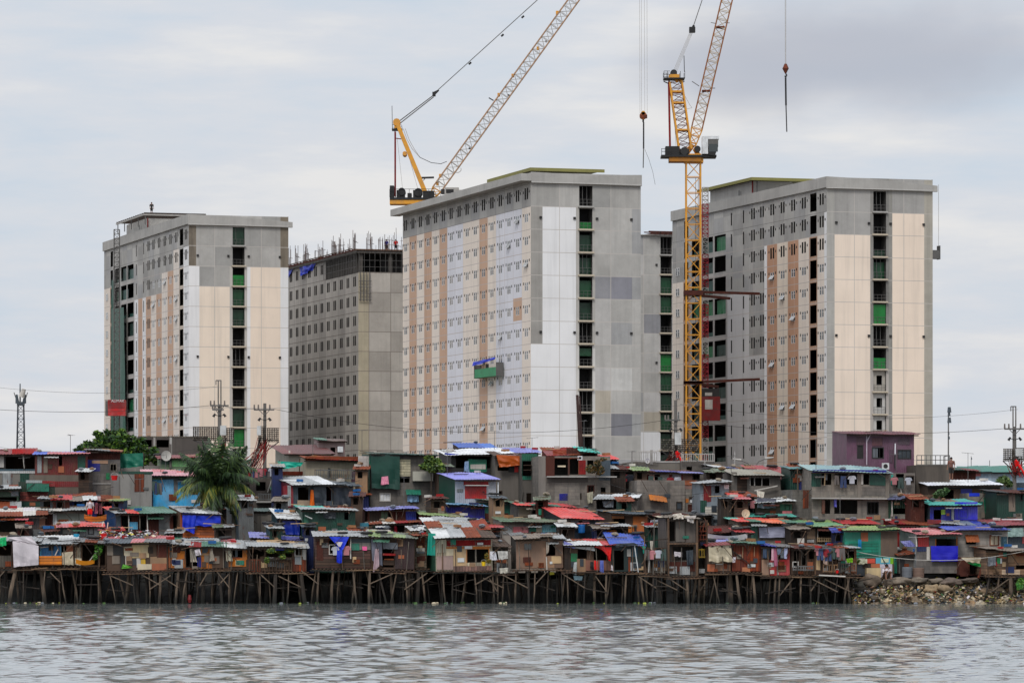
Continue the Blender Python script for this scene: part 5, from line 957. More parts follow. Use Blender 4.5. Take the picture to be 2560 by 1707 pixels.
house('stilt hut with draped beige tarpaulin above brick coloured boards', 1768, 1828, 1363, 1430, 239, 'plyd', (1350, ['lav', 'zincd', 'redd']), [('t', ((1768, 1365), (1824, 1360), (1830, 1402), (1770, 1404)), 'tbeige', .3, .1), ('p', 1768, 1787, 1410, 1428, 'brick'), ('p', 1789, 1808, 1406, 1413, 'pale'), ('p', 1789, 1826, 1411, 1426, 'ply 146 112 92'), ('t', ((1829, 1392), (1837, 1391), (1836, 1404), (1829, 1405)), 'twhite', .35), ('l', 1826, 1362, 1834, 1390, 'woodd')], stilt=True, yaw=3)
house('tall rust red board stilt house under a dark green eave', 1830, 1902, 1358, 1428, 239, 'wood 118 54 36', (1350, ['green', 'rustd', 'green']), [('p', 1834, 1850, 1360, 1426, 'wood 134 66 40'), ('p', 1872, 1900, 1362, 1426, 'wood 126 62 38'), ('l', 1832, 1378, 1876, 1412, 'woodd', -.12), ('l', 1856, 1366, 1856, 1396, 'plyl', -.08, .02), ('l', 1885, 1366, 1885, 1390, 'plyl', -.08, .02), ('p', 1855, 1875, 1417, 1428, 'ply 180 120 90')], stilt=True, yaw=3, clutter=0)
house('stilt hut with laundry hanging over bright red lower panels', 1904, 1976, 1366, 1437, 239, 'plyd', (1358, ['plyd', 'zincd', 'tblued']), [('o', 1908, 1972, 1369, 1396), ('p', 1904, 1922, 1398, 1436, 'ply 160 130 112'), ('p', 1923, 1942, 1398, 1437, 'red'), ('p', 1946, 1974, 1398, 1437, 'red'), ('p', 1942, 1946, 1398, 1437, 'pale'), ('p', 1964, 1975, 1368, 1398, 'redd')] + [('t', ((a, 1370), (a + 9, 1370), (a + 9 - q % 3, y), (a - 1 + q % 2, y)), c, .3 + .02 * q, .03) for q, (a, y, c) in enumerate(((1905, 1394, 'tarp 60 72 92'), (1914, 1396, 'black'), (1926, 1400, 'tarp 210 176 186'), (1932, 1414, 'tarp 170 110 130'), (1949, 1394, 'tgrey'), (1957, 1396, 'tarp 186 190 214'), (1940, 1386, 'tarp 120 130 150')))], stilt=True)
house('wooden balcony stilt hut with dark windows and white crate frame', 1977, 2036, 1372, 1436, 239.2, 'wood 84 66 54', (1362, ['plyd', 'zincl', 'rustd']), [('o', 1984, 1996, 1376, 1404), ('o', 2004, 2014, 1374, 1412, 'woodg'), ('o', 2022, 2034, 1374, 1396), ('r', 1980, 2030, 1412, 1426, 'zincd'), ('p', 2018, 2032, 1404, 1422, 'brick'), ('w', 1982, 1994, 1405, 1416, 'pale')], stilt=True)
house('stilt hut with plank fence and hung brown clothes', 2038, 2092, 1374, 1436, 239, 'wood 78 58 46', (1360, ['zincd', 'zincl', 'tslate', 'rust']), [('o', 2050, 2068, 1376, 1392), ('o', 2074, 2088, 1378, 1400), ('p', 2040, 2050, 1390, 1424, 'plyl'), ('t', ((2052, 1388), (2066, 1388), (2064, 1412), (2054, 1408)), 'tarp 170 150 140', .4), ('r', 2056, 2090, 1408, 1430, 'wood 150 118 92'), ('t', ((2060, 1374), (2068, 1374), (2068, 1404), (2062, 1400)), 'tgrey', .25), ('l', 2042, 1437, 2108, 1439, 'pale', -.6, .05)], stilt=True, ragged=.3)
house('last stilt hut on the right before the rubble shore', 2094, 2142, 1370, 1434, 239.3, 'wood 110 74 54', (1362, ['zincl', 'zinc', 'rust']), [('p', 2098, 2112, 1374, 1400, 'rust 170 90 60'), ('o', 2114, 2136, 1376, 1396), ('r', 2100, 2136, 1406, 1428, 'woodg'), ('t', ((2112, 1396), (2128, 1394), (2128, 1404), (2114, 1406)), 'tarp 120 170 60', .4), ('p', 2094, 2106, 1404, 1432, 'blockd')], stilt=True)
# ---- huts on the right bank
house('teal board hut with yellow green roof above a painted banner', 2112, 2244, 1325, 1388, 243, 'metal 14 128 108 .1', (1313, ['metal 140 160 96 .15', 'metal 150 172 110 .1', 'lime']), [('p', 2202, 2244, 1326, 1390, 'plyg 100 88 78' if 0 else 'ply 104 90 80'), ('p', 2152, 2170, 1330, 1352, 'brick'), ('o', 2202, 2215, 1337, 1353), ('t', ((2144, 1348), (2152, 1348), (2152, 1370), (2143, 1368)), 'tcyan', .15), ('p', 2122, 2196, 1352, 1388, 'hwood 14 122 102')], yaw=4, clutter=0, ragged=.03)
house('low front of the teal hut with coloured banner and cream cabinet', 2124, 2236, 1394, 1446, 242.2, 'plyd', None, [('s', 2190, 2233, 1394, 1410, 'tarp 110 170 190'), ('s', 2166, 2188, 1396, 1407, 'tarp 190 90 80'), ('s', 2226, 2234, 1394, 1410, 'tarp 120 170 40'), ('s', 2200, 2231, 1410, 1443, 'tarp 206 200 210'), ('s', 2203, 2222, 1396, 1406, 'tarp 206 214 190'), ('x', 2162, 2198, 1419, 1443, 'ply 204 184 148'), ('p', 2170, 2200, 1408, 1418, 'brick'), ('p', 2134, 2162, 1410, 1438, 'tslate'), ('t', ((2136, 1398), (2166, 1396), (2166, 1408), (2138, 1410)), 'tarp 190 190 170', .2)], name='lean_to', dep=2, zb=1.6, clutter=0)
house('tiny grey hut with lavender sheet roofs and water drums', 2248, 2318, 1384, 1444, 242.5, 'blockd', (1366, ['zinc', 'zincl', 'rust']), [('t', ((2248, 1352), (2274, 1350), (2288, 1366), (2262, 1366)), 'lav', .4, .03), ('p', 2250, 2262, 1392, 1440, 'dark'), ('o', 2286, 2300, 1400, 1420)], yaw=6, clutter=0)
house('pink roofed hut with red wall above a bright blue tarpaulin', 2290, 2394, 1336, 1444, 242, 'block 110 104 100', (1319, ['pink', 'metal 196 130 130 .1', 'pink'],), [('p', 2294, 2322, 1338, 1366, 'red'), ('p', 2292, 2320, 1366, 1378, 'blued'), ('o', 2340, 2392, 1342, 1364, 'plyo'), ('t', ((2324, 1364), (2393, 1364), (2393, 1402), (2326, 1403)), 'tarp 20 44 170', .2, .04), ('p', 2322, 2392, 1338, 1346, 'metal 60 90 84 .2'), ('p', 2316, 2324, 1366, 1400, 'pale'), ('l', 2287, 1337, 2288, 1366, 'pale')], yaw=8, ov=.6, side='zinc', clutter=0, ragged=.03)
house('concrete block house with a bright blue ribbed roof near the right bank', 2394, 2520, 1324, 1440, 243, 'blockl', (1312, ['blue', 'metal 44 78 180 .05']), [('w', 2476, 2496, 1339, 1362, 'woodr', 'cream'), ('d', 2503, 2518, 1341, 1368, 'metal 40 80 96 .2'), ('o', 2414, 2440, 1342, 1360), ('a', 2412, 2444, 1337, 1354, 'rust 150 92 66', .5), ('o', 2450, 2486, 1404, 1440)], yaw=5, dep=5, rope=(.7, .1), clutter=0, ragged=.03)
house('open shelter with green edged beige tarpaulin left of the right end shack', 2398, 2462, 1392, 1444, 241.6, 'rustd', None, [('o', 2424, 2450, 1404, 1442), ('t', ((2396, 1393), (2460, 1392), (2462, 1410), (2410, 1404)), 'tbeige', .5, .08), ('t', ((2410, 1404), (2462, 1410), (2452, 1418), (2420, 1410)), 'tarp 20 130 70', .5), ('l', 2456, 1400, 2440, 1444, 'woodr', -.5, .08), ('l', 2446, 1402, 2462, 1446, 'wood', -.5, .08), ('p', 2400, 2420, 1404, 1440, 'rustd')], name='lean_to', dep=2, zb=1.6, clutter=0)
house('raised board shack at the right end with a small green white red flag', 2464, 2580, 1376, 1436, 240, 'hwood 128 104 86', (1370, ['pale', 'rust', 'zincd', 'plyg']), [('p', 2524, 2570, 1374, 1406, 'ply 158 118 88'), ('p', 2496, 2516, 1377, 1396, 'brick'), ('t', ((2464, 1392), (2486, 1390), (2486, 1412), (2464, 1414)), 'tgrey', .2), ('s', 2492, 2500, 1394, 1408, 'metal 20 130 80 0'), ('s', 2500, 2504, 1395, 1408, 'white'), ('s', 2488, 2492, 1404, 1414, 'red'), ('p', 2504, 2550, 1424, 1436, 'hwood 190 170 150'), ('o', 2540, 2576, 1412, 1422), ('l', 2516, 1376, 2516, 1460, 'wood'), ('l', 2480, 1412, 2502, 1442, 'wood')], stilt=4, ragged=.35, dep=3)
# ---- second row
house('dark hut with torn white sheet roof behind the leftmost tarpaulin', -30, 110, 1290, 1338, 246, 'plyd', (1271, ['pale', 'twhite', 'pale', 'rust']), [('o', -20, 66, 1300, 1330), ('p', 70, 96, 1288, 1338, 'metal 70 62 62 .3'), ('p', 96, 110, 1290, 1338, 'ply 130 92 76'), ('a', 0, 68, 1288, 1298, ['rust', 'aqua', 'pink'], .5), ('l', 66, 1290, 66, 1338, 'pale')], clutter=3)
house('low hut with grey tin roof and long pale wall left of the orange boat', 64, 212, 1278, 1340, 248.5, 'plyg', (1265, ['zinc', 'zincl', 'zincd', 'pale']), [('p', 143, 209, 1280, 1300, 'conc 136 140 130'), ('o', 76, 130, 1282, 1310), ('p', 108, 132, 1282, 1316, 'rustd'), ('p', 132, 142, 1280, 1320, 'zincl'), ('p', 110, 140, 1312, 1322, 'plyo')], clutter=3)
house('low white louvred hut with a red and white tin roof', 148, 256, 1317, 1370, 244.6, 'tslate', (1303, ['zinc', 'pink', 'coral', 'zinc']), [('p', 158, 195, 1314, 1332, 'hwood 190 188 180'), ('p', 200, 250, 1320, 1340, 'zinc'), ('l', 250, 1335, 258, 1304, 'tarp 230 220 210'), ('l', 266, 1334, 270, 1306, 'tarp 230 200 190')], clutter=2, dep=2.5)
house('long shed with red and green tin roof and white posts', 292, 432, 1283, 1345, 248, 'rustd', (1264, ['coral', 'metal 96 130 116 .2', 'green', 'zinc', 'metal 96 130 116 .2', 'green']), [('p', 293, 304, 1284, 1345, 'slate'), ('o', 306, 330, 1290, 1330), ('p', 324, 345, 1304, 1322, 'sky'), ('o', 347, 366, 1290, 1330), ('p', 372, 396, 1284, 1344, 'rustd'), ('p', 397, 424, 1284, 1345, 'zincd'), ('l', 322, 1284, 322, 1345, 'pale'), ('l', 349, 1284, 349, 1345, 'woodg'), ('l', 367, 1284, 368, 1345, 'pale')], side='metal 52 82 128 .1', yaw=14, dep=4.5, ov=.5)
house('boxy hut draped in a vivid blue tarpaulin beside the palm trunk', 449, 545, 1283, 1346, 248, 'ply 160 92 66', (1266, ['zinc', 'zincl', 'zinc']), [('t', ((452, 1281), (545, 1283), (546, 1315), (484, 1314)), 'tblue', .25, .06), ('t', ((452, 1283), (486, 1283), (482, 1334), (452, 1322)), 'tblue', .3, .06), ('p', 455, 536, 1318, 1344, 'hwood 176 104 72')], side='wood', yaw=16, dep=3.4, clutter=0, ragged=.05, rope=(.05, .05))
house('bare grey concrete wall house right of the palm', 582, 752, 1278, 1340, 252, 'conc 128 122 114', (1271, ['metal 70 90 84 .2']), [('w', 669, 694, 1303, 1329, 'woodd'), ('p', 652, 653.5, 1280, 1335, 'concd')], yaw=8, clutter=0, ov=.15)
house('small blue draped hut with red and white sheet roof', 695, 750, 1297, 1346, 246.5, 'metal 24 58 66 .1', (1274, ['coral', 'zincl', 'zincl']), [('t', ((704, 1298), (748, 1297), (748, 1336), (714, 1336)), 'tarp 22 58 140', .2), ('p', 694, 702, 1298, 1340, 'dark')], yaw=12, dep=2.4, clutter=1, sheet=.5) if 0 else house('small blue draped hut with red and white sheet roof', 695, 750, 1297, 1346, 246.5, 'metal 24 58 66 .1', (1274, ['coral', 'zincl', 'zincl']), [('t', ((704, 1298), (748, 1297), (748, 1336), (714, 1336)), 'tarp 22 58 140', .2), ('p', 694, 702, 1298, 1340, 'dark')], yaw=12, dep=2.4, clutter=1)
house('dark green corrugated house with a pale patched roof', 756, 888, 1275, 1400, 246, 'greend', (1264, ['zincl', 'aqua', 'zinc', 'rust']), [('p', 760, 772, 1286, 1330, 'metal 40 96 76 .1'), ('t', ((806, 1280), (840, 1280), (838, 1296), (810, 1294)), 'tslate', .1), ('p', 796, 815, 1316, 1326, 'brick'), ('l', 762, 1288, 780, 1296, 'zincl')], side='metal 36 70 58 .1', yaw=8, clutter=0)
house('low white rag roofed hut before the lavender topped row', 884, 972, 1333, 1400, 244.4, 'plyd', (1321, ['pale', 'twhite', 'pale']), [], dep=2.4, ribbed=False, clutter=0)
house('long hut with thin lavender roof and brown green blue panels', 922, 1042, 1274, 1352, 250, 'rustd', (1267, ['lav', 'metal 110 112 180 .1']), [('p', 954, 971, 1276, 1302, 'metal 66 92 70 .2'), ('p', 1016, 1042, 1275, 1306, 'blue'), ('p', 925, 953, 1276, 1302, 'woodd'), ('p', 990, 1014, 1276, 1302, 'rustd'), ('l', 992, 1274, 992, 1306, 'woodg')], clutter=0, dep=3.5)
house('low hut under a rusty strip roof with blue and grey boards', 928, 1046, 1308, 1370, 247, 'plyd', (1302, ['rust', 'rustr', 'pale', 'rust']), [('o', 984, 1010, 1311, 1332), ('p', 944, 966, 1310, 1330, 'blue'), ('p', 1011, 1044, 1311, 1334, 'plyg'), ('p', 900, 922, 1306, 1318, 'metal 50 120 140 .1'), ('t', ((984, 1314), (991, 1314), (992, 1330), (985, 1329)), 'tarp 150 40 60', .15)], dep=2.6)
house('hut with faded green roof left of the bright blue panels', 1050, 1150, 1290, 1360, 249, 'metal 110 44 38 .2', (1278, ['sage', 'lime', 'sage', 'metal 140 144 108 .2']), [('p', 1085, 1150, 1293, 1300, 'rustd')], clutter=0, dep=3.5)
house('bright blue corrugated panel house behind the patched roofs', 1116, 1210, 1263, 1340, 252, 'metal 20 46 150 .03', (1258, ['metal 110 150 180 .1', 'blue']), [('p', 1170, 1194, 1256, 1264, 'blued')], clutter=0)
house('dark teal walled house behind the blue panel house', 1192, 1274, 1252, 1330, 255, 'metal 14 84 72 .05', (1246, ['sage', 'rustd', 'metal 60 110 96 .2']), [('p', 1212, 1270, 1282, 1300, 'rustd')], clutter=0)
house('hut with pale panels under a long moss green roof', 1256, 1402, 1305, 1360, 246, 'ply 168 160 152', (1291, ['sage', 'metal 92 120 92 .3', 'sage']), [('p', 1325, 1342, 1314, 1328, 'teal'), ('p', 1342, 1356, 1312, 1330, 'cream'), ('p', 1357, 1396, 1312, 1330, 'metal 120 170 180 .05'), ('p', 1284, 1322, 1315, 1330, 'pink'), ('p', 1258, 1280, 1312, 1334, 'zinc')], clutter=1)
house('thin roofed grey block hut with green and red roof sheet', 1296, 1432, 1266, 1320, 251, 'block 118 114 108', (1256, ['green', 'red', 'redd', 'coral']), [('o', 1330, 1340, 1270, 1292), ('p', 1298, 1328, 1268, 1290, 'ply 132 120 106')], clutter=0, dep=4)
house('dark hut under a vivid coral red ribbed roof with a blue drum', 1402, 1500, 1297, 1346, 247, 'tarp 34 42 52', (1269, ['metal 208 86 82 .05', 'metal 200 78 74 .05']), [('o', 1446, 1460, 1300, 1330), ('t', ((1424, 1299), (1444, 1299), (1442, 1320), (1426, 1320)), 'tgrey', .15), ('p', 1460, 1482, 1302, 1330, 'tslate'), ('p', 1456, 1474, 1296, 1304, 'tarp 180 170 186')], side='tarp 28 34 44', yaw=16, dep=3.6, clutter=0, ragged=.03, rope=(.1, .15))
house('hut with plain orange plywood door board and grey tin roof', 1528, 1622, 1285, 1345, 248, 'plyd', (1274, ['metal 110 124 120 .2', 'zinc', 'slate']), [('d', 1582, 1618, 1290, 1334, 'ply 186 110 50'), ('o', 1534, 1562, 1290, 1320), ('p', 1530, 1560, 1284, 1296, 'ply 176 120 84'), ('t', ((1624, 1300), (1648, 1298), (1646, 1340), (1622, 1338)), 'tarp 190 186 200', .2), ('p', 1570, 1580, 1314, 1330, 'plyo')], yaw=10, clutter=2)
house('low shelter with grey blue sheet between red and blue roofs', 1505, 1570, 1316, 1350, 244.8, 'plyd', (1308, ['zinc', 'lav', 'zincd']), [('o', 1512, 1560, 1320, 1334), ('p', 1514, 1540, 1324, 1332, 'plyo')], dep=2, clutter=1)
house('low hut with dark maroon roof behind the beige draped stilt hut', 1772, 1858, 1331, 1380, 246, 'rustd', (1315, ['metal 92 60 58 .3', 'rustd']), [], dep=3, clutter=0)
house('wide hut with teal hipped roof and pale banner wall', 1852, 1988, 1306, 1360, 246, 'plyg', (1292, ['green', 'coral', 'metal 120 190 176 .05', 'orange' if 0 else 'metal 214 110 50 .1', 'coral']), [('t', ((1896, 1318), (1984, 1316), (1974, 1342), (1898, 1344)), 'tarp 184 186 206', .15, .03), ('p', 1870, 1894, 1311, 1348, 'metal 70 110 96 .2'), ('p', 1856, 1866, 1310, 1344, 'brick'), ('p', 1968, 1998, 1306, 1334, 'zinc')], clutter=2, rope=(.3, .1))
house('hut with long weathered green roof right of the teal hip roof', 2000, 2098, 1316, 1366, 246.5, 'plyd', (1301, ['metal 110 150 110 .15', 'metal 96 136 100 .2', 'lime']), [('p', 2000, 2036, 1321, 1346, 'ply 176 150 128'), ('o', 2044, 2076, 1318, 1340), ('l', 2042, 1316, 2042, 1350, 'pale'), ('r', 2040, 2098, 1342, 1354, 'plyl'), ('t', ((1998, 1310), (2010, 1312), (2010, 1322), (1999, 1320)), 'twhite', .2)], clutter=2)
house('tiny hut with a teal roof tip behind the teal hipped hut', 1872, 1982, 1292, 1320, 250.5, 'plyd', (1281, ['metal 96 176 162 .05', 'metal 84 164 150 .05']), [], dep=2.6, clutter=0)
house('flat hut with faded lavender fascia before the dark green shutters', 2222, 2308, 1247, 1300, 252, 'metal 34 70 52 .2', (1233, ['metal 96 100 130 .15', 'zincd', 'metal 110 112 150 .1']), [('p', 2224, 2306, 1248, 1251, 'redd'), ('o', 2234, 2290, 1270, 1284), ('p', 2226, 2294, 1285, 1300, 'block'), ('l', 2228, 1248, 2228, 1290, 'pale')], clutter=0)
house('bright blue shack with green edged roof and half open doorway', 2324, 2444, 1262, 1320, 250, 'metal 20 42 130 .03', (1248, ['metal 130 110 90 .2', 'metal 70 160 150 .1', 'blue']), [('p', 2386, 2444, 1254, 1298, 'metal 22 48 190 .02'), ('w', 2397, 2418, 1274, 1293, 'blue', 'blue'), ('o', 2333, 2352, 1274, 1298), ('p', 2352, 2362, 1274, 1286, 'metal 150 190 40 0'), ('p', 2378, 2384, 1262, 1298, 'zinc')], side='slate', clutter=0)
house('concrete block wall house with green mesh window by the blue shack', 2420, 2502, 1232, 1310, 255, 'block 132 126 116', None, [('t', ((2458, 1244), (2494, 1242), (2494, 1282), (2462, 1284)), 'tarp 30 110 84', .15), ('p', 2424, 2450, 1232, 1240, 'tblue')], clutter=0)
house('dark green corrugated warehouse at the far right edge', 2494, 2580, 1232, 1300, 252, 'metal 16 58 48 .03', (1226, ['rustd', 'dark']), [], clutter=0)
house('maroon roofed hut at right edge with white fascia', 2504, 2580, 1313, 1370, 247, 'slate', (1297, ['metal 130 50 56 .15']), [('p', 2508, 2560, 1314, 1318, 'blued'), ('t', ((2512, 1320), (2556, 1318), (2556, 1340), (2514, 1342)), 'tarp 150 170 166', .3), ('p', 2556, 2566, 1320, 1358, 'red'), ('p', 2504, 2556, 1296, 1299, 'white')], clutter=2, rope=(.6, .1))
house('grey tin roofed hut between the blue shack and the block house', 2352, 2460, 1312, 1360, 247.5, 'metal 70 60 64 .2', (1295, ['zinc', 'metal 110 120 136 .1', 'blue']), [('p', 2316, 2350, 1300, 1310, 'redd')], clutter=0)
house('rust red low shed behind the pink roofed hut', 2234, 2350, 1312, 1370, 248.8, 'rustr', (1300, ['rustr', 'rust', 'redd']), [], clutter=0, dep=3)
house('thin red roof strip hut left of the grey two storey house', 2106, 2190, 1310, 1360, 247.3, 'plyd', (1300, ['metal 170 30 40 .05']), [], clutter=0, dep=3)
# ---- third row
house('round shouldered grey concrete stair tower with green rim', 296, 378, 1183, 1280, 255, 'conc 138 136 132', None, [('p', 296, 381, 1178, 1184, 'greend'), ('p', 284, 300, 1190, 1266, 'conc 116 114 112'), ('p', 297, 299, 1190, 1270, 'concd')], name='concrete_house', clutter=0, yaw=12, dep=4)
house('light blue painted house with a pink ribbed roof', 386, 502, 1190, 1262, 256, 'metal 92 168 214 .02', (1172, ['metal 200 150 156 .1', 'pink', 'metal 196 140 150 .1']), [('p', 384, 500, 1190, 1198, 'metal 96 156 110 .1'), ('p', 404, 452, 1193, 1198, 'slate')], yaw=6, clutter=0, rope=(.7, .1))
house('small blue wall shack with patched brown and white roof', 166, 242, 1250, 1300, 253, 'metal 22 48 124 .04', (1234, ['pale', 'rust', 'zincl', 'plyg']), [('o', 186, 204, 1256, 1282), ('t', ((236, 1256), (244, 1256), (244, 1282), (236, 1284)), 'tarp 190 120 130', .2), ('p', 137, 166, 1250, 1262, 'tblued')], clutter=2, rope=(.7, 0), ragged=.3)
house('open dark lean-to hung with clothes right of the blue wall shack', 244, 284, 1252, 1300, 254.5, 'dark', (1238, ['lav', 'rust']), [('o', 248, 280, 1256, 1290), ('t', ((245, 1258), (254, 1258), (254, 1284), (246, 1286)), 'tarp 176 110 120', .2), ('t', ((240, 1240), (250, 1240), (250, 1254), (242, 1254)), 'tarp 210 190 190', .2)], clutter=0)
house('dark green hut with teal box window and brick base', 46, 136, 1204, 1290, 256, 'metal 36 52 40 .2', None, [('p', 64, 200, 1202, 1206, 'zincl') if 0 else ('p', 64, 104, 1200, 1207, 'zinc'), ('x', 66, 121, 1208, 1228, 'metal 20 110 90 .05'), ('p', 50, 118, 1230, 1252, 'hwood 120 64 58'), ('p', 104, 136, 1202, 1216, 'redd'), ('p', 46, 130, 1255, 1272, 'greend')], clutter=0)
house('leftmost hut with green wall and pale curved roof', -30, 48, 1224, 1300, 254, 'metal 50 70 54 .2', (1214, ['zincl', 'rust', 'zinc']), [('o', -30, 44, 1242, 1262), ('a', -30, 54, 1254, 1270, ['rust', 'zinc', 'rustd'], 1.2), ('p', 30, 48, 1226, 1240, 'tgrey')], clutter=0)
house('long grey plastered wall house at the left edge', -30, 88, 1180, 1240, 262, 'conc 120 116 110', None, [('p', -30, 88, 1177, 1182, 'zincl')], name='concrete_house', clutter=0)
house('big rust red corrugated house with pale pink roof', 88, 218, 1136, 1260, 261, 'metal 104 36 30 .5', (1128, ['pink', 'metal 176 110 120 .15', 'tarp 90 110 190', 'metal 60 90 180 .05']), [('p', 88, 217, 1187, 1240, 'conc 110 100 90'), ('p', 146, 160, 1165, 1181, 'brick'), ('p', 121, 131, 1160, 1172, 'plyd'), ('p', 135, 198, 1203, 1217, 'redd'), ('p', 155, 197, 1203, 1216, 'zinc'), ('p', 205, 215, 1190, 1215, 'ply 196 160 100')], yaw=5, clutter=0)
house('dark red topped house above grey block wall with blue window', 219, 300, 1128, 1262, 263, 'block 112 106 102', (1122, ['rust 130 80 70', 'rustd', 'zincd']), [('p', 219, 300, 1128, 1148, 'rustd'), ('p', 220, 250, 1150, 1178, 'metal 24 44 130 .1'), ('o', 228, 244, 1164, 1176), ('p', 230, 270, 1150, 1158, 'ply 170 140 120'), ('d', 265, 274, 1182, 1198, 'metal 20 110 70 0'), ('w', 276, 290, 1160, 1176, 'woodg'), ('p', 219, 296, 1207, 1210, 'concl')], clutter=0)
house('open sided pavilion with a long red eave at the far left', -30, 88, 1136, 1182, 266, 'dark', (1122, ['redd', 'metal 140 24 30 .1']), [('o', -26, 10, 1142, 1172), ('o', 14, 60, 1142, 1172), ('o', 62, 86, 1142, 1172), ('p', 30, 88, 1122, 1136, 'red'), ('p', -30, 10, 1136, 1168, 'conc'), ('l', 57, 1136, 60, 1170, 'pale'), ('p', -30, 88, 1172, 1180, 'metal 70 90 100 .1')], clutter=0, dep=5)
house('grey roofed house with orange cloth in its dark window', 735, 832, 1212, 1290, 256, 'slate', (1190, ['zincl', 'zinc', 'zincl', 'white']), [('o', 748, 774, 1218, 1250), ('p', 712, 736, 1213, 1264, 'metal 130 40 50 .1'), ('p', 722, 730, 1213, 1264, 'zinc'), ('t', ((777, 1224), (784, 1224), (786, 1264), (774, 1264)), 'torange', .2, .04), ('t', ((784, 1216), (815, 1214), (816, 1262), (788, 1264)), 'tslate', .12, .08), ('p', 746, 776, 1250, 1264, 'ply 170 150 130'), ('o', 818, 830, 1216, 1252)], side='metal 120 40 46 .1', yaw=16, dep=4.4, clutter=0)
house('dark slate hut with a flat grey sheet roof above the green corrugated house', 834, 886, 1213, 1290, 256.5, 'tslate', (1200, ['zincd', 'slate', 'zinc']), [('p', 812, 834, 1252, 1262, 'ply 160 150 130'), ('t', ((836, 1214), (884, 1214), (884, 1268), (838, 1270)), 'tarp 40 46 54', .1, .08)], yaw=8, dep=5, rope=(.1, .5), clutter=0)
house('narrow cluttered blue and grey hut left of the green net house base', 888, 922, 1236, 1300, 258, 'metal 24 40 100 .1', (1230, ['rust', 'tarp 200 120 60']), [('p', 888, 900, 1250, 1275, 'conc'), ('l', 886, 1240, 905, 1246, 'zincl'), ('p', 892, 912, 1284, 1292, 'metal 200 180 30 .1')], clutter=2, dep=3)
house('grey block house wrapped in dark green net with cream shutter', 926, 1090, 1136, 1300, 260, 'blockd', (1134, ['rustd', 'greend']), [('p', 896, 922, 1140, 1192, 'block 190 184 178'), ('p', 894, 912, 1192, 1220, 'block 180 174 168'), ('t', ((924, 1134), (998, 1136), (998, 1222), (928, 1220)), 'tarp 14 62 52', .3, .08), ('p', 924, 998, 1134, 1160, 'metal 14 104 84 .05'), ('p', 994, 1026, 1148, 1190, 'hwood 206 198 172'), ('o', 998, 1024, 1191, 1206), ('x', 1030, 1080, 1178, 1202, 'ply 176 174 164'), ('w', 951, 975, 1234, 1251, 'pale', 'white'), ('a', 1014, 1050, 1224, 1235, 'metal 24 120 100 .05', .4), ('t', ((1018, 1236), (1046, 1236), (1046, 1254), (1018, 1254)), 'tarp 150 180 210', .1), ('t', ((952, 1192), (968, 1190), (970, 1210), (950, 1212)), 'tarp 230 160 180', .5, .03), ('l', 1060, 1262, 1096, 1240, 'wood'), ('l', 1094, 1238, 1106, 1264, 'wood')], side='metal 20 96 78 .05', yaw=8, dep=5, clutter=0)
house('bright lavender and white ribbed roof hut with crimson shutters', 1138, 1240, 1199, 1270, 255, 'metal 168 170 178 .2', (1182, ['metal 150 150 214 .03', 'metal 176 178 220 .03']), [('p', 1159, 1221, 1200, 1212, 'metal 150 24 44 .03'), ('d', 1162, 1216, 1215, 1246, 'metal 164 26 48 .03'), ('x', 1160, 1216, 1212, 1214, 'pale'), ('l', 1243, 1200, 1242, 1240, 'white'), ('p', 1142, 1158, 1222, 1230, 'zincd')], side='greend', yaw=16, dep=3.8, clutter=0, ragged=.02)
house('tall plain grey rendered house with faded orange tarpaulin and small sign', 1238, 1304, 1142, 1300, 264, 'conc 110 104 98', (1130, ['metal 110 76 72 .3', 'plyd']), [('t', ((1238, 1137), (1302, 1140), (1302, 1162), (1246, 1168)), 'tarp 170 92 56', .5, .1), ('o', 1244, 1274, 1164, 1176), ('s', 1271, 1286, 1165, 1180, 'black'), ('s', 1286, 1299, 1165, 1180, 'metal 200 30 40 0'), ('w', 1244, 1254, 1228, 1234, 'woodd'), ('p', 1240, 1273, 1248, 1272, 'teal')], name='concrete_house', clutter=0)
house('house with big white sloping roof before the central tower', 1128, 1244, 1137, 1220, 266, 'dark', (1122, ['white', 'zincl', 'white']), [('o', 1140, 1230, 1140, 1170), ('p', 1170, 1216, 1148, 1180, 'metal 20 120 96 .05'), ('p', 1176, 1214, 1160, 1172, 'pale'), ('t', ((1160, 1154), (1170, 1152), (1172, 1180), (1158, 1178)), 'tarp 150 170 200', .2), ('l', 1110, 1134, 1145, 1138, 'blue', -.3, .08)], clutter=0, yaw=10, rope=(.4, 1.0), dep=5)
house('pale lavender blue long roof house behind the orange tarpaulin', 1236, 1346, 1132, 1200, 269, 'plyd', (1119, ['metal 140 144 206 .05', 'lav', 'metal 120 130 200 .05']), [('p', 1240, 1346, 1131, 1134, 'pink')], clutter=0, ragged=.02)
house('low pitched vivid blue roof just behind the white roof', 1150, 1238, 1120, 1180, 272, 'plyd', (1108, ['metal 24 110 190 .02', 'metal 20 90 170 .02']), [], clutter=0, ragged=.02)
house('narrow dark green shop front house with shelves', 1304, 1344, 1134, 1300, 262.5, 'concd', None, [('p', 1304, 1344, 1134, 1150, 'metal 16 90 70 .03'), ('o', 1306, 1342, 1152, 1190, 'greend'), ('p', 1306, 1342, 1190, 1199, 'metal 30 110 90 .05'), ('x', 1308, 1340, 1162, 1163.5, 'plyd'), ('x', 1308, 1340, 1174, 1175.5, 'plyd'), ('o', 1316, 1332, 1232, 1258), ('l', 1306, 1222, 1302, 1256, 'concd'), ('l', 1338, 1222, 1338, 1256, 'concd')], name='concrete_house', clutter=0, dep=3)
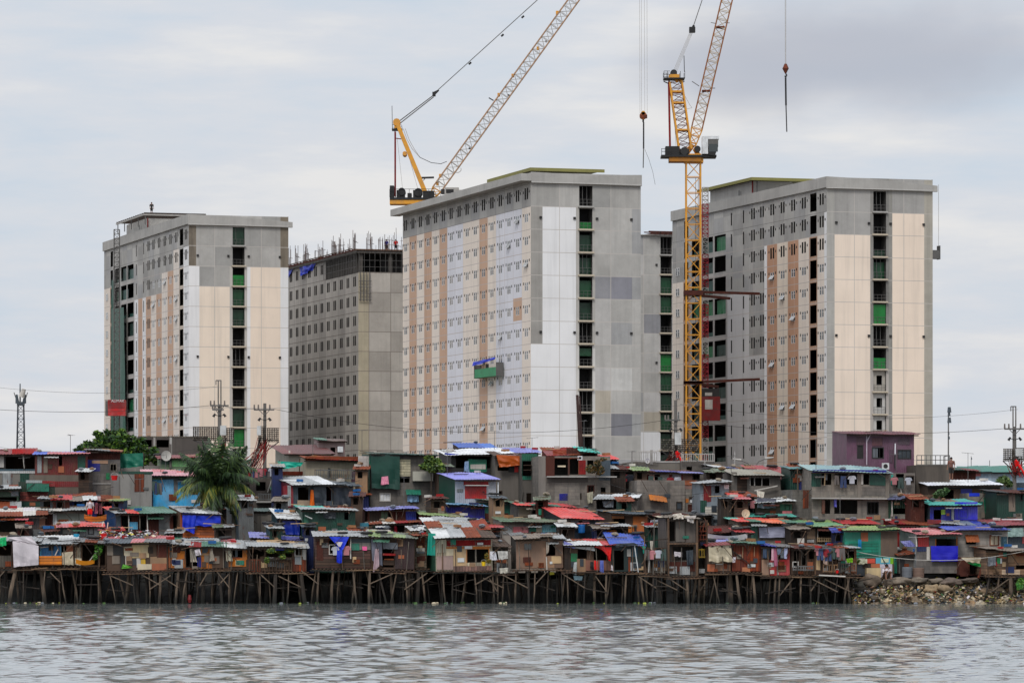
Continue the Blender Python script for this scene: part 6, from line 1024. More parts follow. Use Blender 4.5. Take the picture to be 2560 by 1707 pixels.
house('big concrete block house with open rusty top floor and blue shutter', 1346, 1526, 1140, 1330, 258, 'block 122 114 106', None, [('p', 1346, 1364, 1140, 1262, 'conc 124 118 112'), ('o', 1368, 1420, 1146, 1188, 'rustd'), ('o', 1424, 1446, 1146, 1186, 'woodr'), ('p', 1364, 1386, 1140, 1190, 'rustd'), ('p', 1448, 1464, 1150, 1185, 'rustr'), ('o', 1468, 1484, 1150, 1164), ('p', 1366, 1470, 1192, 1205, 'concd'), ('d', 1398, 1420, 1233, 1251, 'metal 24 50 150 .02'), ('w', 1442, 1452, 1234, 1246, 'woodd'), ('x', 1366, 1540, 1190, 1193, 'conc'), ('o', 1502, 1514, 1218, 1240), ('w', 1470, 1484, 1214, 1230, 'rustd'), ('p', 1394, 1414, 1163, 1167, 'cream'), ('p', 1498, 1526, 1150, 1200, 'slate'), ('t', ((1466, 1232), (1482, 1228), (1480, 1256), (1468, 1258)), 'tarp 170 166 150', .2), ('w', 1446, 1454, 1141, 1148, 'white', 'dark'), ('p', 1386, 1450, 1206, 1262, 'block 132 124 116')], name='concrete_house', clutter=0, dep=5, yaw=5)
house('rusty tin rooftop shed above the big concrete block house', 1370, 1444, 1138, 1165, 262, 'rust 110 52 40', (1118, ['rust', 'rustr', 'redd']), [('p', 1416, 1444, 1119, 1138, 'rustd'), ('t', ((1380, 1126), (1414, 1124), (1416, 1138), (1382, 1139)), 'tarp 130 66 50', .15)], zb=8.8, dep=3, clutter=0, name='rooftop_shed')
house('small rooftop shed with turquoise roof above the concrete block house', 1452, 1494, 1130, 1165, 262, 'plyd', (1119, ['metal 70 190 176 .02']), [('o', 1458, 1490, 1132, 1150)], zb=8.8, dep=3, clutter=0, name='rooftop_shed')
house('rooftop shelter with bright red roof and climbing plants', 1484, 1540, 1148, 1200, 260.5, 'rustd', (1137, ['metal 190 40 40 .03', 'metal 210 70 50 .03']), [('o', 1488, 1506, 1152, 1180), ('p', 1524, 1542, 1150, 1200, 'metal 120 26 30 .1'), ('l', 1482, 1148, 1482, 1196, 'zincl')], zb=7.0, dep=3.5, clutter=0, name='rooftop_shed')
house('small house with pale yellow green roof over dark open front', 1542, 1612, 1176, 1280, 262, 'conc 104 100 92', (1164, ['metal 150 160 120 .1', 'metal 60 90 150 .1', 'metal 150 160 120 .1']), [('o', 1546, 1610, 1180, 1206, 'pale'), ('p', 1528, 1558, 1210, 1232, 'metal 60 84 54 .2'), ('l', 1541, 1178, 1542, 1206, 'pale')], clutter=0, dep=3.5)
house('concrete hut with white sloping roof and a white curtained corner', 1490, 1592, 1247, 1300, 254, 'blockd', (1233, ['zincl', 'white', 'zinc']), [('o', 1492, 1546, 1250, 1272), ('t', ((1506, 1248), (1536, 1247), (1534, 1268), (1510, 1266)), 'tgrey', .2), ('t', ((1548, 1246), (1566, 1244), (1566, 1266), (1552, 1268)), 'twhite', .15)], clutter=0, dep=3, yaw=-6)
house('wide block wall house with pinkish laundry hung under its purple eave', 1592, 1712, 1200, 1320, 256, 'block 126 118 110', None, [('a', 1621, 1664, 1239, 1252, ['rust', 'rustr', 'plyo'], .5), ('p', 1668, 1674, 1206, 1285, 'concd'), ('w', 1692, 1704, 1255, 1272, 'woodd', 'tslate')], name='concrete_house', clutter=0, dep=6)
house('upper storey with purple eave and white patched wall above the block wall', 1612, 1750, 1182, 1260, 262, 'ply 150 120 112', (1174, ['lav', 'rustd', 'metal 70 70 140 .1']), [('o', 1634, 1648, 1186, 1202), ('p', 1650, 1672, 1184, 1206, 'pale'), ('p', 1672, 1680, 1184, 1214, 'redd'), ('p', 1681, 1702, 1186, 1218, 'tarp 190 186 196'), ('p', 1706, 1742, 1200, 1212, 'brick'), ('t', ((1622, 1184), (1634, 1184), (1636, 1210), (1620, 1208)), 'tarp 210 170 160', .15), ('p', 1612, 1622, 1184, 1206, 'redd')], clutter=0, name='house')
house('grey block house with row of small white tags left of the silver sheets', 1713, 1768, 1222, 1320, 256.5, 'block 130 122 112', None, [('p', 1690, 1766, 1224, 1240, 'block 150 142 132')] + [('p', 1693 + 11 * q, 1700 + 11 * q, 1246, 1256, ('pale', 'cream', 'plyo', 'white')[q % 4]) for q in range(5)] + [('w', 1722, 1746, 1262, 1280, 'rustd', 'rustd')], name='concrete_house', clutter=0)
house('hut of tall weathered silver grey corrugated sheets', 1752, 1824, 1208, 1310, 253.5, 'metal 132 142 150 .3', (1202, ['zinc']), [('p', 1752, 1768, 1250, 1280, 'greend'), ('p', 1764, 1823, 1266, 1286, 'hwood 196 192 184'), ('p', 1812, 1824, 1208, 1222, 'white'), ('p', 1813, 1824, 1252, 1258, 'white'), ('p', 1815, 1823, 1230, 1250, 'brick')], clutter=0, dep=3)
house('open clutter filled shack with small rust roof left of the grey tarpaulin', 1826, 1884, 1242, 1320, 252, 'dark', (1228, ['coral', 'rust', 'brick' if 0 else 'rust']), [('o', 1830, 1880, 1246, 1286), ('t', ((1852, 1248), (1862, 1246), (1864, 1262), (1852, 1262)), 'tarp 150 140 40', .2), ('p', 1828, 1842, 1246, 1252, 'zincl'), ('p', 1826, 1846, 1264, 1284, 'plyd')], clutter=4, dep=3)
house('shack fronted by a grey tarpaulin and a white strip roof', 1886, 1980, 1255, 1320, 252, 'plyd', (1246, ['white', 'zincl', 'plyg']), [('t', ((1887, 1244), (1936, 1246), (1934, 1270), (1888, 1270)), 'tarp 96 98 108', .3, .06), ('p', 1948, 1978, 1257, 1275, 'metal 16 84 60 .03'), ('p', 1954, 1978, 1276, 1292, 'pink'), ('p', 1936, 1946, 1258, 1300, 'plyd'), ('t', ((1886, 1226), (1906, 1230), (1904, 1244), (1888, 1242)), 'tarp 206 200 190', .3)], clutter=2, dep=3)
house('grey concrete hut with wide cement sheet roof and dark windows', 1836, 1952, 1188, 1290, 258, 'conc 110 104 98', (1174, ['conc 150 146 134', 'conc 140 136 126']), [('o', 1876, 1924, 1194, 1214, 'concl'), ('l', 1886, 1192, 1886, 1214, 'concl', -.02), ('l', 1905, 1192, 1905, 1214, 'concl', -.02), ('p', 1828, 1842, 1180, 1240, 'blockd'), ('l', 1884, 1226, 1942, 1214, 'pale', -.3, .05)], clutter=0, name='concrete_house')
house('house with crimson tiled roof in the middle right', 1930, 1988, 1200, 1290, 261, 'block 112 104 98', (1165, ['metal 140 34 44 .05', 'metal 150 40 48 .05']), [('o', 1954, 1976, 1212, 1234), ('p', 1972, 1984, 1214, 1234, 'brick')], clutter=0, name='house', yaw=-8, dep=5, rope=(1.2, .2))
house('low brown wall under the left end of the crimson roof', 1884, 1930, 1186, 1240, 263, 'plyd', (1164, ['metal 134 32 42 .05', 'metal 150 50 56 .05']), [], clutter=0, dep=4, name='lean_to')
house('tall plain block tower left of the grey two storey house', 1980, 2026, 1224, 1330, 252.5, 'block 104 100 94', None, [('p', 1992, 2030, 1204, 1222, 'tblued') if 0 else ('l', 1990, 1170, 1992, 1224, 'wood')], name='concrete_house', clutter=0, dep=4)
T2S = house('grey two storey block house with teal flat roof and blue fascia', 2028, 2222, 1180, 1330, 252, 'block 138 130 120', (1166, ['metal 150 176 176 .05', 'metal 130 160 164 .05']), [('p', 2028, 2214, 1174, 1181, 'metal 24 34 130 .02'), ('p', 2026, 2050, 1181, 1216, 'metal 14 66 56 .05'), ('o', 2052, 2078, 1184, 1212), ('o', 2084, 2141, 1184, 1211, 'conc'), ('o', 2152, 2171, 1184, 1211), ('p', 2172, 2212, 1182, 1212, 'metal 18 74 62 .05'), ('p', 2151, 2156, 1184, 1210, 'pale'), ('l', 2060, 1181, 2058, 1214, 'plyl', -.1), ('p', 2058, 2066, 1186, 1200, 'tgrey'), ('x', 2026, 2214, 1244, 1247, 'conc'), ('o', 2052, 2074, 1249, 1284), ('o', 2084, 2142, 1249, 1284, 'conc'), ('w', 2168, 2194, 1255, 1283, 'black'), ('t', ((2082, 1248), (2089, 1248), (2089, 1268), (2083, 1266)), 'tarp 140 140 220', .1), ('t', ((2052, 1250), (2060, 1250), (2060, 1284), (2052, 1284)), 'tarp 120 90 80', .1), ('p', 2076, 2084, 1182, 1310, 'conc 118 110 102'), ('p', 2142, 2151, 1182, 1310, 'conc 124 116 108'), ('p', 2213, 2222, 1180, 1310, 'conc 126 118 108'), ('p', 2154, 2212, 1214, 1238, 'blockd')], name='concrete_house', clutter=0, dep=6, yaw=3)
house('small dark green topped hut left of the grey two storey house roof', 1978, 2026, 1172, 1260, 257, 'metal 20 60 52 .1', (1165, ['metal 70 120 120 .1']), [('p', 1990, 2024, 1184, 1202, 'brick'), ('p', 2000, 2024, 1204, 1224, 'metal 22 38 100 .05'), ('p', 1996, 2006, 1188, 1202, 'pale')], clutter=0, dep=3)
house('purple corrugated house with dark windows and maroon roof', 2116, 2286, 1086, 1250, 262, 'purple', (1078, ['metal 90 36 44 .1', 'metal 104 40 48 .1']), [('w', 2144, 2156, 1114, 1144, 'dark', 'dark'), ('w', 2181, 2208, 1119, 1144, 'dark', 'tgrey', .5), ('w', 2246, 2277, 1125, 1145, 'dark', 'tslate'), ('p', 2140, 2160, 1092, 1112, 'metal 92 66 76 .2'), ('p', 2180, 2206, 1094, 1114, 'metal 92 60 66 .2'), ('p', 2246, 2275, 1096, 1110, 'metal 84 66 76 .2'), ('p', 2222, 2232, 1124, 1156, 'metal 80 62 74 .2'), ('l', 2166, 1084, 2166, 1162, 'tarp 200 190 200', -.06, .04), ('l', 2166, 1104, 2176, 1086, 'tarp 200 190 200', -.06, .04), ('l', 2238, 1108, 2237, 1136, 'tarp 220 220 226', -.06, .05), ('l', 2237, 1136, 2236, 1170, 'black', -.06, .05)], name='house', clutter=0, rope=(.1, .3), yaw=6, dep=5, ragged=.02)
house('grey terrace with teal door right of the two storey house', 2224, 2288, 1182, 1290, 258, 'conc 112 104 98', None, [('d', 2227, 2233, 1186, 1212, 'metal 40 150 136 .02'), ('o', 2240, 2260, 1184, 1218), ('w', 2266, 2284, 1190, 1204, 'woodd'), ('l', 2246, 1212, 2252, 1232, 'pale')], name='concrete_house', clutter=0, dep=4)
house('dark stained concrete water tank block with railing', 2290, 2375, 1162, 1260, 259, 'conc 84 76 68 .9', None, [('p', 2290, 2376, 1160, 1164, 'concd'), ('p', 2316, 2360, 1228, 1240, 'dark')], name='tank_block', clutter=0, cat='concrete block', yaw=5)
house('low dark house with bright white tin roof right of the tank', 2318, 2502, 1213, 1290, 257, 'plyd', (1200, ['white', 'metal 226 228 236 .03']), [('p', 2320, 2500, 1214, 1222, 'dark'), ('o', 2350, 2384, 1224, 1246), ('p', 2402, 2430, 1222, 1244, 'tblued')], clutter=0, rope=(.1, .1), ragged=.03)
house('long pale blue warehouse on the right horizon', 2404, 2580, 1180, 1240, 330, 'metal 150 168 186 .03', (1165, ['metal 40 110 96 .03']), [('p', 2470, 2500, 1184, 1200, 'metal 170 186 200 .02'), ('p', 2440, 2452, 1176, 1190, 'pink')], name='warehouse', cat='warehouse', clutter=0, yaw=-3, ribbed=False)
house('reddish brown hut with rubbish on its roof left of the warehouse', 2378, 2440, 1176, 1240, 276, 'rustd', (1168, ['greend', 'rustd', 'redd']), [], clutter=0)
# ---- behind the palm and the left tower base
house('faded brown gable roof house far behind right of the palm', 722, 824, 1135, 1180, 292, 'conc 150 150 140', (1113, ['metal 96 54 52 .3', 'metal 110 60 56 .3']), [('p', 722, 726, 1126, 1136, 'pale')], clutter=0, yaw=12, dep=6, name='house', rope=(.5, .3))
house('small pinkish two storey hut with white air conditioner', 796, 862, 1102, 1180, 296, 'conc 150 130 128', (1096, ['metal 90 70 60 .3', 'green']), [('o', 826, 838, 1118, 1136), ('x', 843, 856, 1116, 1130, 'white')], clutter=0, name='house')
house('long cream plastered wall with rusty red tin topping', 764, 898, 1150, 1250, 264, 'conc 164 154 134 .8', (1141, ['rustr', 'rust', 'rust']), [('p', 764, 896, 1141, 1151, 'rust'), ('r', 786, 884, 1172, 1198, 'zincd'), ('p', 878, 896, 1178, 1204, 'purple'), ('p', 820, 826, 1170, 1194, 'dark')], name='concrete_house', clutter=0)
house('rusty parapet terrace under the turquoise cloth', 690, 778, 1178, 1230, 266, 'rust 110 48 34', None, [('p', 694, 776, 1188, 1230, 'plyg'), ('t', ((692, 1153), (757, 1156), (750, 1166), (700, 1172)), 'tarp 30 170 150', .5, .08), ('l', 698, 1150, 698, 1178, 'wood'), ('l', 748, 1146, 748, 1178, 'wood')], clutter=0, name='terrace', cat='terrace')
house('grey cluttered terrace house half hidden right of the palm', 584, 700, 1176, 1300, 263, 'conc 92 84 78', None, [('o', 640, 664, 1204, 1226), ('r', 646, 682, 1232, 1250, 'zincd'), ('p', 684, 708, 1230, 1252, 'woodr'), ('a', 674, 708, 1216, 1224, 'green', .6), ('w', 606, 622, 1210, 1230, 'woodd'), ('p', 586, 690, 1178, 1186, 'rustd'), ('x', 640, 690, 1252, 1256, 'conc'), ('l', 668, 1230, 682, 1188, 'pale')], name='concrete_house', clutter=0)
house('grey house with pale green arched canopy and red eave', 400, 502, 1146, 1200, 268, 'conc 120 140 110', (1138, ['metal 120 30 34 .05', 'redd']), [('p', 430, 500, 1144, 1166, 'metal 150 206 140 .02'), ('l', 426, 1110, 426, 1170, 'concd', -.1, .1), ('p', 402, 426, 1140, 1160, 'metal 60 90 70 .1')], clutter=0, name='house')
house('dark unfinished grey concrete building before the leftmost tower', 345, 520, 1092, 1150, 340, 'conc 82 76 72', None, [('o', 362, 380, 1099, 1117), ('o', 392, 422, 1099, 1118), ('p', 384, 389, 1092, 1120, 'concl'), ('p', 424, 430, 1092, 1150, 'conc'), ('p', 345, 520, 1090, 1093, 'woodg')], name='concrete_house', clutter=0, dep=10)
house('concrete parapet with upright balusters before the crane mast', 1580, 1700, 1154, 1240, 268, 'conc 118 112 104', None, [('r', 1580, 1640, 1128, 1154, 'concl'), ('p', 1578, 1582, 1126, 1160, 'concl'), ('p', 1625, 1632, 1124, 1160, 'concl'), ('p', 1640, 1700, 1152, 1156, 'conc')], name='concrete_house', clutter=0)
house('concrete roof terrace with grey railing right of the crane mast', 1702, 1786, 1152, 1240, 268, 'conc 108 102 96', None, [('r', 1702, 1784, 1132, 1154, 'concl'), ('o', 1716, 1730, 1166, 1190), ('p', 1730, 1760, 1164, 1200, 'blockd'), ('p', 1760, 1764, 1150, 1200, 'concl'), ('l', 1836, 1128, 1836, 1170, 'conc')], name='concrete_house', clutter=0)
house('grey block hut between terrace and cement roof hut', 1786, 1838, 1170, 1260, 264, 'block 116 110 104', (1164, ['zincl', 'metal 90 100 150 .1']), [('p', 1812, 1830, 1168, 1188, 'tgrey'), ('p', 1790, 1800, 1186, 1200, 'woodd'), ('o', 1802, 1810, 1192, 1208)], clutter=0)
# tarpaulin screens that hang from poles of their own
def screen(label, D, pts, mat, poles, amp=.08):
    b0 = at(pts[3][0], 0, D); root = thing('tarpaulin_screen', label, 'tarpaulin', (b0.x, D, 1.7)); m = MB().m(mat); cloth(m, [at(x, y, D) - Vector((b0.x, D, 1.7)) for x, y in pts], 14, 8, amp, 4).build('tarpaulin', root)
    for (x, y) in poles: MB().m('wood').tube((WX(x, D) - b0.x, .1, 0), (WX(x, D) - b0.x, .1, WZ(y, D) - 1.7), .04).build('pole', root)
screen('dark teal tarpaulin stretched between poles left of the pink roof', 264, ((300, 1134), (358, 1132), (358, 1166), (300, 1170)), 'tarp 14 100 82', ((300, 1132), (358, 1130)))

# houses deeper in the settlement, seen in the gaps
for (a, b_, yt, D, w_, rf, lb) in ((484, 606, 1188, 270, 'conc 96 90 84', None, 'dull grey wall house hidden behind the palm crown'), (1060, 1140, 1178, 268, 'blockd', (1170, ['rust', 'zincd']), 'dim block house in the gap left of the lavender roof'), (300, 400, 1164, 268, 'block', None, 'grey block wall behind the teal tarpaulin screen'), (1340, 1376, 1150, 268, 'concd', None, 'dark narrow wall left of the rusty rooftop shed'), (1520, 1600, 1166, 270, 'conc 120 114 106', None, 'grey rendered wall behind the yellow green roof'), (1740, 1850, 1176, 270, 'conc 104 98 92', (1170, ['zincd', 'rustd']), 'dim house behind the small weeds and terrace'), (2196, 2330, 1176, 272, 'conc 96 90 84', None, 'dark wall between the purple house and the tank block'), (836, 940, 1196, 270, 'blockd', None, 'dim block wall behind the white tiled panels'), (500, 600, 1262, 258, 'woodd', (1254, ['zincd', 'rustd']), 'dark shed directly behind the palm trunk'), (2280, 2420, 1258, 262, 'blockd', None, 'grey block wall behind the blue shack'), (2430, 2580, 1206, 275, 'slate', None, 'slate grey wall below the far warehouse'), (40, 160, 1268, 259, 'plyd', None, 'brown wall in the gap behind the white sheet roof hut'), (1640, 1780, 1290, 252.5, 'woodd', (1282, ['rustd', 'zincd']), 'dark shed behind the pole frame hut')):
    house(lb, a, b_, yt, yt + 80, D, w_, rf, [('w', a + (b_ - a) * .3, a + (b_ - a) * .45, yt + 16, yt + 32, 'woodd')], clutter=3, dep=3.5)

# little lean-tos squeezed between the bigger huts
CW = {'rust': 'rusty', 'zinc': 'grey tin', 'zincl': 'pale tin', 'red': 'red', 'blue': 'blue', 'lime': 'dull green', 'pink': 'pink', 'slate': 'slate grey', 'sage': 'moss green', 'rustd': 'dark brown'}
base_h = [(o.location.copy(), o['label']) for o in bpy.data.objects if o.parent is None and o.get('category') == 'house']
rl = random.Random(99); used = set()
for i, (px, yt, D) in enumerate([(x, 1324, 243.9) for x in (60, 130, 284, 438, 566, 684, 770, 898, 1052, 1232, 1240, 1412, 1508, 1640, 1860, 2004, 2098)] + [(x, 1246, 250.2) for x in (120, 152, 288, 620, 700, 896, 1090, 1244, 1352, 1562, 1808, 1852, 2300)] + [(x, 1172, 258.6) for x in (210, 560, 690, 900, 1116, 1540, 1598, 1790, 2000)]):
    px += rl.uniform(-6, 6); yt += rl.uniform(-7, 9); w_ = rl.uniform(24, 42); rf = rl.choice(list(CW)); wl = rl.choice(['plyd', 'woodd', 'rustd', 'tslate', 'hwoodd', 'ply', 'blued', 'greend', 'zincd']); X = WX(px, D)
    near = sorted(base_h, key=lambda q: abs(q[0].x - X) + abs(q[0].y - D) * .6)
    for q in near:
        key = (rf, q[1])
        if key not in used: break
    used.add(key); words = q[1].replace(',', '').split()[:8]
    while words[-1] in ('a', 'the', 'with', 'and', 'of', 'under', 'in', 'on', 'by', 'an', 'behind', 'left', 'long', 'its', 'at', 'beside', 'right', 'above', 'before'): words = words[:-1]
    house('tiny ' + CW[rf] + ' roofed lean-to squeezed beside the ' + ' '.join(words), px - w_ / 2, px + w_ / 2, yt, yt + 40, D, wl, (yt - rl.uniform(5, 12), [rf, rl.choice(['rust', 'zinc', 'plyg', rf])]), [('o', px - w_ * .3, px + w_ * .1, yt + 4, yt + 20)], name='lean_to', dep=1.6, yaw=rl.uniform(-4, 12), ragged=.2, clutter=1, ov=.3)
# ------------------------------------------------------------------ plants
def leaves(mb, c, rad, n, size, rn, mats, shell=.55):
    for i in range(n):
        while True:
            p = Vector((rn.uniform(-1, 1), rn.uniform(-1, 1), rn.uniform(-1, 1)))
            if shell * rn.random() < p.length < 1: break
        p = Vector((p.x * rad[0], p.y * rad[1], p.z * rad[2])) + Vector(c); a = Vector((rn.gauss(0, 1), rn.gauss(0, 1), rn.gauss(0, .6))).normalized(); b_ = a.cross(Vector((rn.gauss(0, 1), rn.gauss(0, 1), rn.gauss(0, 1)))).normalized()
        s_ = size * rn.uniform(.6, 1.3); mb.m(rn.choice(mats)); mb.poly([p - a * s_, p + b_ * s_ * .45, p + a * s_, p - b_ * s_ * .45])
def tree(label, px, D, clumps, trunk_top, mats, size=.17, n=260, cat='tree', name='leafy_tree', r=.16, zb=1.7):
    rn = random.Random(int(px * 7)); root = thing(name, label, cat, (WX(px, D), D, zb)); o0 = Vector(root.location)
    m = MB().m('trunk'); top = at(px, trunk_top, D) - o0; m.tube((0, 0, 0), top, r, r * .6, 8)
    cr = MB()
    for (x, y, rx, ry) in clumps:
        c = at(x, y, D) + Vector((0, rn.uniform(-.8, .8), 0)) - o0; k = D / FP; rad = (rx * k, rx * k * .9, ry * k); m.tube(top, c, r * .4, r * .12, 5); leaves(cr, c, rad, int(n * rx * ry / 400) + 20, size, rn, mats)
    m.build('trunk', root); cr.build('crown', root); return root
tree('bushy green tree in front of the leftmost tower base', 290, 300, ((300, 1105, 34, 26), (262, 1110, 28, 22), (340, 1118, 30, 22), (230, 1122, 24, 14), (318, 1130, 40, 18), (284, 1088, 22, 12), (372, 1138, 26, 16), (395, 1150, 16, 14), (204, 1118, 12, 7), (250, 1092, 10, 12), (345, 1150, 30, 20), (224, 1112, 8, 9), (190, 1124, 9, 4), (214, 1108, 5, 5), (240, 1084, 5, 6), (306, 1078, 8, 6), (356, 1100, 9, 7), (388, 1124, 8, 7), (270, 1080, 6, 6), (328, 1096, 12, 8)), 1140, ['leaf 66 104 30', 'leaf 40 72 28', 'leaf 26 48 24', 'leaf 92 122 34', 'leaf 36 62 26'], .2, n=400, r=.25)
tree('bright green shrub hanging over the plant terrace on stilts', 246, 238.9, ((244, 1366, 12, 7), (246, 1378, 10, 9), (240, 1392, 6, 8)), 1372, ['leaf 50 110 36', 'leaf 80 130 40'], .07, 600, 'shrub', 'hanging_shrub', .02, 1.9)
tree('yellow green shrubs between the green net house and white roof', 1078, 259, ((1072, 1150, 12, 14), (1092, 1158, 12, 14), (1062, 1166, 14, 9), (1084, 1172, 20, 9), (1104, 1170, 9, 12)), 1180, ['leaf 104 124 40', 'leaf 60 90 36', 'leaf 84 110 50'], .12, 620, 'shrub', 'leafy_shrub', .05)
tree('dark creeper with orange flowers on the rooftop shelter', 1490, 257.2, ((1478, 1172, 16, 12), (1500, 1176, 14, 12), (1494, 1158, 10, 10), (1508, 1148, 8, 5)), 1186, ['leaf 76 66 24', 'leaf 50 64 30', 'leaf 120 84 24'], .08, 620, 'shrub', 'creeper', .03)
tree('potted shrubs spilling over the wooden stilt balcony', 690, 238.6, ((680, 1376, 12, 7), (722, 1374, 14, 9), (700, 1380, 14, 6), (668, 1400, 8, 9), (706, 1392, 8, 6)), 1398, ['leaf 80 110 36', 'leaf 46 80 40', 'leaf 120 130 40'], .07, 620, 'shrub', 'balcony_plants', .02, 1.9)
tree('green bush behind the dark green warehouse at far right', 2512, 262, ((2512, 1200, 16, 12), (2500, 1206, 10, 8), (2524, 1208, 10, 10)), 1216, ['leaf 60 86 40', 'leaf 90 110 50'], .12, 620, 'shrub', 'leafy_shrub', .05)
tree('pale green potted shrub under the white tin roof', 2352, 253.5, ((2350, 1232, 14, 9), (2362, 1226, 8, 6), (2338, 1238, 7, 7)), 1244, ['leaf 90 120 70', 'leaf 60 96 50'], .1, 620, 'shrub', 'leafy_shrub', .04)
tree('small weeds growing on the terrace right of the crane', 1776, 266, ((1776, 1172, 9, 6), (1770, 1198, 10, 5), (1870, 1166, 16, 5)), 1180, ['leaf 80 100 50', 'leaf 110 110 40'], .09, 620, 'shrub', 'weeds', .03)
tree('trailing green plants at the left end of the right bank deck', 2130, 240.6, ((2124, 1392, 14, 7), (2140, 1402, 10, 6)), 1410, ['leaf 60 100 40', 'leaf 100 120 40'], .07, 620, 'shrub', 'trailing_plant', .02, 1.8)
tree('yellow leaved plant beside the yellow bucket', 1217, 238.3, ((1216, 1390, 5, 10), (1222, 1402, 6, 6)), 1414, ['leaf 150 120 40', 'leaf 100 100 40'], .07, 900, 'plant', 'potted_plant', .02, 2.0)
tree('small banana plant by the trash shore', 2548, 239, ((2548, 1462, 8, 12), (2556, 1452, 7, 8)), 1478, ['leaf 60 120 50', 'leaf 90 130 50'], .12, 700, 'plant', 'shore_plant', .03, .8)
# coconut palm
def palm(px, py, D):
    rn = random.Random(12); root = thing('coconut_palm', 'tall coconut palm with drooping fronds in front of the light blue house', 'palm tree', (WX(px + 8, D), D, 1.7)); o0 = Vector(root.location); c = at(px, py, D) - o0
    m = MB().m('trunk'); pts = [Vector((0, 0, 0)).lerp(c, t) + Vector((.12 * math.sin(t * 3), 0, 0)) for t in [i / 10 for i in range(11)]]
    for i in range(10): m.tube(pts[i], pts[i + 1], .2 - .006 * i, .2 - .006 * (i + 1), 9)
    m.build('trunk', root)
    tips = [(-108, 22), (-88, -10), (-70, -66), (-44, -104), (-22, -122), (6, -128), (34, -118), (60, -98), (84, -70), (104, -40), (112, -6), (98, 20), (66, 62), (58, 84), (18, 96), (-6, 92), (-30, 66), (-60, 50), (-100, 40), (-14, -88), (28, -84), (-52, -84), (54, -60), (-8, 60), (84, 6), (-40, -40), (40, -30), (-62, 12), (10, -60), (22, -108), (-34, -116), (72, -84)]
    r2 = random.Random(5); tips = tips + [(r2.uniform(-95, 100), r2.uniform(-118, 40)) for _ in range(9)] + [(r2.uniform(-46, 56), r2.uniform(50, 118)) for _ in range(7)]
    for i, (dx, dy) in enumerate(tips):
        k = D / FP; tip = c + Vector((dx * k, rn.uniform(-1.8, 1.8), -dy * k)); L_ = (tip - c).length; ctrl = c.lerp(tip, .5) + Vector((dx * k * -.06, 0, L_ * (.42 if dy > -60 else .16) + (.25 if dy > 40 else 0))); m = MB(); N_ = 24; prev = None
        dry = i in (11, 12, 13, 17, 18, 0, 16); green = ['leaf 120 120 40', 'leaf 84 100 36', 'leaf 60 84 34'] if dry else [['leaf 34 58 28', 'leaf 46 72 34', 'leaf 24 42 24'], ['leaf 70 94 44', 'leaf 42 64 30', 'leaf 30 50 26']][i % 2]
        for j in range(N_ + 1):
            t = j / N_; p = (1 - t) ** 2 * c + 2 * t * (1 - t) * ctrl + t * t * tip
            if prev is not None:
                m.m('leaf 120 116 50' if dry else 'leaf 70 90 40').tube(prev, p, .035 * (1.1 - t), .035 * (1.05 - t), 4, False); d = (p - prev).normalized(); sy = d.cross(Vector((0, 0, 1)))
                sy = sy.normalized() if sy.length > .1 else Vector((0, 1, 0))
                ll = (.78 * math.sin(math.pi * min(1, t * .84 + .16)) + .14)
                for s_ in (-1, 1):
                    for q in range(2):
                        o_ = prev.lerp(p, q * .5); dirv = (d * .6 + sy * s_ * rn.uniform(.3, .8) + Vector((0, 0, -rn.uniform(.3, 1.1)))).normalized(); e = o_ + dirv * ll * rn.uniform(.8, 1.15) + Vector((0, 0, -.12)); w_ = d * .042; m.m(rn.choice(green)); mid = o_.lerp(e, .5) + Vector((0, 0, .06)); m.poly([o_ - w_, o_ + w_, mid + w_ * .9, mid - w_ * .9]); m.poly([mid - w_ * .9, mid + w_ * .9, e])
            prev = p
        m.build('frond', root)
    m = MB().m('leaf 120 110 40')
    for q in range(9): a = q * .7; z_ = -.25 - .12 * (q % 3); 
    for q in range(9):
        a = q * .7; ctr = c + Vector((.3 * math.cos(a), .3 * math.sin(a), -.3 - .1 * (q % 3))); m.tube(ctr + Vector((0, 0, -.12)), ctr, .04, .12, 7); m.tube(ctr, ctr + Vector((0, 0, .12)), .12, .05, 7)
    m.build('coconut_bunch', root)
palm(541, 1214, 250.6)
# ------------------------------------------------------------------ rubble shore
rn = random.Random(21)
def ico(mb, c, rad, seed, sub=2, rough=.28):
    bm = bmesh.new(); bmesh.ops.create_icosphere(bm, subdivisions=sub, radius=1)
    for v in bm.verts:
        k = 1 + noise.noise(v.co * 1.3 + Vector((seed, seed * .7, 0))) * rough * 2 + noise.noise(v.co * 3.3 + Vector((seed, 0, seed))) * rough * .7; v.co *= k
    vs = [(v.co.x * rad[0] + c[0], v.co.y * rad[1] + c[1], v.co.z * rad[2] + c[2]) for v in bm.verts]; fs = [tuple(v.index for v in f.verts) for f in bm.faces]; bm.free(); mb.raw(vs, fs)
g_ = MB().m('rock 92 82 66')
for i in range(80):
    for j in range(9):
        def P(i, j):
            x = 19 + i * .42; y = 238.2 + j * .6; t = j / 9; h = -.35 + 1.7 * min(1, t * 1.25); edge = min(1, max(0, (x - 19) / 1.5)); return (x, y + noise.noise(Vector((x * .4, j * .3, 9))) * .4, (h + noise.noise(Vector((x * .8, y * .8, 2))) * .22) * edge - (1 - edge) * .5)
        g_.poly([P(i, j), P(i + 1, j), P(i + 1, j + 1), P(i, j + 1)])
g_.build('shore')['kind'] = 'structure'
def gh(x, y): t = (y - 238.2) / 5.4; return -.35 + 1.7 * min(1, t * 1.25)
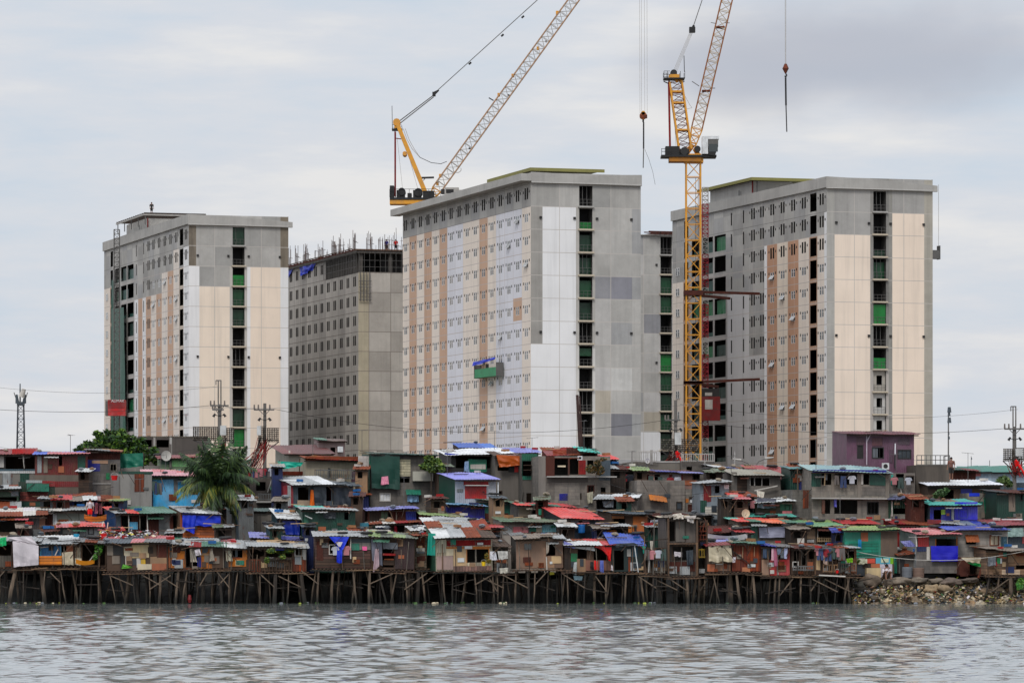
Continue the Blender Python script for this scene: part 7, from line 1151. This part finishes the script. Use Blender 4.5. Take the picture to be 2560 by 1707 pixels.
big = [(2172, 1452, 26, 17, 'rock 112 98 84', 'dark brown boulder at the left of the rubble under the banner'), (2252, 1452, 26, 11, 'rock 124 112 98', 'long flat grey boulder below the grey drums'), (2300, 1450, 22, 9, 'rock 116 106 94', 'flat boulder lying under the blue tarpaulin wall'), (2328, 1472, 20, 14, 'rock 146 126 98', 'pale tan rounded boulder, left one of the central pair'), (2362, 1474, 19, 13, 'rock 150 128 98', 'pale tan boulder, right one of the central pair'), (2340, 1452, 20, 8, 'rock 130 118 104', 'small grey slab above the central boulder pair'), (2378, 1454, 28, 11, 'rock 114 100 90', 'wide brown grey boulder behind the central pair'), (2426, 1450, 22, 7, 'rock 110 98 88', 'flat dark boulder by the open shelter'), (2466, 1478, 17, 10, 'rock 132 110 86', 'brown boulder near the right shack posts'), (2224, 1458, 16, 12, 'rock 120 106 92', 'squat boulder where the seated person leans'), (2500, 1476, 13, 9, 'rock 120 104 84', 'small brown boulder beneath the right shack'), (2150, 1466, 14, 16, 'rock 70 66 58', 'dark wet boulder beside the last stilts')]
for x, y, rx, ry, mt, lb in big:
    D = 241.2 if y < 1460 else 240.2; k = D / FP; m = MB().m(mt); ico(m, (0, 0, 0), (rx * k * .98, rx * k * .7, ry * k * .9), x * .1, 3, .3); o = m.build('boulder', None, True, at(x, y, D)); tag(o, lb, 'boulder')
RK = []
for i in range(8): m = MB().m(['rock 164 142 104', 'rock 120 104 84', 'rock 186 170 138', 'rock 84 74 62', 'rock 140 112 80', 'rock 58 54 46', 'rock 172 160 140', 'rock 130 110 84'][i]); ico(m, (0, 0, 0), (1, .8, .65), i * 3.1, 2, .3); RK.append(m)
base_r = []
for i in range(230):
    px = rn.uniform(2140, 2570); t = rn.random() ** 1.1; y = 238.5 + t * 2.6; s_ = rn.choice([rn.uniform(.08, .2), rn.uniform(.1, .25), rn.uniform(.2, .42)]) * (1.2 - t * .4); x = WX(px, y)
    if i < 8: o = RK[i].build('rock', None, False); base_r.append(o)
    else: o = base_r[i % 8].copy(); COL.objects.link(o)
    o.location = (x, y, gh(x, y) + s_ * .05); o.scale = (s_, s_, s_); o.rotation_euler = (rn.uniform(0, 1), rn.uniform(0, 1), rn.uniform(0, 6)); tag(o, 'small brown or tan stone in the rubble along the waterline', 'rock', 'small stones of the rubble shore')
tr = MB()
for i in range(2600):
    px = rn.uniform(2130, 2575); y = 238.5 + rn.random() * 3.4; x = WX(px, y); s_ = rn.uniform(.02, .13); z_ = gh(x, y) + .08 + rn.uniform(0, .3); tr.m(rn.choice(['twhite', 'tbeige', 'tbeige', 'plyl', 'tgrey', 'plyd', 'tslate', 'leafy', 'rock', 'rockt', 'rockt', 'rockt', 'cream', 'leafd', 'rock 168 150 116', 'rock 150 120 84'] * 4 + ['tarp 80 120 150', 'tarp 180 80 70']))
    a, b_ = rn.uniform(0, 6.28), rn.uniform(-.7, .7); u = Vector((math.cos(a), math.sin(a), b_)) * s_; v = Vector((-math.sin(a), math.cos(a), rn.uniform(-.6, .9))) * s_ * rn.uniform(.4, 1); p = Vector((x, y, z_)); tr.poly([p - u - v, p + u - v * .6, p + u * .8 + v, p - u * .7 + v]); tr.poly([p + u - v * .6, p + u * .8 + v, p + u * .5 + Vector((0, 0, -s_ * .8))])
tag(tr.build('litter'), kind='stuff')
fl_ = MB()
for i in range(260):
    px = rn.uniform(-10, 2570); y = rn.uniform(236.4, 239.5); c_ = noise.noise(Vector((px * .006, 0, 5)))
    if rn.random() > c_ * 2.5 + .1: continue
    x = WX(px, y); s_ = rn.uniform(.03, .13); fl_.m(rn.choice(['leafd', 'leafy', 'leaf', 'tgrey', 'plyd', 'leafd', 'woodd', 'tbeige', 'leaf', 'woodd'])); fl_.poly([(x - s_, y, .03), (x + s_, y + .05, .03), (x + s_ * .6, y + s_, .05 + s_ * .5), (x - s_ * .7, y + s_, .05 + s_ * .4)])
tag(fl_.build('floating_litter'), kind='stuff')
# ------------------------------------------------------------------ loose things
def lathe(mb, prof, n=14):
    vs = [(r_ * math.cos(2 * math.pi * i / n), r_ * math.sin(2 * math.pi * i / n), z) for r_, z in prof for i in range(n)]; k = len(prof)
    mb.raw(vs, [(j * n + i, j * n + (i + 1) % n, (j + 1) * n + (i + 1) % n, (j + 1) * n + i) for j in range(k - 1) for i in range(n)] + [tuple(range(n - 1, -1, -1))])
def drum(label, px, py, D, r, h, mat, cat='drum', name='drum', ty=0):
    m = MB().m(mat); lathe(m, [(r * .93, 0), (r, h * .06), (r, h * .32), (r * 1.04, h * .34), (r, h * .36), (r, h * .65), (r * 1.04, h * .67), (r, h * .69), (r, h * .95), (r * .94, h), (r * .85, h), (r * .83, h * .93), (.001, h * .93)])
    o = m.build(name, None, False, at(px, py, D)); return tag(o, label, cat)
def bucket(label, px, py, D, r, h, mat):
    m = MB().m(mat); lathe(m, [(r * .75, 0), (r, h * .94), (r * 1.08, h * .94), (r * 1.08, h), (r * .94, h), (r * .7, .03), (.001, .03)]); o = m.build('bucket', None, False, at(px, py, D)); tag(o, label, 'bucket')
    hm = MB().m('pale'); hm.path([(r * 1.05 * math.cos(a), 0, h + r * .9 * math.sin(a)) for a in [math.pi * i / 8 for i in range(9)]], .012); hm.build('handle', o); return o
drum('turquoise blue plastic drum on the roofs at far left', 191, 1354, 242.4, .17, .46, 'tarp 30 130 160'); drum('blue drum under the coral red roof', 1454, 1332, 246.4, .2, .5, 'tarp 20 100 160')
drum('large grey drum beside the tiny hut with lavender sheets', 2268, 1444, 241.8, .3, .62, 'tgrey'); drum('brown clay coloured drum next to the grey drum', 2296, 1444, 241.9, .33, .58, 'ply 120 100 90')
bucket('bright red bucket on the sheet roof near the white poles', 259, 1346, 241.6, .19, .3, 'tarp 200 24 24'); bucket('small red basin on the roof clutter', 311, 1345, 241.6, .16, .14, 'tarp 180 30 40')
bucket('yellow bucket on the deck of the white plank house', 1209, 1414, 238.6, .13, .24, 'tarp 224 190 20'); bucket('red bucket hanging at the last stilt balcony', 2093, 1432, 238.6, .09, .16, 'tarp 200 30 40')
bucket('red pail on the roof edge of the third row stair tower', 286, 1200, 252.6, .2, .28, 'tarp 200 30 30')
def dish(label, px, py, D, r, mat='pale'):
    root = thing('satellite_dish', label, 'satellite dish', at(px, py, D), .3); m = MB().m(mat); n = 14; P_ = [(r * t, .25 * r * t * t) for t in (0.02, .35, .7, 1)]
    vs = [(a * math.cos(2 * math.pi * i / n), b_ - .1, a * math.sin(2 * math.pi * i / n)) for a, b_ in [(q[0], -q[1]) for q in P_] for i in range(n)]
    m.raw(vs, [(j * n + i, j * n + (i + 1) % n, (j + 1) * n + (i + 1) % n, (j + 1) * n + i) for j in range(3) for i in range(n)] + [tuple(range(n))]); m.build('reflector', root)
    MB().m('steel').bar((0, .02, -r - .5), (0, .02, 0), .03).bar((0, -.1, -r * .6), (0, -r, 0), .015).build('bracket', root)
dish('white satellite dish by the pole near the green canopy', 414, 1139, 266, .33); dish('white satellite dish on the teal hipped roof with orange rim', 1862, 1283, 248.5, .26, 'cream'); dish('tiny white dish above the concrete parapet left of the crane', 1617, 1152, 266, .16)
def ac(label, px, py, D):
    root = thing('air_conditioner', label, 'air conditioner', at(px, py, D)); MB().m('white').box(-.22, .22, -.3, 0, -.2, .2).build('casing', root); m = MB().m('dark'); lathe(m, [(.001, .0), (.14, 0), (.14, .01), (.1, .012)]); m.v = [(x, -.305 - z, y) for x, y, z in m.v]; m.build('fan_grille', root)
ac('white air conditioner on the lower wall of the purple house', 2213, 1165, 261.4)
# purple house lights, street lamps near the terrace
def slamp(label, px, py, D, s_):
    root = thing('street_lamp', label, 'street lamp', (WX(px, D), D, 1.7)); h = WZ(py, D) - 1.7; m = MB().m('steel'); m.tube((0, 0, 0), (0, 0, h - .6), .06, .05, 7); m.path([(0, 0, h - .6), (s_ * .3, 0, h - .2), (s_ * .8, 0, h)], .035, 6); m.build('pole', root); MB().m('steell').tube((s_ * .75, 0, h), (s_ * 1.35, 0, h + .08), .1, .05, 7).build('lamp_head', root)
slamp('street lamp arching left before the rightmost tower base', 1880, 1150, 292, -1); slamp('street lamp arching right before the rightmost tower base', 1886, 1146, 293, 1)
def rail(label, x0, x1, y0, y1, D, n, mat='steel'):
    m = MB().m(mat); a, b_ = at(x0, y1, D), at(x1, y1, D); h = (y1 - y0) * D / FP
    for q in range(n + 1): p = a.lerp(b_, q / n); m.bar(p, p + Vector((0, 0, h)), .03)
    for z_ in (h, h * .5): m.bar(a + Vector((0, 0, z_)), b_ + Vector((0, 0, z_)), .03)
    c = at(x1, y1, D) + Vector((0, 3.5, 0)); m.bar(b_ + Vector((0, 0, h)), c + Vector((0, 0, h)), .03); m.bar(c, c + Vector((0, 0, h)), .03); onemesh('railing', m, label, 'railing', a)
rail('steel pipe railing on top of the stained tank block', 2292, 2374, 1138, 1161, 259.2, 7)
# clothes lines: every garment hangs separately
GAR = []
for i, (c, sh) in enumerate((('tarp 180 182 190', 0), ('tarp 50 62 96', 1), ('tarp 130 44 50', 0), ('tarp 96 90 88', 1), ('tarp 30 34 44', 0), ('tarp 60 74 70', 1), ('tarp 170 120 124', 0))):
    m = MB().m(c)
    if sh == 0: # shirt
        out = [(-.1, 0), (-.22, -.04), (-.3, -.22), (-.2, -.26), (-.17, -.16), (-.17, -.55), (.17, -.55), (.17, -.16), (.2, -.26), (.3, -.22), (.22, -.04), (.1, 0)]
    else: out = [(-.16, 0), (-.2, -.7), (-.04, -.7), (0, -.2), (.04, -.7), (.2, -.7), (.16, 0)]
    n = len(out); m.raw([(x, 0.02 * math.sin(x * 20), z) for x, z in out] + [(x, .03 + .02 * math.sin(x * 20), z) for x, z in out], [tuple(range(n)), tuple(range(2 * n - 1, n - 1, -1))] + [(i_, n + i_, n + (i_ + 1) % n, (i_ + 1) % n) for i_ in range(n)]); GAR.append((m, c))
gob = {}
def laundry(line_label, glabel, group, a, b_, D, n, seed, sag=.08):
    rn = random.Random(seed); A, B = at(*a, D), at(*b_, D); m = MB().m('dark'); wire_mb(m, A, B, sag, .012, 8); onemesh('clothes_line', m, line_label, 'clothes line', A)
    for i in range(n):
        t = (i + .5) / n + rn.uniform(-.3, .3) / n; k = rn.randrange(len(GAR)); p = A.lerp(B, t) - Vector((0, 0, sag * 4 * t * (1 - t) + .01))
        if k not in gob: gob[k] = GAR[k][0].build('garment'); o = gob[k]
        else: o = gob[k].copy(); COL.objects.link(o)
        s_ = rn.uniform(.75, 1.05); o.location = p; o.scale = (s_, s_, s_); o.rotation_euler = (0, 0, rn.uniform(-.5, .5)); tag(o, glabel, 'garment', group)
laundry('clothes line behind the palm crown', 'washed garment drying on the line right of the palm crown', 'garments right of the palm', (606, 1168), (694, 1166), 262, 17, 3)
laundry('clothes line with bags on the light blue house corner', 'dark garment bundle drying at the corner of the light blue house', 'garments at the light blue house', (384, 1200), (404, 1206), 253.8, 5, 5)
laundry('clothes line over the teal board hut deck', 'garment hanging at the front of the last stilt huts', 'garments at the last stilt huts', (2040, 1368), (2110, 1368), 238.5, 8, 6)
laundry('clothes line under the two storey block house roof', 'garment hanging in the upper opening of the two storey block house', 'garments in the two storey house', (2086, 1186), (2140, 1186), 251.6, 3, 8)
laundry('clothes line inside the dark small house front', 'garment hanging in the open front below the yellow green roof', 'garments below the yellow green roof', (1548, 1182), (1608, 1182), 261.6, 5, 9)
laundry('clothes line across the upper storey with purple eave', 'garment hanging before the patched wall with purple eave', 'garments by the purple eave', (1622, 1188), (1706, 1190), 261.4, 4, 14)
laundry('clothes line in front of the blue draped hut', 'garment hanging on the deck of the knotted blue cloth house', 'garments on the brown stilt house', (826, 1362), (872, 1362), 238.6, 3, 15)
laundry('clothes line before the dark skeletal huts', 'garment hanging among the skeletal pole huts', 'garments among the pole huts', (1612, 1372), (1664, 1370), 238.4, 4, 16)
laundry('clothes line across the grey terrace right of the purple house', 'garment hanging on the grey terrace below the purple house', 'garments on the grey terrace', (2226, 1190), (2286, 1190), 257.6, 3, 17)
laundry('clothes line in front of the clutter filled shack', 'garment hanging before the clutter filled shack', 'garments at the clutter shack', (1828, 1248), (1884, 1250), 251.5, 5, 18)
# odds and ends lying about: planks, tyres, sacks and boxes
def scatter(name, label, cat, group, spots, make, seed=1):
    rn = random.Random(seed); src = [make(rn, i) for i in range(4)]; objs = []
    for i, (px, py, D) in enumerate(spots):
        if i < 4: o = src[i].build(name)
        else: o = objs[i % 4].copy(); COL.objects.link(o)
        objs.append(o); o.location = at(px, py, D); o.rotation_euler = (rn.uniform(-.06, .06), rn.uniform(-.06, .06), rn.uniform(-.9, .9)); s_ = rn.uniform(.75, 1.2); o.scale = (s_, s_, s_); tag(o, label, cat, group)
def mk_plank(rn, i): return MB().m(['wood', 'woodd', 'plyl', 'hwood'][i]).box(-.55, .55, -.05, .05, 0, .035)
def mk_tyre(rn, i):
    m = MB().m('black'); n = 14; P_ = [(.2, 0), (.3, .02), (.33, .07), (.3, .13), (.2, .15), (.19, .07), (.2, 0)]; m.raw([(r_ * math.cos(2 * math.pi * k / n), r_ * math.sin(2 * math.pi * k / n), z) for r_, z in P_ for k in range(n)], [(j * n + k, j * n + (k + 1) % n, (j + 1) * n + (k + 1) % n, (j + 1) * n + k) for j in range(6) for k in range(n)]); return m
def mk_sack(rn, i): m = MB().m(['tarp 130 120 106', 'tgrey', 'tslate', 'tarp 120 96 76'][i]); ico(m, (0, 0, .07), (.2, .14, .1), i * 2.2, 2, .22); return m
def mk_box(rn, i):
    m = MB().m(['ply 150 110 80', 'tarp 30 90 140', 'tarp 150 40 40', 'pale'][i]); w, d, h = .18, .14, .14; m.box(-w, w, -d, d, 0, .02); m.box(-w, w, -d, -d + .02, .021, h); m.box(-w, w, d - .02, d, .021, h); m.box(-w, -w + .02, -d + .021, d - .021, .021, h); m.box(w - .02, w, -d + .021, d - .021, .021, h); return m
rn = random.Random(77)
roofs = [o for o in bpy.data.objects if o.name.split('.')[0] == 'roof' and o.parent and o.parent.location.y < 275]
bpy.context.view_layer.update()
sp = []
for o in roofs:
    me = o.data; idx = [p for p in me.polygons if p.normal.z > .8]
    for q in range(4 if o.parent.location.y < 250 else 2):
        p = rn.choice(idx); c = o.matrix_world @ p.center; sp.append(c)
def scat2(name, label, cat, group, pts, make, seed):
    rn = random.Random(seed); src = [make(rn, i) for i in range(4)]; objs = []
    for i, c in enumerate(pts):
        o = src[i].build(name) if i < 4 else objs[i % 4].copy()
        if i >= 4: COL.objects.link(o)
        objs.append(o); o.location = c + Vector((0, 0, .05)); o.rotation_euler = (rn.uniform(-.06, .06), rn.uniform(-.06, .06), rn.uniform(-.9, .9)); s_ = rn.uniform(.75, 1.25); o.scale = (s_, s_, s_); tag(o, label, cat, group)
rn.shuffle(sp); n = len(sp)
scat2('plank', 'weathered plank lying loose on a tin roof', 'plank', 'loose planks on the roofs', sp[:int(n * .45)], mk_plank, 2)
scat2('tyre', 'black tyre weighing down a tin roof', 'tyre', 'tyres on the roofs', sp[int(n * .45):int(n * .6)], mk_tyre, 3)
scat2('sack', 'lumpy sack left on a tin roof', 'sack', 'sacks on the roofs', sp[int(n * .6):int(n * .8)], mk_sack, 4)
scat2('open_box', 'small open box left on a tin roof', 'box', 'boxes on the roofs', sp[int(n * .8):], mk_box, 5)
# heap of nets and rags on the roof above the patchwork house
m = MB(); rr = random.Random(9)
for i in range(340):
    px = rr.uniform(248, 392); t = rr.random(); y = 241.4 + t * 2.4; z_ = WZ(1344 - t * 14, y); s_ = rr.uniform(.04, .2); a = rr.uniform(0, 6.28); m.m(rr.choice(['twhite', 'twhite', 'tbeige', 'tgrey', 'black', 'tslate', 'tarp 110 30 40', 'zinc', 'tarp 200 190 90', 'dark', 'twhite'])); p = Vector((WX(px, y), y, z_ + rr.uniform(0, .16))); u = Vector((math.cos(a), math.sin(a) * .5, rr.uniform(-.2, .4))) * s_; v = Vector((-math.sin(a) * .4, math.cos(a), rr.uniform(.2, .6))) * s_ * .6; m.poly([p - u, p + v - u * .3, p + u, p - v + u * .2])
tag(m.build('heap_of_rags'), kind='stuff')
for i, (a, b_, c, d, D, mt, lb) in enumerate(((1886, 1337, 22, 0, 0, 0, 0),)): pass
# little boats stored among the huts
def boat(label, x0, x1, y0, y1, D, mat, inner='dark'):
    L_ = (x1 - x0) * D / FP; h = (y1 - y0) * D / FP; b0 = at((x0 + x1) / 2, y1, D); root = thing('small_boat', label, 'boat', b0); m = MB().m(mat); n = 12; rows = []
    for i in range(n + 1):
        t = i / n; w = .38 * math.sin(math.pi * min(1, max(0, t * .96 + .02))) ** .6 + .03; x = -L_ / 2 + L_ * t; up = h * .35 * (2 * t - 1) ** 2; rows.append([(x, -w, h * .72 + up), (x, -w * .62, up * .9), (x, 0, up * .9 - .0), (x, w * .62, up * .9), (x, w, h * .72 + up), (x, w * .85, h * .7 + up), (x, 0, h * .3 + up), (x, -w * .85, h * .7 + up)])
    vs = [p for r_ in rows for p in r_]; m.raw(vs, [(i * 8 + j, i * 8 + (j + 1) % 8, (i + 1) * 8 + (j + 1) % 8, (i + 1) * 8 + j) for i in range(n) for j in range(8)] + [tuple(range(8))[::-1], tuple(n * 8 + j for j in range(8))]); m.build('hull', root); MB().m(inner).box(-L_ * .1, L_ * .1, -.3, .3, h * .6, h * .66).build('thwart', root)
boat('orange plank boat stored beside the long red and green roofed shed', 211, 266, 1286, 1304, 247, 'hwood 190 116 36'); boat('white upturned skiff behind the beige draped stilt hut', 1768, 1868, 1334, 1352, 243.6, 'twhite'); boat('small yellow plastic dinghy on the plant terrace deck', 190, 236, 1398, 1412, 238.5, 'tarp 232 150 20')
m = MB().m('tarp 110 26 36').tube(at(474, 1486, 238.4), at(474, 1498, 238.4), .08, .12, 8); m.tube(at(474, 1498, 238.4), at(474, 1506, 238.4), .12, .07, 8); onemesh('float', m, 'dark red float hanging at the waterline between the stilts', 'float', at(474, 1506, 238.4))
# ------------------------------------------------------------------ people
def person(label, p, joints, edges, radii, clothes, scale=1, rz=0):
    """joints: dict name->(x,y,z) in metres from p; one continuous skinned surface"""
    root = thing('person', label, 'person', p, rz); me = bpy.data.meshes.new('body'); names = list(joints); bm = bmesh.new(); lay = bm.verts.layers.skin.verify()
    vs = {}
    for n_ in names: v = bm.verts.new(Vector(joints[n_]) * scale); r_ = radii[n_] * scale; v[lay].radius = (r_, r_); v[lay].use_root = n_ == 'pelvis'; vs[n_] = v
    for a, b_ in edges: bm.edges.new((vs[a], vs[b_]))
    bm.to_mesh(me); bm.free(); o = bpy.data.objects.new('body', me); COL.objects.link(o); o.parent = root; o.modifiers.new('skin', 'SKIN'); s_ = o.modifiers.new('sub', 'SUBSURF'); s_.levels = s_.render_levels = 1; me.materials.append(M('skin'))
    for nm, mt, segs in clothes:
        m = MB().m(mt)
        for a, b_, r0, r1 in segs: m.tube(Vector(joints[a]) * scale, Vector(joints[b_]) * scale, r0 * scale, r1 * scale, 10)
        m.build(nm, root)
    h = Vector(joints['head']) * scale; m = MB().m('hair'); ico(m, h + Vector((0, .02, .035)) * scale, (.098 * scale, .108 * scale, .1 * scale), 2, 2, .05); m.build('hair', root)
    m = MB().m('skin'); m.tube(h + Vector((0, -.085, -.01)) * scale, h + Vector((0, -.12, -.03)) * scale, .012, .018, 5); 
    for s_ in (-1, 1): m.tube(h + Vector((s_ * .09, 0, .01)) * scale, h + Vector((s_ * .105, 0, -.04)) * scale, .02, .015, 5)
    m.m('dark')
    for s_ in (-1, 1): m.tube(h + Vector((s_ * .035, -.088, .015)) * scale, h + Vector((s_ * .035, -.096, .015)) * scale, .012, .01, 6)
    m.m('brick').box(h.x - .025, h.x + .025, h.y - .1, h.y - .09, h.z - .062, h.z - .052); m.build('face', root)
    return root
RA = dict(pelvis=.13, belly=.12, chest=.15, neck=.055, head=.095, headtop=.07, shl=.06, shr=.06, ell=.04, elr=.04, wrl=.028, wrr=.028, hal=.03, har=.03, hil=.09, hir=.09, knl=.06, knr=.06, anl=.04, anr=.04, tol=.035, tor=.035)
for s_ in 'lr':
    for k in range(5): RA['f%s%d' % (s_, k)] = .01
ED = [('pelvis', 'belly'), ('belly', 'chest'), ('chest', 'neck'), ('neck', 'head'), ('head', 'headtop')] + [e for s_ in 'lr' for e in (('chest', 'sh' + s_), ('sh' + s_, 'el' + s_), ('el' + s_, 'wr' + s_), ('wr' + s_, 'ha' + s_), ('pelvis', 'hi' + s_), ('hi' + s_, 'kn' + s_), ('kn' + s_, 'an' + s_), ('an' + s_, 'to' + s_))] + [('ha' + s_, 'f%s%d' % (s_, k)) for s_ in 'lr' for k in range(5)]
def fing(J):
    for s_ in 'lr':
        a, b_ = Vector(J['wr' + s_]), Vector(J['ha' + s_]); d = (b_ - a).normalized(); w = d.cross(Vector((0, 1, .1))).normalized()
        for k in range(5): J['f%s%d' % (s_, k)] = tuple(b_ + d * (.085 - .012 * abs(k - 2) if k < 4 else .03) + w * ((k - 1.5) * .022 if k < 4 else -.06))
    return J
sit = fing(dict(pelvis=(0, 0, .12), belly=(0, -.05, .3), chest=(0, -.12, .48), neck=(0, -.17, .64), head=(0, -.2, .74), headtop=(0, -.2, .84), shl=(-.19, -.12, .56), shr=(.19, -.12, .56), ell=(-.26, -.25, .34), elr=(.26, -.25, .34), wrl=(-.14, -.4, .42), wrr=(.14, -.4, .4), hal=(-.1, -.46, .44), har=(.1, -.46, .42), hil=(-.1, 0, .1), hir=(.1, 0, .1), knl=(-.16, -.4, .42), knr=(.16, -.4, .4), anl=(-.15, -.42, .04), anr=(.15, -.42, .04), tol=(-.16, -.58, 0), tor=(.16, -.58, 0)))
stand = fing(dict(pelvis=(0, 0, .92), belly=(0, 0, 1.08), chest=(0, 0, 1.3), neck=(0, 0, 1.48), head=(0, -.01, 1.58), headtop=(0, -.01, 1.67), shl=(-.19, 0, 1.4), shr=(.19, 0, 1.4), ell=(-.26, 0, 1.12), elr=(.26, 0, 1.12), wrl=(-.27, -.08, .88), wrr=(.27, -.1, .88), hal=(-.27, -.1, .8), har=(.27, -.12, .8), hil=(-.09, 0, .88), hir=(.09, 0, .88), knl=(-.1, -.02, .48), knr=(.1, .02, .48), anl=(-.1, 0, .07), anr=(.1, .02, .07), tol=(-.1, -.16, .03), tor=(.1, -.14, .03)))
def shirt(mt): return ('shirt', mt, [('pelvis', 'belly', .15, .15), ('belly', 'chest', .15, .175), ('chest', 'neck', .175, .07), ('shl', 'ell', .08, .065), ('shr', 'elr', .08, .065)])
def shorts(mt): return ('shorts', mt, [('hil', 'knl', .12, .09), ('hir', 'knr', .12, .09), ('pelvis', 'belly', .152, .14)])
person('person in a white shirt sitting bent on the rubble boulders', at(2214, 1447, 240.9) , sit, ED, RA, [shirt('twhite'), shorts('plyd')], 1.0, .3)
person('person in white and red standing beside the orange boat', at(225, 1300, 248), stand, ED, RA, [shirt('twhite'), shorts('tred')], .75)
person('worker standing on the roof frame of the leftmost tower', onface(P1, 25.5, 48.98, -.5), {k: v for k, v in stand.items()}, ED, RA, [shirt('dark'), shorts('dark')], 1.0, .4)
person('person in dark clothes on the rubbish strewn roof beside the white tin roof', at(2378, 1198, 256.5), stand, ED, RA, [shirt('ply 130 90 80'), shorts('dark')], .8, -.4)
person('worker in red on the slab of the unfinished tower', Vector((P5[0], P5[1], 0)) + EX * 5.6 + EY * 1 + Vector((0, 0, slab(0) + .36)), stand, ED, RA, [shirt('tred'), shorts('tslate')], 1.0)
person('worker in blue on the slab of the unfinished tower', Vector((P5[0], P5[1], 0)) + EX * 4.4 + EY * 1.5 + Vector((0, 0, slab(0) + .36)), stand, ED, RA, [shirt('tblued'), shorts('dark')], 1.0)

# ropes, drooping cables and aerials strung over the settlement
for a, b_, D1, D2, sag, mt, r_, lb, nm in (((2130, 1376), (2566, 1376), 239.5, 239.4, .55, 'pale', .018, 'pale rope sagging from the last stilt huts to the right end shack', 'rope'),
  ((2272, 1342), (2400, 1322), 241, 242, .15, 'pale', .012, 'thin pale rope in front of the pink roofed hut', 'rope'), ((-20, 1246), (300, 1210), 250, 255, .5, 'dark', .014, 'dark cable drooping across the upper left huts', 'cable'),
  ((640, 1180), (900, 1200), 255, 256, .6, 'dark', .014, 'dark cable drooping over the grey roofed house with orange cloth', 'cable'), ((1060, 1262), (1370, 1290), 246, 246, .5, 'dark', .014, 'dark cable over the blue panel house and moss green roof', 'cable'),
  ((1500, 1200), (1770, 1230), 255, 252, .5, 'dark', .014, 'dark cable crossing the wide block wall house', 'cable'), ((1700, 1128), (1990, 1190), 262, 256, .7, 'dark', .014, 'dark cable running from the crane side pole over the cement sheet roof', 'cable'), ((1180, 1330), (1300, 1380), 240.5, 239, .3, 'dark', .012, 'short cable sagging beside the white plank house', 'cable')):
    m = MB().m(mt); wire_mb(m, at(*a, D1), at(*b_, D2), sag, r_, 16); onemesh(nm, m, lb, nm, at(*a, D1))
ra = random.Random(31)
def aerial(px, py, D, h):
    m = MB().m('steel').bar((0, 0, 0), (0, 0, h), .018); m.bar((-.35, 0, h - .05), (.4, 0, h + .03), .014)
    for q in range(5): x = -.3 + q * .16; m.bar((x, -.22 + q * .03, h - .03), (x, .22 - q * .03, h - .03), .009)
    o = m.build('tv_aerial', None, False, at(px, py, D)); tag(o, 'thin television aerial rising from a roof', 'aerial', 'television aerials on the roofs'); o.rotation_euler = (0, 0, ra.uniform(0, 3))
for px, py, D in ((60, 1180, 263), (176, 1140, 262), (402, 1180, 257), (640, 1176, 264), (782, 1150, 265), (905, 1140, 261), (1118, 1190, 257), (1236, 1130, 270), (1330, 1134, 263), (1460, 1128, 263), (1580, 1172, 263), (1690, 1190, 262), (1828, 1184, 259), (1960, 1180, 262), (2040, 1176, 253), (2240, 1186, 259), (2420, 1206, 258), (590, 1276, 253), (1010, 1270, 251), (1420, 1262, 252), (350, 1268, 249), (2100, 1306, 247)): aerial(px, py, D, ra.uniform(.9, 2.0))
